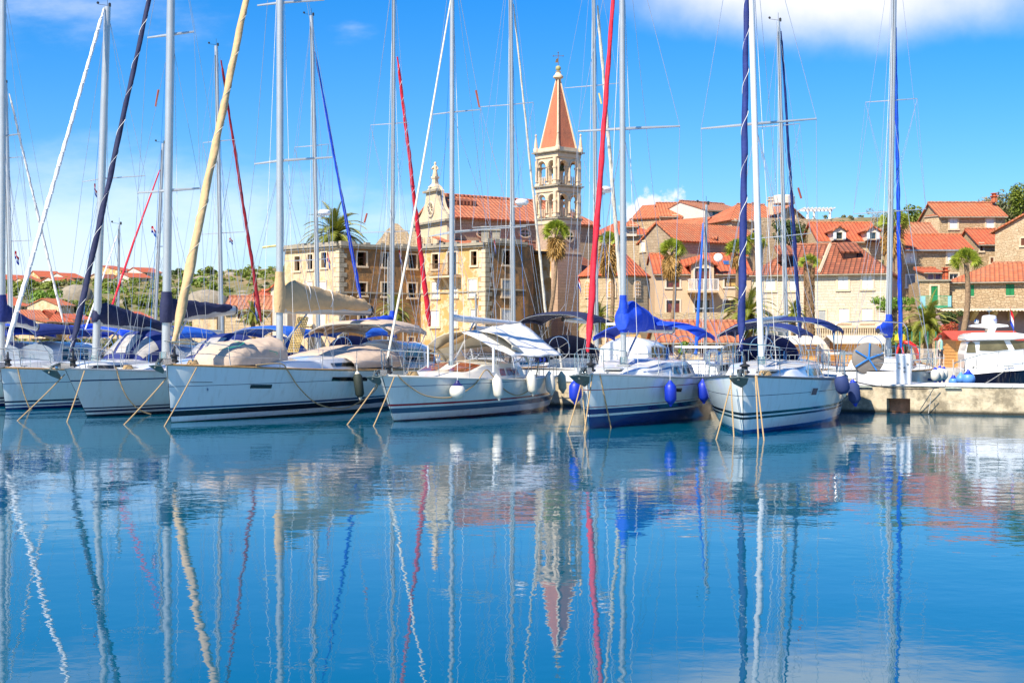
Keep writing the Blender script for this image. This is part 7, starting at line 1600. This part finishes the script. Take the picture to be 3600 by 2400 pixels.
def fanpalm(label, px, pyc, pyb, Y, Rpx, skirt=0, pxb=None, tw=.16, seed=1, shaggy=False, nf=36):
    Rpx *= 1.3; tw *= .78
    c = P(px, pyc, Y); b = P(pxb or px, pyb, Y); Rr = Rpx/F*Y; t = thing('fan_palm', label, 'palm', b); r_ = random.Random(seed); mb = MB(); n = 24
    pts = [b.lerp(c, i/n)+Vector((.25*math.sin(i/n*3.1)*(1 if pxb else 0), 0, 0)) for i in range(n+1)]; mb.tube(pts, [tw*(1.35-.35*i/n)*(1+.08*(i % 2)) for i in range(n+1)], 9)
    mb.build('trunk', bark, t)
    if shaggy:
        sh = MB()
        for i in range(500):
            k = r_.random(); q = b.lerp(c, k); az = r_.uniform(0, 6.28); h = Vector((math.cos(az), math.sin(az), 0)); o = q+h*tw*1.1; sh.add([o, o+h*tw*.5+Vector((-h.y, h.x, 0))*.06+Vector((0, 0, -.10)), o+h*tw*.75+Vector((0, 0, .28))], [(0, 1, 2)])
        sh.build('old_leaf_bases', mat('leaf_bases', (.24, .14, .07), .95, var=.5, scale=10), t, False)
    mb = MB()
    def fan(o, d, rad, m_, fold=.3, nn=13):
        s_ = d.cross(Vector((0, 0, 1))); s_ = s_.normalized() if s_.length > .1 else Vector((1, 0, 0)); u_ = s_.cross(d); ra = r_.uniform(-1.3, 1.3); s_ = (s_*math.cos(ra)+u_*math.sin(ra)).normalized(); u_ = s_.cross(d)
        for k in range(nn):
            a = -1.35+2.7*k/(nn-1); q = (d*math.cos(a)+s_*math.sin(a)); l_ = rad*(1-.2*abs(a)/1.35)*r_.uniform(.85, 1.08); tip = o+q*l_+Vector((0, 0, -l_*.22)); m2 = o+q*l_*.6+Vector((0, 0, 0)); w_ = (d*-math.sin(a)+s_*math.cos(a))*rad*.055
            m_.add([o, m2+w_+u_*fold*rad*.1, tip, m2-w_-u_*fold*rad*.02], [(0, 1, 2, 3)])
    st = MB()
    for i in range(nf):
        az = i*2.39996; el = math.pi/2*(1-((i+.5)/nf)**.8*1.15); d = Vector((math.cos(az)*math.cos(el), math.sin(az)*math.cos(el), math.sin(el)+.25)).normalized(); o = c+d*Rr*.42; st.tube([c, o], Rr*.012, 3); fan(o, (d+Vector((0, 0, -.1))).normalized(), Rr*.58, mb)
    mb.build('crown', g_fan, t, False); st.build('leaf_stalks', mat('frond_stem', (.30, .28, .08), .7), t)
    if skirt:
        mb = MB(); H = skirt/F*Y; 
        for i in range(int(46+skirt*.5)):
            k = r_.random(); az = r_.uniform(0, 6.28); h = Vector((math.cos(az), math.sin(az), 0)); o = c+Vector((0, 0, -.1*Rr-H*.75*k))+h*(Rr*.12+Rr*.30*math.sin(math.pi*(k*.8+.1))*.62); fan(o, (h*.45+Vector((0, 0, -1))).normalized(), H*.30+Rr*.1, mb, .3, 7)
        mb.build('dead_skirt', g_dead, t, False)
    return t
datepalm('large date palm rising behind the pale ruined wing', 1178, 830, 960, 146, 116, 3, 60, 1)
datepalm('stocky date palm on the quay right of the blue furled sail', 3262, 1142, 1262, 84, 108, 5, 54)
datepalm('date palm spreading in front of the pink beige house', 2628, 1108, 1240, 98, 112, 8, 50)
datepalm('low date palm at the foot of the brown ruin', 1385, 1100, 1190, 106, 70, 11, 44)
datepalm('low date palm in front of the chapel', 2105, 1122, 1210, 100, 78, 13, 44)
datepalm('low date palm left of the tan sail cover', 890, 1105, 1190, 104, 58, 15, 38)
datepalm('small date palm between navy canopies right of the navy furled sail', 2790, 1100, 1210, 104, 60, 17, 34)
fanpalm('fan palm with a hanging skirt in front of the bell tower', 1955, 822, 1150, 116, 48, 85, pxb=1925, seed=2)
fanpalm('fan palm with a heavy brown skirt left of the cream furled sail', 2140, 850, 1150, 116, 36, 120, seed=3, pxb=2148)
fanpalm('fan palm with a brown skirt before the left half of the pink beige house', 2362, 885, 1130, 120, 46, 95, pxb=2362, seed=4)
fanpalm('fan palm beside the navy furled sail', 2592, 885, 1130, 122, 44, 55, seed=5)
fanpalm('small green fan palm behind the rightmost front yacht mast', 2652, 862, 960, 140, 42, 0, seed=6)
fanpalm('shaggy trunked fan palm before the pale stone house', 2845, 930, 1190, 108, 38, 0, tw=.30, seed=7, shaggy=True, nf=20)
fanpalm('fan palm with a long brown skirt beside the blue furled sail', 3140, 790, 960, 136, 52, 105, seed=8)
fanpalm('slim curved fan palm in front of the green shutters', 3396, 925, 1180, 106, 52, 0, pxb=3385, tw=.22, seed=9)

def hillpt(px, py, Y): return P(px, py, Y)
tree('dark dense tree growing beside the hilltop manor', P(2775, 815, 152), 1.9, 1.35, g_dark, 2600, .14, 1.5, seed=4)
tree('green tree to the right of the top right house, nearest to its chimney', P(3535, 738, 168), 1.6, 2.3, g_olive, 2200, .16, 2, seed=5)
tree('tall green tree at the top right corner of the town', P(3592, 712, 164), 1.5, 2.8, g_pine, 2200, .16, 2, seed=6)
tree('thin yellowish shrub behind the brick chimney', P(3478, 712, 176), 1.8, 1.4, g_bare, 900, .12, 1.5, seed=7, name='shrub', cat='shrub')
tree('bushy tree rising behind the rightmost mast', P(3225, 760, 190), 2.3, 1.7, g_pine, 1500, .2, 1.5, seed=8)
tree('bare twiggy shrub on the skyline left of the rightmost mast', P(3085, 762, 196), 1.8, 1.6, g_bare, 500, .09, 1, seed=9, name='shrub', cat='shrub')
tree('creeping green bush in front of the small orange hipped roof', P(2440, 818, 158), 2.3, .6, g_olive, 900, .14, .5, seed=10, name='bush', cat='bush')
tree('bright green hedge above the stocky date palm', P(3140, 1068, 112), 2.0, .6, g_bright, 1600, .10, .8, seed=11, name='hedge', cat='hedge')
tree('green hedge with climbing leaves behind the wire fence', P(3190, 1178, 84), 1.3, .7, g_pine, 1500, .08, .8, seed=12, name='hedge', cat='hedge')
tree('flowering red and green bush right of the stocky date palm', P(3335, 1172, 82), .75, .7, g_red, 900, .07, .8, seed=13, name='bush', cat='bush')
tree('green creeper hanging at the end of the plum coloured wall', P(3350, 1120, 112), 1.0, .7, g_dark, 900, .09, .6, seed=14, name='creeper', cat='creeper')
tree('pale green oleander between the navy bimini and the pier', P(2385, 1225, 72), .5, .45, g_bright, 600, .06, .4, seed=15, name='bush', cat='bush')
# trees one can tell apart on the left hillside
hl_ = [('round pine', 40, 1030, 285, 3.2), ('wide pine', 118, 1022, 290, 3.6), ('bright green pine low', 168, 1052, 262, 3.2), ('pine', 96, 1003, 300, 2.6), ('pine', 175, 1010, 300, 2.5), ('round pine', 215, 1040, 280, 2.2), ('small dark tree', 300, 1035, 280, 1.8), ('pine', 385, 1010, 300, 2.6), ('wide bright pine', 420, 1030, 285, 3.4),
 ('pine', 505, 1020, 290, 2.8), ('yellow green pine', 565, 1015, 290, 2.6), ('pine', 640, 965, 318, 2.2), ('tall bright pine', 690, 1000, 290, 3.2), ('pine', 735, 952, 322, 2.4), ('round pine', 770, 1020, 280, 2.4), ('yellow green pine', 705, 1040, 270, 2.3), ('dark round tree', 618, 962, 322, 2.2), ('low pine', 350, 1075, 245, 2.5), ('low pine', 520, 1070, 250, 2.6), ('low pine', 400, 1095, 225, 2.0), ('dark tree', 275, 1085, 232, 1.6), ('pine', 590, 1060, 255, 2.2), ('round bush', 910, 985, 300, 2.0), ('round bush', 985, 955, 318, 2.0), ('pine', 850, 965, 312, 2.0), ('small tree', 140, 1085, 240, 1.6), ('low pine', 300, 1110, 215, 1.7)]
for i, (kd, px, py, Y, r_) in enumerate(hl_):
    near = ['at the left edge of the hill', 'below the left skyline houses', 'between the left furled sails', 'under the long red roofed skyline house', 'under the tan skyline house', 'right of the cream hillside house', 'in front of the rocky slope left', 'left of the red furled sail', 'behind the red furled sail', 'below the white two storey hill house', 'left of the tan furled sail', 'on the skyline right of the tall white house', 'behind the tan furled sail', 'on the skyline behind the tan furled sail', 'on the bare slope near the dark red furled sail', 'low beside the tan furled sail', 'on the skyline next to the tall white house', 'above the navy sail cover', 'above the middle of the navy sail cover', 'low behind the blue boat cover', 'beside the orange roofed hillside house', 'right of the main mast with the navy boom', 'on the dry slope left of the tan sail cover', 'on the skyline left of the ruin', 'on the skyline behind the dark red furled sail', 'beside the tiny white hillside house', 'low behind the dark navy furled sail'][i]
    z = terr(P(px, py, Y).x, Y); c = P(px, py, Y)
    tree('%s %s' % (kd, near), c, r_, r_*.62, g_bright if 'bright' in kd else (g_dark if 'dark' in kd else g_pine), 700, .34, max(.5, c.z-r_*.62-z+.2), seed=30+i, name='pine_tree' if 'pine' in kd else 'small_tree', group='trees on the left hillside')
tree('slender dark cypress above the navy sail cover', P(441, 1080, 240), .75, 1.9, g_dark, 700, .22, .5, seed=77, name='cypress_tree', cone=True)
# scrub and rocks: a cover nobody could count
mb = MB(); r_ = random.Random(5); rk = MB()
for i in range(900):
    Y = r_.uniform(165, 338); px = r_.uniform(-350, 3700)
    if px > 1050 and px < 2850: continue
    if px > 2800 and Y < 215: continue
    x = P(px, 0, Y).x; z = terr(x, Y); s_ = r_.uniform(.5, 1.5)*(1 if px < 620 else .75)
    leaves(mb, Vector((x, Y, z+s_*.3)), s_, s_, s_*.55, 60, .26, i)
tag(mb.build('hillside_scrub', g_olive, None, False), 'patchy olive green scrub covering the dry hillside behind the harbour', 'scrub', None, 'stuff')
mb = MB()
for i in range(650):
    Y = r_.uniform(170, 335); px = r_.uniform(-350, 1050); x = P(px, 0, Y).x; z = terr(x, Y); s_ = r_.uniform(.5, 1.6); leaves(mb, Vector((x, Y, z+s_*.35)), s_*1.1, s_, s_*.6, 60, .28, 5000+i)
tag(mb.build('hillside_maquis', g_pine, None, False), 'green maquis bushes spread between the hillside houses', 'bushes', None, 'stuff')
rocky = mat('pale_rock', (.28, .24, .18), .95, var=.25, scale=1.5, bump=.8)
mb = MB()
for i in range(130):
    Y = r_.uniform(200, 330); px = r_.choice([r_.uniform(600, 1000), r_.uniform(0, 1000), r_.uniform(2850, 3300)]); x = P(px, 0, Y).x; z = terr(x, Y); s_ = r_.uniform(.35, 1.15)
    c = Vector((x, Y, z-.1)); mb.loft([[c+Vector((s_*1.6*rr*math.cos(q)*(1+.25*mnoise.noise(Vector((i, q, rr)))), s_*rr*math.sin(q), s_*.7*zz*(1+.3*mnoise.noise(Vector((i*2, q, zz)))))) for q in [2*math.pi*k/7 for k in range(7)]] for rr, zz in ((1, -.3), (.95, .35), (.6, .8), (.1, .95))], closed=True, cap=True)
tag(mb.build('hillside_rocks', rocky, None, True), 'pale rock outcrops scattered over the dry hillside', 'rocks', None, 'stuff')
for lb_, px, py, Y, s_ in (('big pale boulder above the small red hipped roof', 725, 1062, 210, 2.6), ('broad rock slab on the slope above the white barn like house', 268, 1032, 270, 2.4)):
    c = P(px, py, Y); mb = MB(); mb.loft([[c+Vector((s_*1.3*rr*math.cos(q)*(1+.15*mnoise.noise(Vector((px, q, rr)))), s_*rr*math.sin(q), s_*.7*zz*(1+.2*mnoise.noise(Vector((px, q, zz)))))) for q in [2*math.pi*k/14 for k in range(14)]] for rr, zz in ((1, -1.5), (1.05, -.3), (.95, .35), (.65, .8), (.3, .98), (.05, 1))], closed=True, cap=True); tag(mb.build('boulder', rocky), lb_, 'rock')
